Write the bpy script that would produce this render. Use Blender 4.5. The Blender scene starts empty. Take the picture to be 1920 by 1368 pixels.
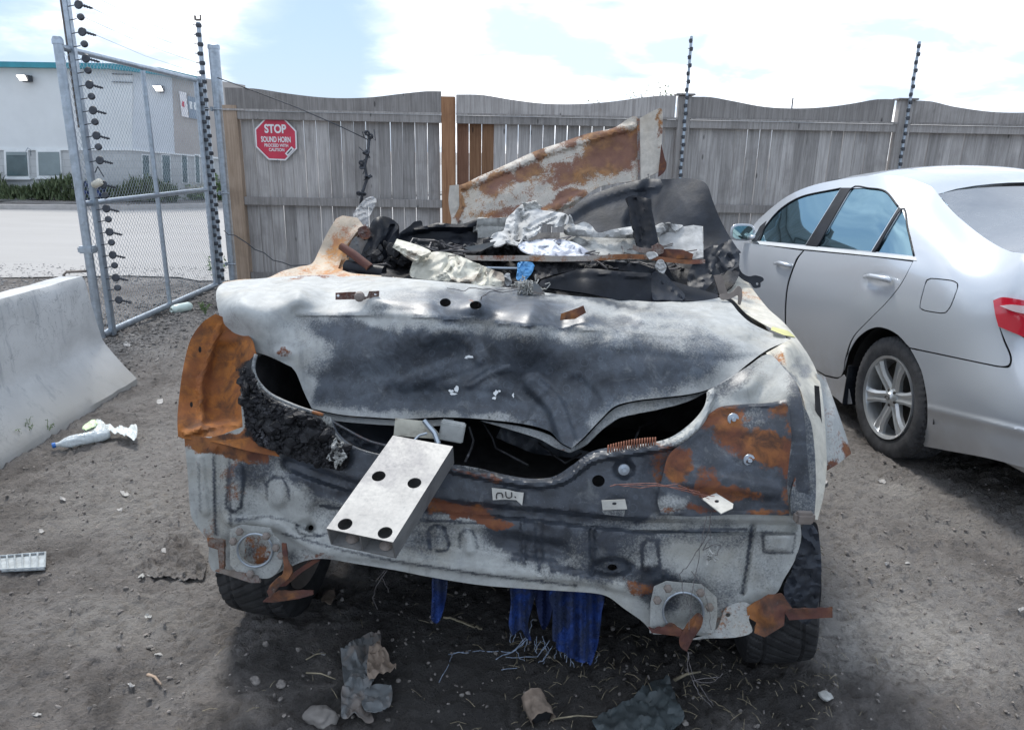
import bpy, bmesh, math, random
import numpy as np
from mathutils import Vector, Matrix, noise as mnoise
from mathutils.geometry import delaunay_2d_cdt
random.seed(7); rng = np.random.default_rng(11)
scene = bpy.context.scene
COL = scene.collection
R = math.radians

# ------------------------------------------------------------------ camera
CAM_H, FPX, CX, CY, PITCH, ROLL = 1.65, 1360.0, 960.0, 684.0, R(16.35), 0.019
fw = np.array([0, math.cos(PITCH), -math.sin(PITCH)])
u0 = np.array([0, math.sin(PITCH), math.cos(PITCH)])
x0 = np.array([1.0, 0, 0])
cr = math.cos(ROLL)*x0 + math.sin(ROLL)*u0
cu = -math.sin(ROLL)*x0 + math.cos(ROLL)*u0
CAMP = np.array([0, 0, CAM_H])
cam_data = bpy.data.cameras.new('camera'); cam = bpy.data.objects.new('camera', cam_data); COL.objects.link(cam)
cam_data.sensor_width = 36; cam_data.lens = 36*FPX/1920; cam_data.clip_start = .05; cam_data.clip_end = 800
m = Matrix.Identity(4)
for i in range(3):
    m[i][0] = cr[i]; m[i][1] = cu[i]; m[i][2] = -fw[i]; m[i][3] = CAMP[i]
cam.matrix_world = m
scene.camera = cam

# ------------------------------------------------------------------ light and exposure
SUN_EL, SUN_AZ = R(52), R(-22)           # azimuth measured from +Y towards +X
sun_dir = Vector((math.sin(SUN_AZ)*math.cos(SUN_EL), math.cos(SUN_AZ)*math.cos(SUN_EL), math.sin(SUN_EL)))
sl = bpy.data.lights.new('sun', 'SUN'); sl.energy = 1.5; sl.angle = R(13); sl.color = (1, .965, .91)
so = bpy.data.objects.new('sun', sl); COL.objects.link(so); so.rotation_euler = sun_dir.to_track_quat('Z', 'Y').to_euler()
scene.view_settings.view_transform = 'Standard'; scene.view_settings.look = 'None'
scene.view_settings.gamma = 1; scene.view_settings.use_curve_mapping = False
scene.view_settings.exposure = 1.32
scene.cycles.max_bounces = 6; scene.cycles.diffuse_bounces = 3; scene.cycles.glossy_bounces = 4
scene.cycles.transparent_max_bounces = 16

class NT:
    """small node-tree builder"""
    def __init__(s, tree): s.t = tree; s.n = tree.nodes; s.l = tree.links
    def node(s, typ, **kw):
        n = s.n.new(typ)
        for k, v in kw.items(): setattr(n, k, v)
        return n
    def set(s, sock, v):
        if hasattr(v, 'is_linked') or isinstance(v, bpy.types.NodeSocket): s.l.new(v, sock)
        elif v is not None:
            try: sock.default_value = v
            except Exception: sock.default_value = (*v, 1) if len(v) == 3 else v
    def math(s, op, a, b=None, c=None, clamp=False):
        n = s.node('ShaderNodeMath', operation=op, use_clamp=clamp)
        for i, v in enumerate((a, b, c)):
            if v is not None: s.set(n.inputs[i], v)
        return n.outputs[0]
    def vmath(s, op, a, b=None):
        n = s.node('ShaderNodeVectorMath', operation=op)
        s.set(n.inputs[0], a)
        if b is not None: s.set(n.inputs[1], b)
        return n.outputs['Value'] if op in ('DOT_PRODUCT', 'LENGTH') else n.outputs[0]
    def noise(s, vec, scale, detail=4, rough=.55, dist=0, out='Fac'):
        n = s.node('ShaderNodeTexNoise'); s.set(n.inputs['Vector'], vec)
        n.inputs['Scale'].default_value = scale; n.inputs['Detail'].default_value = detail
        n.inputs['Roughness'].default_value = rough; n.inputs['Distortion'].default_value = dist
        return n.outputs[out]
    def voro(s, vec, scale, feature='F1', out='Distance', rnd=1):
        n = s.node('ShaderNodeTexVoronoi', feature=feature); s.set(n.inputs['Vector'], vec)
        n.inputs['Scale'].default_value = scale; n.inputs['Randomness'].default_value = rnd
        return n.outputs[out]
    def ramp(s, fac, stops, interp='LINEAR'):
        n = s.node('ShaderNodeValToRGB'); s.set(n.inputs[0], fac); r = n.color_ramp; r.interpolation = interp
        while len(r.elements) < len(stops): r.elements.new(.5)
        for e, (p, c) in zip(r.elements, stops):
            e.position = p; e.color = (c, c, c, 1) if isinstance(c, (int, float)) else (*c, 1)
        return n.outputs[0]
    def step(s, x, lo, hi, a=0.0, b=1.0):
        n = s.node('ShaderNodeMapRange', interpolation_type='SMOOTHSTEP'); s.set(n.inputs[0], x)
        for i, v in zip((1, 2, 3, 4), (lo, hi, a, b)): n.inputs[i].default_value = v
        return n.outputs[0]
    def mix(s, fac, a, b, mode='MIX'):
        n = s.node('ShaderNodeMix', data_type='RGBA', blend_type=mode)
        s.set(n.inputs[0], fac); s.set(n.inputs[6], a); s.set(n.inputs[7], b)
        return n.outputs[2]
    def bump(s, h, strength=.3, dist=.01, normal=None):
        n = s.node('ShaderNodeBump'); s.set(n.inputs['Height'], h)
        n.inputs['Strength'].default_value = strength; n.inputs['Distance'].default_value = dist
        if normal is not None: s.l.new(normal, n.inputs['Normal'])
        return n.outputs[0]
    def mapping(s, vec, scale=(1, 1, 1), rot=(0, 0, 0), loc=(0, 0, 0)):
        n = s.node('ShaderNodeMapping'); s.set(n.inputs['Vector'], vec)
        n.inputs['Scale'].default_value = scale; n.inputs['Rotation'].default_value = rot; n.inputs['Location'].default_value = loc
        return n.outputs[0]
    def coord(s, out='Object'):
        return s.node('ShaderNodeTexCoord').outputs[out]
    def attr(s, name, out='Color'):
        return s.node('ShaderNodeAttribute', attribute_name=name).outputs[out]
    def sep(s, c):
        n = s.node('ShaderNodeSeparateXYZ'); s.set(n.inputs[0], c); return n.outputs

def rgb(c): return (*c, 1)

def new_mat(name):
    mt = bpy.data.materials.new(name); mt.use_nodes = True
    t = NT(mt.node_tree); b = mt.node_tree.nodes['Principled BSDF']
    return mt, t, b

# ------------------------------------------------------------------ sky (physical sky with broken cloud)
w = bpy.data.worlds.new('World'); scene.world = w; w.use_nodes = True
W = NT(w.node_tree); bg = w.node_tree.nodes['Background']
sky = W.node('ShaderNodeTexSky', sky_type='NISHITA'); sky.sun_disc = False
sky.sun_elevation = SUN_EL; sky.sun_rotation = SUN_AZ; sky.dust_density = 1.2; sky.air_density = 1.0; sky.ozone_density = 1.5
D = W.vmath('NORMALIZE', W.coord('Generated'))
dx, dy, dz = W.sep(D)
# flat cloud layer seen in perspective
den = W.math('ADD', W.math('ABSOLUTE', dz), .22)
cmb = W.node('ShaderNodeCombineXYZ'); W.set(cmb.inputs[0], W.math('DIVIDE', dx, den)); W.set(cmb.inputs[1], W.math('DIVIDE', dy, den)); cmb.inputs[2].default_value = 3.1
P = cmb.outputs[0]
n1 = W.noise(P, 1.15, 7, .56, .25)
n2 = W.noise(P, 3.4, 5, .6, .2)
cov = W.math('ADD', W.math('MULTIPLY', n1, .8), W.math('MULTIPLY', n2, .2))
def lobe(px, py, rad, wgt):
    """broad soft bias of the cloud cover around one direction"""
    a = (px-CX)/FPX; b = -(py-CY)/FPX
    d = fw + a*cr + b*cu; d = d/np.linalg.norm(d)
    dt = W.vmath('DOT_PRODUCT', D, tuple(float(v) for v in d))
    c = math.cos(rad)
    return W.step(dt, c, 1.0, 0.0, wgt)
for args in ((630, 130, .20, -.20), (520, 150, .12, -.10), (340, 20, .16, .25), (30, 60, .13, -.12), (880, 40, .20, .28), (1250, 60, .15, .14), (1330, 110, .06, -.04), (1500, 40, .2, .16), (1800, 60, .2, .1),
             (1600, 110, .30, .26), (1000, 175, .12, .05), (1100, 20, .05, -.1), (640, 20, .06, -.08)):
    cov = W.math('ADD', cov, lobe(*args))
cl = W.step(cov, .37, .66)
shade = W.noise(P, 1.9, 5, .55, .3)
ccol = W.mix(W.step(shade, .40, .62), (3.9, 4.6, 5.6, 1), (8.8, 9.0, 9.4, 1))
# blue sky kept pale by thin high haze
blue = W.mix(.8, sky.outputs[0], (2.0, 2.85, 4.2, 1))
skyc = W.mix(cl, blue, ccol)
W.set(bg.inputs['Color'], skyc); bg.inputs['Strength'].default_value = .088

# ------------------------------------------------------------------ photograph geometry helpers
def rayv(p):
    p = np.atleast_2d(np.asarray(p, float))
    a = (p[:, 0]-CX)/FPX; b = -(p[:, 1]-CY)/FPX
    return fw[None] + a[:, None]*cr[None] + b[:, None]*cu[None]
def at_z(x, y, z=0.0):
    d = rayv((x, y))[0]; return CAMP + d*((z-CAM_H)/d[2])
def at_y(x, y, Y):
    d = rayv((x, y))[0]; return CAMP + d*(Y/d[1])
class Plane:
    """world plane n.P = c ; shifting by o moves it along n (unit)"""
    def __init__(s, p, n): s.n = np.array(n, float); s.n /= np.linalg.norm(s.n); s.c = float(s.n @ np.array(p, float))
    def hit(s, pts, off=0.0):
        d = rayv(pts); t = (s.c + off - s.n @ CAMP)/(d @ s.n)
        return CAMP[None] + d*t[:, None]
    def pt(s, x, y, off=0.0): return s.hit([(x, y)], off)[0]

def tps(ctrl):
    """thin-plate spline through (x, y, v)"""
    c = np.array(ctrl, float); n = len(c)
    if n == 0: return lambda q: np.zeros(len(q))
    if n < 3: return lambda q: np.full(len(q), c[:, 2].mean())
    S = 100.0; X = c[:, :2]/S
    def U(r2): return np.where(r2 > 1e-12, r2*np.log(np.maximum(r2, 1e-12)), 0)
    K = U(((X[:, None]-X[None])**2).sum(-1)) + np.eye(n)*1e-3
    Pm = np.c_[np.ones(n), X]
    A = np.zeros((n+3, n+3)); A[:n, :n] = K; A[:n, n:] = Pm; A[n:, :n] = Pm.T
    b = np.r_[c[:, 2], 0, 0, 0]
    s = np.linalg.lstsq(A, b, rcond=None)[0]
    def f(q):
        q = np.asarray(q, float)/S
        return U(((q[:, None]-X[None])**2).sum(-1)) @ s[:n] + np.c_[np.ones(len(q)), q] @ s[n:]
    return f

def smooth_loop(pts, step=6.0, closed=True):
    """Catmull-Rom through the points; a point given twice in a row is a sharp corner"""
    pts = [tuple(map(float, p)) for p in pts]
    out = []; n = len(pts)
    segs = n if closed else n-1
    for i in range(segs):
        p1 = pts[i]; p2 = pts[(i+1) % n]
        L = math.dist(p1, p2)
        if L < 1e-6: continue
        p0 = pts[i-1] if (closed or i > 0) else p1
        p3 = pts[(i+2) % n] if (closed or i+2 < n) else p2
        if math.dist(p0, p1) < 1e-6: p0 = (2*p1[0]-p2[0], 2*p1[1]-p2[1])
        if math.dist(p3, p2) < 1e-6: p3 = (2*p2[0]-p1[0], 2*p2[1]-p1[1])
        k = max(1, int(round(L/step)))
        # limit tangents by chord length
        t1 = ((p2[0]-p0[0])/2, (p2[1]-p0[1])/2); t2 = ((p3[0]-p1[0])/2, (p3[1]-p1[1])/2)
        for t_ in (0, 1):
            t = t1 if t_ == 0 else t2; l = math.hypot(*t)
            if l > L:
                t = (t[0]*L/l, t[1]*L/l)
            if t_ == 0: t1 = t
            else: t2 = t
        for j in range(k):
            s = j/k; s2 = s*s; s3 = s2*s
            h = (2*s3-3*s2+1, s3-2*s2+s, -2*s3+3*s2, s3-s2)
            out.append((h[0]*p1[0]+h[1]*t1[0]+h[2]*p2[0]+h[3]*t2[0], h[0]*p1[1]+h[1]*t1[1]+h[2]*p2[1]+h[3]*t2[1]))
    if not closed: out.append(pts[-1])
    return out
def sharp(*pts): return [q for p in pts for q in (p, p)]

def in_poly(q, poly):
    q = np.asarray(q, float); x, y = q[:, 0], q[:, 1]; ins = np.zeros(len(q), bool)
    P_ = np.asarray(poly, float); j = len(P_)-1
    for i in range(len(P_)):
        xi, yi = P_[i]; xj, yj = P_[j]
        c = ((yi > y) != (yj > y)) & (x < (xj-xi)*(y-yi)/((yj-yi) if yj != yi else 1e-12)+xi)
        ins ^= c; j = i
    return ins
def dist_line(q, line):
    """distance from points q to an open polyline"""
    q = np.asarray(q, float); d = np.full(len(q), 1e9)
    for a, b in zip(line[:-1], line[1:]):
        a = np.array(a, float); b = np.array(b, float); ab = b-a
        t = np.clip(((q-a) @ ab)/max(ab @ ab, 1e-9), 0, 1)
        d = np.minimum(d, np.linalg.norm(q-a-t[:, None]*ab, axis=1))
    return d
def sst(x, a, b):
    t = np.clip((x-a)/(b-a), 0, 1); return t*t*(3-2*t)

def circle(cx, cy, r, ry=None, n=18, rot=0):
    ry = ry or r; c, s = math.cos(rot), math.sin(rot)
    return [(cx+r*math.cos(a)*c-ry*math.sin(a)*s, cy+r*math.cos(a)*s+ry*math.sin(a)*c) for a in [2*math.pi*i/n for i in range(n)]]

def mesh2d(outline, holes=(), spacing=8.0):
    """triangulate a 2-D outline with holes and evenly scattered inner points"""
    loops = [list(outline)] + [list(h) for h in holes]
    verts, edges = [], []
    for lp in loops:
        b = len(verts); verts += lp; edges += [(b+i, b+(i+1) % len(lp)) for i in range(len(lp))]
    o = np.array(outline); lo, hi = o.min(0), o.max(0)
    xs = np.arange(lo[0], hi[0], spacing); ys = np.arange(lo[1], hi[1], spacing*.87)
    g = np.array([(x+(spacing/2 if j % 2 else 0), y) for j, y in enumerate(ys) for x in xs]) if len(xs)*len(ys) else np.zeros((0, 2))
    if len(g):
        g = g + rng.uniform(-.12, .12, g.shape)*spacing
        k = in_poly(g, outline)
        for h in holes: k &= ~in_poly(g, h)
        g = g[k]
        for lp in loops:
            if len(g): g = g[dist_line(g, list(lp)+[lp[0]]) > spacing*.45]
        verts += [tuple(p) for p in g]
    r_ = delaunay_2d_cdt([Vector(v) for v in verts], edges, [], 0, 1e-4)
    V = np.array([tuple(v) for v in r_[0]]); T = np.array([f for f in r_[2] if len(f) == 3])
    c = V[T].mean(1); k = in_poly(c, outline)
    for h in holes: k &= ~in_poly(c, h)
    return V, T[k]

def link(name, me, mat=None, parent=None):
    o = bpy.data.objects.new(name, me); COL.objects.link(o)
    if mat is not None:
        for mm in (mat if isinstance(mat, (list, tuple)) else [mat]): me.materials.append(mm)
    if parent is not None: o.parent = parent
    return o
def root_loc(o):
    v = Vector((0, 0, 0))
    while o is not None: v += o.location; o = o.parent
    return np.array(v)
def empty(name, loc, label=None, cat=None, group=None, rz=0):
    o = bpy.data.objects.new(name, None); COL.objects.link(o); o.location = tuple(float(v) for v in loc); o.rotation_euler.z = rz
    o.empty_display_size = .1
    tag(o, label, cat, group); return o
def tag(o, label=None, cat=None, group=None, kind=None):
    if label: o['label'] = label
    if cat: o['category'] = cat
    if group: o['group'] = group
    if kind: o['kind'] = kind
    return o

def make(name, V, F, mat=None, parent=None, smooth=False, angle=None, local=False, loc=None, **tags):
    """mesh object from world-space arrays, stored relative to its parent (or to loc)"""
    V = np.asarray(V, float)
    base = root_loc(parent) if parent is not None else (np.array(loc, float) if loc is not None else np.zeros(3))
    if local: base = np.zeros(3)
    me = bpy.data.meshes.new(name); me.from_pydata((V-base).tolist(), [], [tuple(int(i) for i in f) for f in F]); me.update()
    if smooth:
        me.shade_smooth()
        if angle: me.set_sharp_from_angle(angle=R(angle))
    o = link(name, me, mat, parent)
    if parent is None and loc is not None: o.location = tuple(float(v) for v in loc)
    if tags: tag(o, **tags)
    return o

def solid(V3, T, thick, direction=None):
    """give a sheet thickness: returns verts, faces; back side offset along minus the normals"""
    V3 = np.asarray(V3); T = np.asarray(T)
    fn = np.cross(V3[T[:, 1]]-V3[T[:, 0]], V3[T[:, 2]]-V3[T[:, 0]])
    vn = np.zeros_like(V3)
    for k in range(3): np.add.at(vn, T[:, k], fn)
    vn /= np.maximum(np.linalg.norm(vn, axis=1), 1e-12)[:, None]
    # front faces the camera
    view = V3.mean(0)-CAMP
    if (fn.sum(0) @ view) > 0:
        T = T[:, ::-1]; vn = -vn
    off = -vn*thick
    n = len(V3)
    e = {}
    for t in T:
        for a, b in ((t[0], t[1]), (t[1], t[2]), (t[2], t[0])):
            e[(int(a), int(b))] = e.get((int(a), int(b)), 0)+1
    rim = [(a, b) for (a, b) in e if (b, a) not in e]
    F = [tuple(t) for t in T] + [tuple(t[::-1]+n) for t in T]
    F += [(b, a, a+n, b+n) for a, b in rim]
    return np.r_[V3, V3+off], F

def paint(o, q, layers):
    """store hand-placed stain masks (soot, rust, char) as an attribute; q = per-vertex photo positions"""
    n = len(o.data.vertices); q = np.asarray(q, float)
    wx = np.array([mnoise.noise(Vector((x*.022, y*.022, 1)))*20+mnoise.noise(Vector((x*.07, y*.07, 5)))*9 for x, y in q]); wy = np.array([mnoise.noise(Vector((x*.022, y*.022, 31)))*15+mnoise.noise(Vector((x*.07, y*.07, 45)))*7 for x, y in q])
    q0 = q; q = q+np.stack([wx, wy], 1)
    a = np.zeros((n, 4)); a[:, 3] = 1
    for ch, blobs in layers.items():
        k = 'rsc'.index(ch)
        v = np.zeros(len(q))
        for b in blobs:
            if b[0] == 'base': v += b[1]; continue
            if b[0] == 'poly': v += sst(-signed(q, b[1]), -b[3], b[3])*b[2]; continue
            if b[0] == 'line': v += b[2]*(1-sst(dist_line(q if b[3] > 7 else q0, b[1]), b[3]*.3, b[3])); continue
            cx, cy, rx, ry, rot, wgt = b
            c, s = math.cos(R(rot)), math.sin(R(rot)); dx_, dy_ = q[:, 0]-cx, q[:, 1]-cy
            d = np.sqrt(((dx_*c+dy_*s)/rx)**2 + ((-dx_*s+dy_*c)/ry)**2)
            v += wgt*(1-sst(d, .45, 1.25))
        v = np.clip(v, 0, 1)
        a[:, k] = v if len(v) == n else np.r_[v, v][:n]
    at = o.data.attributes.new('stain', 'FLOAT_COLOR', 'POINT')
    at.data.foreach_set('color', a.ravel())
def signed(q, poly):
    d = dist_line(q, list(poly)+[poly[0]]); return np.where(in_poly(q, poly), -d, d)

def sheet(name, outline, plane, ctrl=(), holes=(), spacing=8.0, thick=.0015, mat=None, parent=None, feats=None, stains=None,
          raw=False, wob=0.0, wscale=3.0, seed=0.0, smooth=True, angle=38, loc=None, loopstep=None, **tags):
    """sheet metal / cloth: outline traced on the photograph, laid at its real distance.
    ctrl = (px, py, offset behind the plane in metres); feats = functions q -> extra offset towards the viewer"""
    ol = list(outline) if raw else smooth_loop(outline, loopstep or max(4.0, spacing*.7))
    V, T = mesh2d(ol, holes, spacing)
    off = tps(ctrl)(V) if len(ctrl) else np.zeros(len(V))
    if feats:
        for f in feats: off = off - f(V)
    P0 = plane.hit(V, 0.0)
    d = rayv(V); dn = d @ plane.n
    t = (plane.c - plane.n @ CAMP)/dn + off   # off: metres of view depth
    P3 = CAMP[None] + d*t[:, None]
    if wob:
        nz = np.array([mnoise.noise(Vector((x*wscale+seed, y*wscale, z*wscale+seed*.7))) + .5*mnoise.noise(Vector((x*wscale*2.7+seed, y*wscale*2.7, z*wscale*2.7))) for x, y, z in P3])
        P3 = P3 + (d/np.linalg.norm(d, axis=1)[:, None])*(nz*wob)[:, None]
    W_, F_ = solid(P3, T, thick)
    o = make(name, W_, F_, mat, parent, smooth=smooth, angle=angle, loc=loc)
    if stains is not None: paint(o, V, stains)
    if tags: tag(o, **tags)
    return o

# relief features, all in photo pixels, heights in metres
def f_ell(cx, cy, rx, ry, h, rot=0, soft=.5):
    c, s = math.cos(R(rot)), math.sin(R(rot))
    def f(q):
        dx_, dy_ = q[:, 0]-cx, q[:, 1]-cy
        d = np.sqrt(((dx_*c+dy_*s)/rx)**2 + ((-dx_*s+dy_*c)/ry)**2)
        return h*(1-sst(d, 1-soft, 1+soft*.2))
    return f
def f_line(line, wdt, h):
    line = smooth_loop(line, 8, closed=False)
    return lambda q: h*(1-sst(dist_line(q, line), wdt*.35, wdt))
def f_poly(poly, h, soft=6):
    return lambda q: h*sst(-signed(q, poly), -soft*.2, soft)

def tube_pts(pts, r, n=6, cap=True):
    """verts, faces of a tube along pts (r scalar or list)"""
    P_ = [Vector(p) for p in pts]; V, F = [], []
    rs = r if isinstance(r, (list, tuple)) else [r]*len(P_)
    t = (P_[1]-P_[0]).normalized(); a = t.orthogonal().normalized()
    for i, p in enumerate(P_):
        if i == 0: t = (P_[1]-P_[0])
        elif i == len(P_)-1: t = (P_[-1]-P_[-2])
        else: t = (P_[i+1]-P_[i-1])
        t = t.normalized() if t.length > 1e-9 else Vector((0, 0, 1))
        a = (a - t*a.dot(t)); a = a.normalized() if a.length > 1e-6 else t.orthogonal().normalized(); b = t.cross(a)
        for k in range(n):
            an = 2*math.pi*k/n; V.append(tuple(p + (a*math.cos(an)+b*math.sin(an))*rs[i]))
    for i in range(len(P_)-1):
        for k in range(n):
            F.append((i*n+k, i*n+(k+1) % n, (i+1)*n+(k+1) % n, (i+1)*n+k))
    if cap:
        F.append(tuple(range(n))[::-1]); F.append(tuple((len(P_)-1)*n+k for k in range(n)))
    return V, F
class MB:
    """collects several solids into one mesh"""
    def __init__(s): s.V = []; s.F = []
    def add(s, V, F):
        b = len(s.V); s.V += [tuple(map(float, v)) for v in V]; s.F += [tuple(int(i)+b for i in f) for f in F]; return s
    def tube(s, pts, r, n=6, cap=True): return s.add(*tube_pts(pts, r, n, cap))
    def box(s, c, size, rz=0, mat=None):
        hx, hy, hz = size[0]/2, size[1]/2, size[2]/2
        M = mat if mat is not None else Matrix.Rotation(rz, 3, 'Z')
        V = [tuple(Vector(c)+M @ Vector((x*hx, y*hy, z*hz))) for z in (-1, 1) for y in (-1, 1) for x in (-1, 1)]
        F = [(0, 2, 3, 1), (4, 5, 7, 6), (0, 1, 5, 4), (2, 6, 7, 3), (0, 4, 6, 2), (1, 3, 7, 5)]
        return s.add(V, F)
    def bbox(s, c, size, bev=.005, mat=None):
        """bevelled box"""
        bm = bmesh.new(); bmesh.ops.create_cube(bm, size=1)
        for v in bm.verts: v.co = Vector((v.co.x*size[0], v.co.y*size[1], v.co.z*size[2]))
        bmesh.ops.bevel(bm, geom=bm.edges[:], offset=bev, segments=2, affect='EDGES')
        M = mat if mat is not None else Matrix.Identity(3)
        V = [tuple(Vector(c)+M @ v.co) for v in bm.verts]; F = [tuple(v.index for v in f.verts) for f in bm.faces]
        bm.free(); return s.add(V, F)
    def prism(s, poly, axis_p, ex):
        """poly: list of 3-D points of one face, ex: extrusion vector"""
        n = len(poly); V = [tuple(Vector(p)) for p in poly]+[tuple(Vector(p)+Vector(ex)) for p in poly]
        F = [tuple(range(n))[::-1], tuple(range(n, 2*n))]+[(i, (i+1) % n, n+(i+1) % n, n+i) for i in range(n)]
        return s.add(V, F)
    def build(s, name, mat=None, parent=None, smooth=False, angle=None, loc=None, **tags):
        o = make(name, np.array(s.V), s.F, mat, parent, smooth=smooth, angle=angle, loc=loc)
        # consistent outward normals
        bm = bmesh.new(); bm.from_mesh(o.data); bmesh.ops.recalc_face_normals(bm, faces=bm.faces[:]); bm.to_mesh(o.data); bm.free()
        if smooth and angle: o.data.set_sharp_from_angle(angle=R(angle))
        if tags: tag(o, **tags)
        return o
def lathe(profile, n=32, axis='Z', c=(0, 0, 0), M=None, closed=False):
    """profile (r, h) revolved; returns V, F"""
    V, F = [], []; m_ = len(profile)
    for i in range(n):
        a = 2*math.pi*i/n
        for r_, h in profile:
            v = Vector((r_*math.cos(a), r_*math.sin(a), h))
            if M is not None: v = M @ v
            V.append(tuple(v+Vector(c)))
    for i in range(n):
        for j in range(m_ if closed else m_-1):
            j2 = (j+1) % m_
            F.append((i*m_+j, ((i+1) % n)*m_+j, ((i+1) % n)*m_+j2, i*m_+j2))
    return V, F
def copy_tree(o, parent=None, loc=None):
    c = o.copy(); COL.objects.link(c); c.parent = parent
    if loc is not None: c.location = loc
    for ch in [x for x in bpy.data.objects if x.parent == o]: copy_tree(ch, c)
    return c
def fbm(x, y, z=0.0, oct_=4):
    s_, a_, f_ = 0.0, 1.0, 1.0
    for _ in range(oct_):
        s_ += a_*mnoise.noise(Vector((x*f_, y*f_, z*f_+_*7.3))); a_ *= .5; f_ *= 2.03
    return s_
# ------------------------------------------------------------------ materials
def simple(name, col, rough=.6, metal=0.0, var=.15, scale=6, bump=0.0, bscale=40, spec=None, dirt=None, ior=None):
    mt, t, b = new_mat(name); O = t.coord()
    n = t.noise(O, scale, 5, .6)
    c = t.mix(t.step(n, .3, .7), rgb([v*(1-var) for v in col]), rgb([min(1, v*(1+var)) for v in col]))
    if dirt: c = t.mix(t.step(t.noise(O, scale*.6, 6, .65, .4), dirt[1]-.08, dirt[1]+.08, 0, dirt[2]), c, rgb(dirt[0]))
    t.set(b.inputs['Base Color'], c); b.inputs['Metallic'].default_value = metal
    t.set(b.inputs['Roughness'], t.math('ADD', rough-.06, t.math('MULTIPLY', t.noise(O, scale*3, 3), .12)))
    if bump: t.set(b.inputs['Normal'], t.bump(t.noise(O, bscale, 5, .65), bump, .004))
    if ior: b.inputs['IOR'].default_value = ior
    return mt

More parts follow.
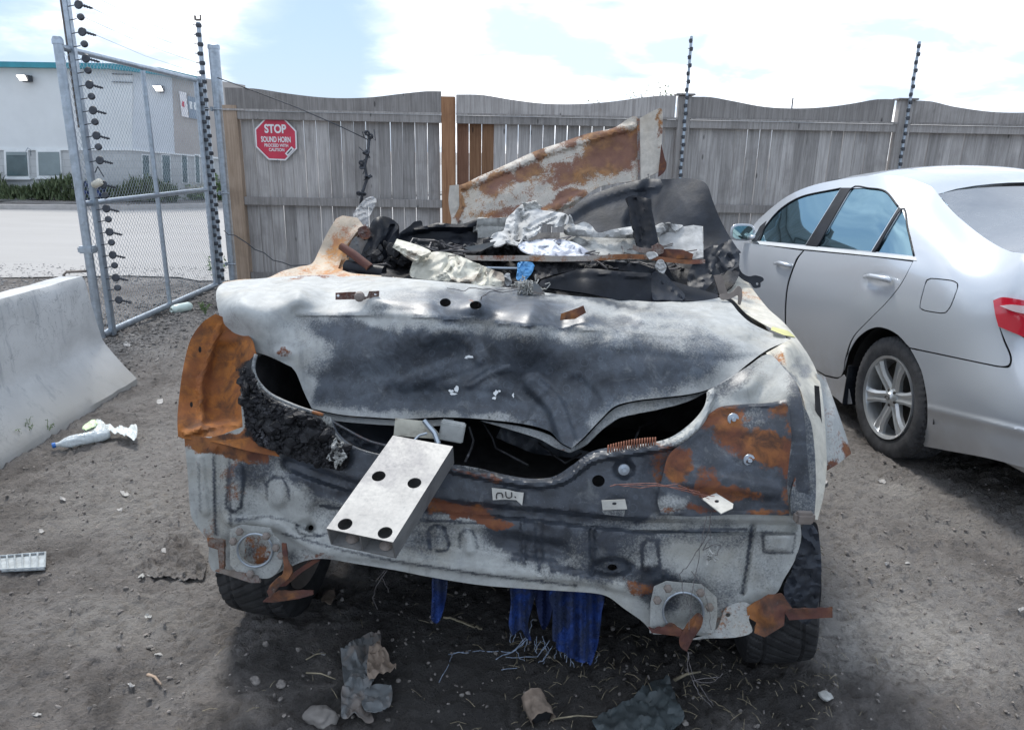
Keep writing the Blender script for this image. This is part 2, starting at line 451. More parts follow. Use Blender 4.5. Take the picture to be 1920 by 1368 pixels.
M = {}
def burnt(name, pale, soot=(.05, .056, .068), rust=(.24, .088, .028), rustd=(.055, .026, .016), metal=0.0, rough=.62, speck=.20):
    """fire-damaged sheet steel; the 'stain' attribute holds where rust, soot and char lie"""
    mt, t, b = new_mat(name); O = t.coord(); st = t.attr('stain'); r_, s_, c_ = t.sep(st)
    n_big = t.noise(O, 5, 6, .6, .3); n_mid = t.noise(O, 22, 6, .65, .4); n_fine = t.noise(O, 130, 4, .7); n_speck = t.noise(O, 170, 3, .75)
    base = t.mix(t.step(n_mid, .3, .72), rgb([v*.82 for v in pale]), rgb([min(1, v*1.12) for v in pale]))
    base = t.mix(t.step(n_big, .45, .7, 0, .35), base, rgb((pale[0]*.82, pale[1]*.72, pale[2]*.56)))
    base = t.mix(t.step(n_fine, .60, .72, 0, .4), base, rgb((.16, .15, .14)))
    vein = t.math('ABSOLUTE', t.math('SUBTRACT', t.noise(O, 19, 6, .65, 1.6), .5))
    base = t.mix(t.math('MULTIPLY', t.step(vein, .012, .0), t.step(t.noise(O, 7, 3), .52, .62, 0, .6)), base, rgb((.12, .10, .09)))
    # soot with a speckled border
    jit = t.math('ADD', t.math('MULTIPLY', t.math('SUBTRACT', n_mid, .5), .55), t.math('MULTIPLY', t.math('SUBTRACT', n_fine, .5), .6))
    jit = t.math('ADD', jit, t.math('MULTIPLY', t.math('SUBTRACT', n_speck, .5), speck*4))
    sv = t.math('ADD', s_, t.math('MULTIPLY', jit, t.step(s_, .02, .3)))
    sc = t.mix(t.step(n_mid, .3, .68), rgb([v*.72 for v in soot]), rgb([v*1.55 for v in soot]))
    sc = t.mix(t.step(t.noise(O, 9, 7, .7, .6), .52, .66, 0, .55), sc, rgb((soot[0]*2.9, soot[1]*2.9, soot[2]*2.8)))
    sc = t.mix(t.step(n_fine, .6, .72, 0, .6), sc, rgb((soot[0]*3.6, soot[1]*3.6, soot[2]*3.4)))
    ring = t.voro(t.mapping(O, (1, 1, 1)), 26, 'F1'); rv = t.math('ABSOLUTE', t.math('SUBTRACT', ring, .33))
    sc = t.mix(t.math('MULTIPLY', t.step(rv, .06, .0), t.step(t.noise(O, 6, 3), .5, .62, 0, .6)), sc, rgb([v*2.2 for v in soot]))
    col = t.mix(t.step(sv, .18, .88), base, sc)
    # rust
    # scorched drips and patches
    drip = t.noise(t.mapping(O, (16, 16, 3.2)), 1.0, 6, .65, .5)
    col = t.mix(t.math('MULTIPLY', t.step(drip, .54, .70, 0, .34), t.step(n_big, .38, .6, .25, 1)), col, t.mix(n_mid, rgb([v*.9 for v in soot]), rgb([v*2.6 for v in soot])))
    wash = t.noise(O, 14, 6, .7, .8); col = t.mix(t.step(wash, .56, .74, 0, .20), col, rgb((pale[0]*1.05, pale[1]*1.05, pale[2]*1.06)))
    rj = t.math('ADD', t.math('MULTIPLY', t.math('SUBTRACT', n_mid, .5), 1.1), t.math('MULTIPLY', t.math('SUBTRACT', n_fine, .5), .8))
    rv_ = t.math('ADD', r_, t.math('MULTIPLY', rj, t.step(r_, .02, .35)))
    rc = t.mix(t.step(n_mid, .32, .66), rgb(rustd), rgb(rust))
    rc = t.mix(t.step(t.noise(O, 11, 5, .6, .5), .5, .72, 0, .8), rc, rgb((.30, .12, .032)))
    rc = t.mix(t.step(n_big, .42, .56, .75, 0), rc, rgb((rust[0]*.55, rust[1]*.5, rust[2]*.9)))
    rc = t.mix(t.step(n_fine, .58, .72, 0, .5), rc, rgb(rustd))
    col = t.mix(t.step(rv_, .3, .62), col, rc)
    # char
    cv = t.math('ADD', c_, t.math('MULTIPLY', rj, t.step(c_, .02, .35)))
    col = t.mix(t.step(cv, .3, .65), col, rgb((.012, .012, .013)))
    t.set(b.inputs['Base Color'], col)
    ro = t.mix(t.step(sv, .1, .8), (rough, rough, rough, 1), (.40, .40, .40, 1)); ro = t.mix(t.step(rv_, .3, .6), ro, (.85, .85, .85, 1))
    t.set(b.inputs['Roughness'], ro); b.inputs['Metallic'].default_value = metal
    h = t.math('ADD', t.math('MULTIPLY', n_mid, .5), t.math('MULTIPLY', n_fine, .35)); h = t.math('ADD', h, t.math('MULTIPLY', n_speck, .15))
    t.set(b.inputs['Normal'], t.bump(h, .42, .004))
    return mt
M['lid'] = burnt('burnt_trunk_paint', (.39, .40, .39), soot=(.042, .050, .062))
M['rear'] = burnt('burnt_rear_panel_paint', (.37, .38, .365), soot=(.028, .033, .042))
M['heatpaint'] = burnt('heat_bleached_paint', (.50, .41, .31), rust=(.55, .27, .10), rustd=(.38, .2, .09))
M['cream'] = burnt('scorched_cream_paint', (.56, .53, .45), rust=(.40, .17, .05), rustd=(.2, .08, .03))
M['rustpart'] = burnt('rusty_bracket_steel', (.20, .17, .15), rust=(.15, .060, .030), rustd=(.05, .026, .018))
M['inner'] = simple('soot_black_inner_steel', (.026, .025, .026), .85, var=.5, scale=14, bump=.4)
M['blackplastic'] = simple('black_plastic_trim', (.009, .011, .016), .5, ior=1.32, var=.4, scale=9, bump=.25, bscale=60, dirt=((.05, .055, .06), .62, .5))
M['sheetblack'] = simple('scorched_black_panel', (.020, .024, .032), .55, ior=1.38, var=.4, scale=7, bump=.3, bscale=50, dirt=((.06, .065, .07), .64, .4))
M['ash'] = simple('ash_white_melt', (.47, .47, .46), .92, ior=1.2, var=.2, scale=14, bump=.5, bscale=60, dirt=((.05, .05, .05), .6, .8))
M['ashgrey'] = simple('ash_grey_melt', (.36, .36, .34), .75, var=.3, scale=16, bump=.6, bscale=60, dirt=((.03, .03, .03), .56, .85))
M['meltcream'] = simple('melted_cream_plastic', (.50, .48, .40), .6, var=.2, scale=12, bump=.5, bscale=40, dirt=((.09, .05, .03), .58, .8))
M['galv'] = simple('galvanised_steel', (.40, .45, .50), .42, metal=.75, var=.15, scale=20, bump=.1, bscale=80, dirt=((.24, .26, .28), .62, .5))
M['alu'] = None
mt, t, b = new_mat('scuffed_aluminium'); O = t.coord()
gr = t.noise(t.mapping(O, (6, 160, 160)), 1.5, 4, .6); n_ = t.noise(O, 8, 5, .6); f_ = t.noise(O, 90, 4, .7)
c = t.mix(n_, (.20, .20, .20, 1), (.42, .42, .41, 1)); c = t.mix(t.step(f_, .62, .72, 0, .5), c, (.22, .22, .22, 1)); c = t.mix(t.step(t.noise(O, 5, 5, .6, .6), .46, .62, 0, .55), c, (.17, .17, .18, 1))
t.set(b.inputs['Base Color'], c); b.inputs['Metallic'].default_value = .8; t.set(b.inputs['Roughness'], t.math('ADD', .42, t.math('MULTIPLY', f_, .3)))
t.set(b.inputs['Normal'], t.bump(f_, .15, .002)); M['alu'] = mt
M['concrete'] = None
mt, t, b = new_mat('weathered_barrier_concrete'); O = t.coord(); X_, Y_, Z_ = t.sep(O)
n_ = t.noise(O, 3, 6, .65, .3); f_ = t.noise(O, 60, 5, .7); st_ = t.noise(t.mapping(O, (9, 9, 1.2)), 1.4, 5, .65)
c = t.mix(t.step(n_, .3, .7), (.46, .46, .45, 1), (.60, .60, .59, 1)); c = t.mix(t.step(st_, .55, .68, 0, .5), c, (.27, .29, .31, 1))
cv_ = t.noise(O, 7, 6, .6, 1.8); crack = t.step(t.math('ABSOLUTE', t.math('SUBTRACT', cv_, .5)), .010, .0, 0, .8)
c = t.mix(t.math('MULTIPLY', crack, t.step(t.noise(O, 2.2, 2), .46, .58)), c, (.16, .17, .18, 1))
c = t.mix(t.math('MULTIPLY', t.step(Z_, .34, .02), t.step(n_, .25, .6, .35, .9)), c, (.36, .345, .315, 1))
c = t.mix(t.step(f_, .64, .74, 0, .5), c, (.22, .22, .22, 1))
t.set(b.inputs['Base Color'], c); b.inputs['Roughness'].default_value = .85
pit = t.step(t.voro(O, 55, 'F1'), .12, .02)
t.set(b.inputs['Normal'], t.bump(t.math('SUBTRACT', t.math('ADD', t.math('MULTIPLY', n_, .8), t.math('MULTIPLY', f_, .3)), t.math('MULTIPLY', pit, .5)), .5, .008)); M['concrete'] = mt

def wood(name, a, bcol, sil=.5):
    mt, t, b = new_mat(name); O = t.coord()
    rnd = t.node('ShaderNodeObjectInfo').outputs['Random']
    sh = t.node('ShaderNodeCombineXYZ'); t.set(sh.inputs[0], t.math('MULTIPLY', rnd, 37.0)); t.set(sh.inputs[2], t.math('MULTIPLY', rnd, 91.0))
    Ov = t.vmath('ADD', O, sh.outputs[0])
    g1 = t.noise(t.mapping(Ov, (26, 26, 1.1)), 1.6, 6, .62, .9); g2 = t.noise(t.mapping(Ov, (150, 150, 2.4)), 1.2, 4, .7, .3); bl = t.noise(Ov, 2.6, 5, .6, .4)
    c = t.mix(t.step(g1, .3, .7), rgb(a), rgb(bcol)); c = t.mix(t.step(bl, .45, .7, 0, .45), c, rgb([v*.62 for v in a]))
    c = t.mix(t.step(g2, .56, .7, 0, .5), c, rgb([v*.5 for v in a]))
    kn = t.voro(t.mapping(Ov, (7, 7, 2.2)), 1.0, 'F1'); c = t.mix(t.step(kn, .10, .04, 0, .85), c, rgb([v*.3 for v in a]))
    br = t.math('ADD', .72, t.math('MULTIPLY', rnd, .5)); c = t.mix(1.0, c, t.node('ShaderNodeCombineColor').outputs[0], 'MULTIPLY') if False else c
    hs = t.node('ShaderNodeHueSaturation'); t.set(hs.inputs['Value'], br); hs.inputs['Saturation'].default_value = 1; t.set(hs.inputs['Color'], c)
    t.set(b.inputs['Base Color'], hs.outputs[0]); b.inputs['Roughness'].default_value = .82
    t.set(b.inputs['Normal'], t.bump(t.math('ADD', g1, t.math('MULTIPLY', g2, .7)), .5, .004))
    return mt
M['oldwood'] = wood('weathered_grey_cedar', (.285, .265, .25), (.46, .435, .415))
M['oldrail'] = wood('weathered_rail_wood', (.25, .23, .215), (.40, .375, .355))
M['brownwood'] = wood('faded_brown_wood', (.25, .18, .125), (.37, .28, .21))
M['newwood'] = wood('fresh_stained_cedar', (.20, .095, .045), (.31, .165, .085))
M['redwood_board'] = wood('reddish_cedar', (.22, .105, .06), (.31, .16, .10))

# rubber
mt, t, b = new_mat('dusty_tyre_rubber'); O = t.coord(); n_ = t.noise(O, 12, 5, .65); f_ = t.noise(O, 90, 4, .7)
c = t.mix(t.step(n_, .35, .7), (.022, .023, .026, 1), (.055, .056, .06, 1)); c = t.mix(t.step(f_, .58, .72, 0, .4), c, (.11, .105, .10, 1))
t.set(b.inputs['Base Color'], c); b.inputs['Roughness'].default_value = .75; t.set(b.inputs['Normal'], t.bump(f_, .25, .003)); M['rubber'] = mt
mt, t, b = new_mat('burnt_tyre_rubber'); O = t.coord(); n_ = t.noise(O, 12, 5, .65)
t.set(b.inputs['Base Color'], t.mix(t.step(n_, .4, .7), (.012, .012, .013, 1), (.035, .035, .036, 1))); b.inputs['Roughness'].default_value = .8; M['darkrubber'] = mt
M['tarp'] = simple('blue_woven_tarp', (.007, .030, .14), .7, var=.6, scale=16, bump=.6, bscale=120, dirt=((.02, .03, .06), .5, .8))
M['bluecloth'] = simple('light_blue_cloth', (.12, .34, .62), .7, var=.25, scale=20, bump=.4)
M['wire'] = simple('burnt_wire', (.12, .11, .11), .6, var=.4, scale=40)
M['copper'] = simple('bare_copper_wire', (.22, .10, .08), .55, metal=.3, var=.3, scale=40)
M['whitefibre'] = simple('frayed_tarp_strand', (.30, .36, .46), .8, var=.4, scale=80)
M['darkins'] = simple('dark_insulator_plastic', (.045, .05, .06), .5, var=.3, scale=30)
M['ivory'] = simple('ivory_ceramic', (.62, .58, .48), .4, var=.15, scale=30)
M['dirtclump'] = simple('dry_mud_clod', (.19, .172, .157), .95, var=.4, scale=30, bump=.8, bscale=70)
M['stone'] = simple('grey_pebble', (.19, .175, .16), .85, var=.45, scale=4, bump=.4, bscale=70)
M['greysheet'] = simple('grey_plastic_scrap', (.105, .115, .12), .6, var=.3, scale=9, bump=.4, bscale=40, dirt=((.17, .14, .12), .52, .8))
M['brownsheet'] = simple('muddy_brown_scrap', (.20, .155, .12), .8, var=.35, scale=12, bump=.5, bscale=50, dirt=((.07, .06, .05), .58, .8))
M['charcoal'] = simple('charred_black_lumps', (.014, .014, .016), .6, ior=1.35, var=.6, scale=24, bump=.9, bscale=90, dirt=((.13, .13, .14), .64, .7))
M['whitetrim'] = simple('white_painted_metal', (.72, .74, .74), .5, var=.06, scale=4)
M['teal'] = simple('teal_roof_metal', (.03, .24, .30), .45, var=.12, scale=3)
M['straw'] = simple('dry_straw', (.22, .19, .13), .85, var=.4, scale=30)
M['paper'] = simple('white_litter', (.33, .32, .305), .8, var=.15, scale=20)
M['signred'] = simple('sign_red_vinyl', (.56, .035, .075), .45, var=.08, scale=8)
M['signwhite'] = simple('sign_white_vinyl', (.78, .76, .76), .45, var=.05, scale=8)
M['black'] = simple('matte_black', (.01, .01, .011), .7, var=.3, scale=8)

# ground
mt, t, b = new_mat('dry_rutted_dirt'); O = t.coord(); X_, Y_, Z_ = t.sep(O)
n0 = t.noise(O, .9, 5, .6, .3); n1_ = t.noise(O, 4.5, 7, .68, .5); n2_ = t.noise(O, 26, 6, .7, .3); n3_ = t.noise(O, 120, 5, .75); n4_ = t.noise(O, 420, 2, .6)
c = t.mix(t.step(n1_, .33, .68), (.16, .143, .130, 1), (.34, .308, .284, 1))
c = t.mix(t.step(n0, .40, .60, 0, .75), c, (.45, .422, .398, 1))
c = t.mix(t.step(n2_, .52, .70, 0, .6), c, (.085, .075, .067, 1))
c = t.mix(t.step(n3_, .58, .70, 0, .55), c, (.33, .305, .285, 1)); c = t.mix(t.step(n3_, .42, .28, 0, .75), c, (.045, .040, .036, 1))
# oily, charred soil and the wreck's shadow, both painted into the ground colour
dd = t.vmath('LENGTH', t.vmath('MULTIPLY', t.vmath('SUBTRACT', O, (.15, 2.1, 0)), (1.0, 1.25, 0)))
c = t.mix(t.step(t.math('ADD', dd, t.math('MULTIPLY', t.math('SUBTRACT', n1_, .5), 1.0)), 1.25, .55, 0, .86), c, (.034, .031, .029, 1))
# paler ground patches by the right rear corner, near the silver car and at left
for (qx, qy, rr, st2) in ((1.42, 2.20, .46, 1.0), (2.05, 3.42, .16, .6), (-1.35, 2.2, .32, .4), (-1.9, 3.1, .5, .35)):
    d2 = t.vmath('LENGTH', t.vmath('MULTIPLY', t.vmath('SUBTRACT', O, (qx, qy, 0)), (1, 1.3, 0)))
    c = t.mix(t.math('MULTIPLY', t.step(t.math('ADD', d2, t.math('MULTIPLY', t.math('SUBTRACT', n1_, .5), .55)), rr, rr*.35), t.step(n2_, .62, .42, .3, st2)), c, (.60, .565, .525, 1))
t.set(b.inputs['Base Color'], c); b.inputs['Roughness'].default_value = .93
fk = t.voro(t.vmath('ADD', O, t.vmath('MULTIPLY', t.noise(O, 9, 3, out='Color'), (.08, .08, 0))), 21, 'F1'); h = t.math('ADD', t.math('MULTIPLY', n2_, 1.3), t.math('MULTIPLY', n3_, .8)); h = t.math('ADD', h, t.math('MULTIPLY', n4_, .2)); h = t.math('SUBTRACT', h, t.math('MULTIPLY', fk, .5))
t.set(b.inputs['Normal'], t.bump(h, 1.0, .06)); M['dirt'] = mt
mt, t, b = new_mat('dusty_pale_asphalt'); O = t.coord()
n_ = t.noise(t.mapping(O, (.35, 1.8, 1)), 1.0, 5, .6, .3); f_ = t.noise(O, 18, 6, .75)
c = t.mix(n_, (.29, .282, .27, 1), (.38, .37, .36, 1)); c = t.mix(t.step(f_, .58, .72, 0, .35), c, (.20, .19, .185, 1))
t.set(b.inputs['Base Color'], c); b.inputs['Roughness'].default_value = .9; t.set(b.inputs['Normal'], t.bump(f_, .3, .01)); M['lot'] = mt
# silver paint
mt, t, b = new_mat('silver_car_paint'); O = t.coord(); fl = t.noise(O, 900, 2, .6)
c = t.mix(fl, (.49, .52, .555, 1), (.58, .61, .645, 1)); dz_ = t.sep(O)[2]
dust = t.math('MULTIPLY', t.step(dz_, .62, .18), t.step(t.noise(O, 6, 5, .65), .3, .7, .15, .55)); c = t.mix(dust, c, (.36, .34, .32, 1))
t.set(b.inputs['Base Color'], c); b.inputs['Metallic'].default_value = .38; b.inputs['Roughness'].default_value = .28
b.inputs['Coat Weight'].default_value = .7; b.inputs['Coat Roughness'].default_value = .03; M['silver'] = mt
mt, t, b = new_mat('car_window_glass'); b.inputs['Base Color'].default_value = (.012, .02, .024, 1); b.inputs['Roughness'].default_value = .03; b.inputs['IOR'].default_value = 5.0; b.inputs['Specular Tint'].default_value = (.55, .85, 1, 1)
b.inputs['Alpha'].default_value = .86; M['glass'] = mt
mt, t, b = new_mat('dusty_rear_glass'); O = t.coord(); n_ = t.noise(O, 5, 6, .65, .6)
t.set(b.inputs['Base Color'], t.mix(n_, (.10, .11, .13, 1), (.24, .26, .28, 1))); t.set(b.inputs['Roughness'], t.math('ADD', .08, t.math('MULTIPLY', n_, .35))); b.inputs['IOR'].default_value = 2.0; M['rearglass'] = mt
M['alloy'] = simple('silver_alloy_wheel', (.55, .57, .58), .32, metal=.7, var=.1, scale=8)
M['alloydark'] = simple('brake_dust_dark', (.05, .045, .04), .7, metal=.3, var=.4, scale=20)
mt, t, b = new_mat('red_lamp_lens'); b.inputs['Base Color'].default_value = (.52, .012, .03, 1); b.inputs['Roughness'].default_value = .12; b.inputs['Coat Weight'].default_value = 1; M['redlens'] = mt
mt, t, b = new_mat('clear_lamp_lens'); b.inputs['Base Color'].default_value = (.66, .50, .50, 1); b.inputs['Roughness'].default_value = .12; b.inputs['Coat Weight'].default_value = 1; M['clearlens'] = mt
mt, t, b = new_mat('clear_bottle_plastic'); O = t.coord(); b.inputs['Base Color'].default_value = (.80, .86, .88, 1); b.inputs['Roughness'].default_value = .12; b.inputs['Transmission Weight'].default_value = .35; b.inputs['IOR'].default_value = 1.3
t.set(b.inputs['Normal'], t.bump(t.noise(O, 45, 4, .6), .7, .01)); M['bottle'] = mt
mt, t, b = new_mat('thin_plastic_bag'); O = t.coord(); b.inputs['Base Color'].default_value = (.78, .82, .80, 1); b.inputs['Roughness'].default_value = .3; b.inputs['Alpha'].default_value = .8
t.set(b.inputs['Normal'], t.bump(t.noise(O, 40, 5, .6), .8, .01)); M['bag'] = mt
mt, t, b = new_mat('sheer_plastic_film'); O = t.coord(); b.inputs['Base Color'].default_value = (.66, .68, .70, 1); b.inputs['Alpha'].default_value = .16; b.inputs['Roughness'].default_value = .6; M['film'] = mt
def leafm(name, a, b_):
    mt, t, b = new_mat(name); O = t.coord(); n_ = t.noise(O, 9, 3); t.set(b.inputs['Base Color'], t.mix(t.step(n_, .35, .65), rgb(a), rgb(b_))); b.inputs['Roughness'].default_value = .7; return mt
M['weed'] = leafm('weed_green', (.09, .15, .05), (.17, .24, .09)); M['hedge'] = leafm('verge_grass', (.055, .085, .035), (.12, .15, .07))
M['flower'] = leafm('cream_blossom', (.50, .47, .36), (.66, .63, .54))
# ================================================================== SETTING
# ground: one sheet to the horizon, finely modelled near the wrecks
def ground_z(X, Y):
    z = np.zeros_like(X)
    near = np.clip(1-(np.maximum(np.abs(X)-4.5, 0)+np.maximum(Y-8.5, 0))/3, 0, 1)
    it = np.nditer([X, Y, near], flags=['multi_index'])
    for x, y, n in it:
        if n <= 0: continue
        x, y, n = float(x), float(y), float(n)
        v = .018*fbm(x*1.1, y*1.1, 0, 3) + .008*fbm(x*4.3, y*7, 3, 3)
        r_ = mnoise.noise(Vector((x*13, y*17, 5)))
        fl = abs(mnoise.noise(Vector((x*11, y*15, 21)))); v += .014*min(fl, .22)/.22*(.4+.6*max(0, min(1, .5+mnoise.noise(Vector((x*1.7, y*2.1, 4)))*1.6)))
        if y < 4.6: v += .005*mnoise.noise(Vector((x*46, y*52, 2)))+.003*mnoise.noise(Vector((x*80, y*90, 7)))
        v += .008*r_ + .009*max(0, mnoise.noise(Vector((x*31, y*37, 8))))*2 + .0025*mnoise.noise(Vector((x*62, y*70, 2)))
        v += .010*max(0, mnoise.noise(Vector((x*5.5, y*8, 12)))-.1)*(1.5 if x < -.6 else .6)
        z[it.multi_index] = v*n*1.25
    return z
gx = np.unique(np.concatenate([np.arange(-3.4, 3.4, .013), np.arange(-6, -3.4, .07), np.arange(3.4, 7, .07), -np.geomspace(6, 700, 16), np.geomspace(7, 700, 16)]))
gy = np.unique(np.concatenate([np.arange(1.5, 3.4, .012), np.arange(3.4, 4.6, .022), np.arange(1.2, 1.5, .04), np.arange(4.6, 6.5, .04), np.arange(6.5, 10, .09), np.arange(-2, 1.2, .2), np.geomspace(10, 700, 20), -np.geomspace(2, 60, 6)]))
GX, GY = np.meshgrid(gx, gy); GZ = ground_z(GX, GY)
# softer under the far lot sheet
GZ = np.where(GY > 8.8, np.minimum(GZ, 0)-.01*np.clip((GY-8.8), 0, 1), GZ)
nx, ny = len(gx), len(gy)
gv = np.stack([GX.ravel(), GY.ravel(), GZ.ravel()], 1)
ii = np.arange((ny-1)*nx).reshape(ny-1, nx)[:, :-1].ravel()
gf = np.stack([ii, ii+1, ii+1+nx, ii+nx], 1)
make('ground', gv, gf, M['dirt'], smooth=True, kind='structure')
def gz(x, y): 
    i = min(max(int(np.searchsorted(gx, x)), 0), nx-1); j = min(max(int(np.searchsorted(gy, y)), 0), ny-1); return float(GZ[j, i])

# pale lot beyond the gate and the fence
edge = []
for x in np.arange(-60, 60.1, .35):
    if abs(x) > 14 and round(x/.35) % 8: continue
    edge.append((x, 9.05 + .22*fbm(x*.7, 1.1) + .09*fbm(x*4, 2.2) + (.35 if x < -4.2 else 0)*abs(math.sin(x))))
lot = edge + [(60, 90), (-60, 90)]
make('parking_lot', [(x, y, .012) for x, y in lot], [tuple(range(len(lot)))], M['lot'], kind='structure')

# ------------------------------------------------------------------ concrete barrier
def barrier():
    cx, y0_, y1_ = -2.98, 1.1, 4.93
    prof = [(.305, 0), (.305, .05), (.13, .30), (.115, .34), (.088, .76), (.07, .795), (-.07, .795), (-.088, .76), (-.115, .34), (-.13, .30), (-.305, .05), (-.305, 0)]
    ys = np.linspace(y0_, y1_, 46); V = []; F = []; n = 0
    dense = []
    for (a, b_) in zip(prof, prof[1:]):
        k = max(1, int(math.dist(a, b_)/.06)); dense += [(a[0]+(b_[0]-a[0])*i/k, a[1]+(b_[1]-a[1])*i/k) for i in range(k)]
    dense.append(prof[-1]); n = len(dense)
    for j, y in enumerate(ys):
        for (x, z) in dense:
            e = .006*fbm(x*7, y*7, z*7, 3) - (.012*max(0, mnoise.noise(Vector((y*3, z*9, 1))))**2 if z > .7 else 0)
            yy = y + (.02*fbm(z*5, x*5, 2, 2)*(1 if j in (0, len(ys)-1) else 0)) - (.0 if j < len(ys)-1 else (z*.12))
            V.append((cx+x*(1+e*2)+e, yy, z+e*(z > .05)))
    for j in range(len(ys)-1):
        for i in range(n-1): F.append((j*n+i, (j+1)*n+i, (j+1)*n+i+1, j*n+i+1))
    F.append(tuple(range(n))); F.append(tuple((len(ys)-1)*n+i for i in range(n))[::-1])
    o = make('concrete_barrier', V, F, M['concrete'], smooth=True, angle=35, loc=(cx, 3, 0))
    tag(o, 'pale grey sloped concrete road barrier beside the gate, scratched and cracked', 'barrier')
barrier()

# ------------------------------------------------------------------ wooden fence
FP = Plane((-3.4, 8.72, 0), (-.03, 1, 0)); FY = lambda x: 8.72 + .03*(x+3.4)
fence = empty('wooden_fence', (0, 8.8, 0), 'tall weathered grey board fence with scalloped top behind the burnt car', 'fence')
def xat(px, py): return float(FP.pt(px, py)[0])
def zat(px, py): return float(FP.pt(px, py)[2])
def fence_post(px0, px1, py, ztop, mat, label=None):
    x0_, x1_ = xat(px0, py), xat(px1, py); yc = FY((x0_+x1_)/2)
    mb = MB(); mb.bbox(((x0_+x1_)/2, yc-.015, ztop/2), (x1_-x0_, .10, ztop), .004)
    o = mb.build('fence_post', mat, fence); tag(o, label)
    return x0_, x1_
pa = fence_post(429, 455, 300, 2.10, M['brownwood'], 'faded brown end post by the steel gate post')
pb = fence_post(829, 854, 300, 2.24, M['newwood'], 'newer orange-brown fence post')
pc = fence_post(1268, 1291, 230, 2.30, M['oldrail']); pd = fence_post(1676, 1701, 240, 2.31, M['oldrail'])
for (a_, b_) in (pc, pd):
    MB().bbox(((a_+b_)/2, FY(a_)-.015, 2.315), (b_-a_+.07, .16, .02), .004).build('post_cap', M['oldrail'], fence)
xl, xr = xat(420, 200), 9.6
bays = [(pa[1], pb[0]), (pb[1]+.012, pc[0]), (pc[1], pd[0]), (pd[1], 6.75), (6.85, 9.6)]
fence_post(2120, 2143, 240, 2.31, M['oldrail'])
tops = [[(424, 165), (424, 165), (480, 167), (540, 176), (600, 183), (650, 185), (700, 183), (760, 176), (800, 172), (828, 172), (828, 172)],
        [(856, 178), (856, 178), (905, 179), (960, 188), (1020, 195), (1080, 196), (1140, 192), (1200, 184), (1240, 180), (1266, 180), (1266, 180)],
        [(1292, 182), (1292, 182), (1330, 183), (1370, 190), (1430, 201), (1490, 204), (1550, 201), (1600, 194), (1640, 187), (1674, 187), (1674, 187)],
        [(1703, 189), (1703, 189), (1742, 191), (1780, 200), (1840, 209), (1890, 212), (1960, 210), (2020, 204), (2110, 198), (2110, 198)]]
for bay, top in zip(bays, tops):
    zb = 2.065
    up = [FP.pt(*p) for p in smooth_loop(top, 14, closed=False)]
    up = [(float(p[0]), float(p[2])) for p in up]
    poly = [(up[0][0], zb)] + up + [(up[-1][0], zb)]
    V = [(x, FY(x)-.055, z) for x, z in poly[::-1]]
    MB().prism(V, None, (0, .022, 0)).build('scalloped_top_board', M['oldrail'], fence)
for k, bay in enumerate(bays):
    xa, xb = bay; c = (xa+xb)/2; L = xb-xa-.004
    rot = Matrix.Rotation(.03, 3, 'Z')
    xa2 = xl if k == 0 else xa
    MB().bbox(((xa2+xb)/2, FY((xa2+xb)/2)-.062, 2.052), (xb-xa2-.004, .035, .022), .002, rot).build('rail_trim', M['oldrail'], fence)
    for z, h in ((1.995, .088), (1.045, .092), (.16, .09)):
        zz = z + (.0 if k < 2 else .0)
        MB().bbox((c, FY(c)-.045+.002*k, zz), (L, .038, h), .003, rot).build('fence_rail', M['oldrail'], fence)
    # boards, upper and lower rows, each its own piece
    x = xa + .004; i = 0
    while x < xb-.03:
        w_ = min(.139, xb-x-.002)
        for (z0, z1) in ((1.05, 2.04), (.04, 1.045)):
            orange = k == 1 and i in (0, 1, 2) and z0 > .5
            tl, tr_, bl, br_ = rng.uniform(-.0022, .0035, 4)
            if rng.random() < .3: tl = tr_ = .004 
            yb = FY(x)+.012+rng.uniform(-.004, .004)
            V = []
            for dy_ in (0, .018):
                V += [(x+bl, yb+dy_, z0), (x+w_-br_, yb+dy_, z0), (x+w_-tr_, yb+dy_, z1), (x+tl, yb+dy_, z1)]
            F = [(0, 1, 2, 3), (7, 6, 5, 4), (0, 4, 5, 1), (1, 5, 6, 2), (2, 6, 7, 3), (3, 7, 4, 0)]
            mt_ = (M['redwood_board'] if i == 0 else M['newwood']) if orange else M['oldwood']
            o = make('fence_board', V, F, mt_, fence)
            if orange: o['label'] = 'newer orange-brown replacement board'
        x += .1412 + rng.uniform(-.002, .0035); i += 1

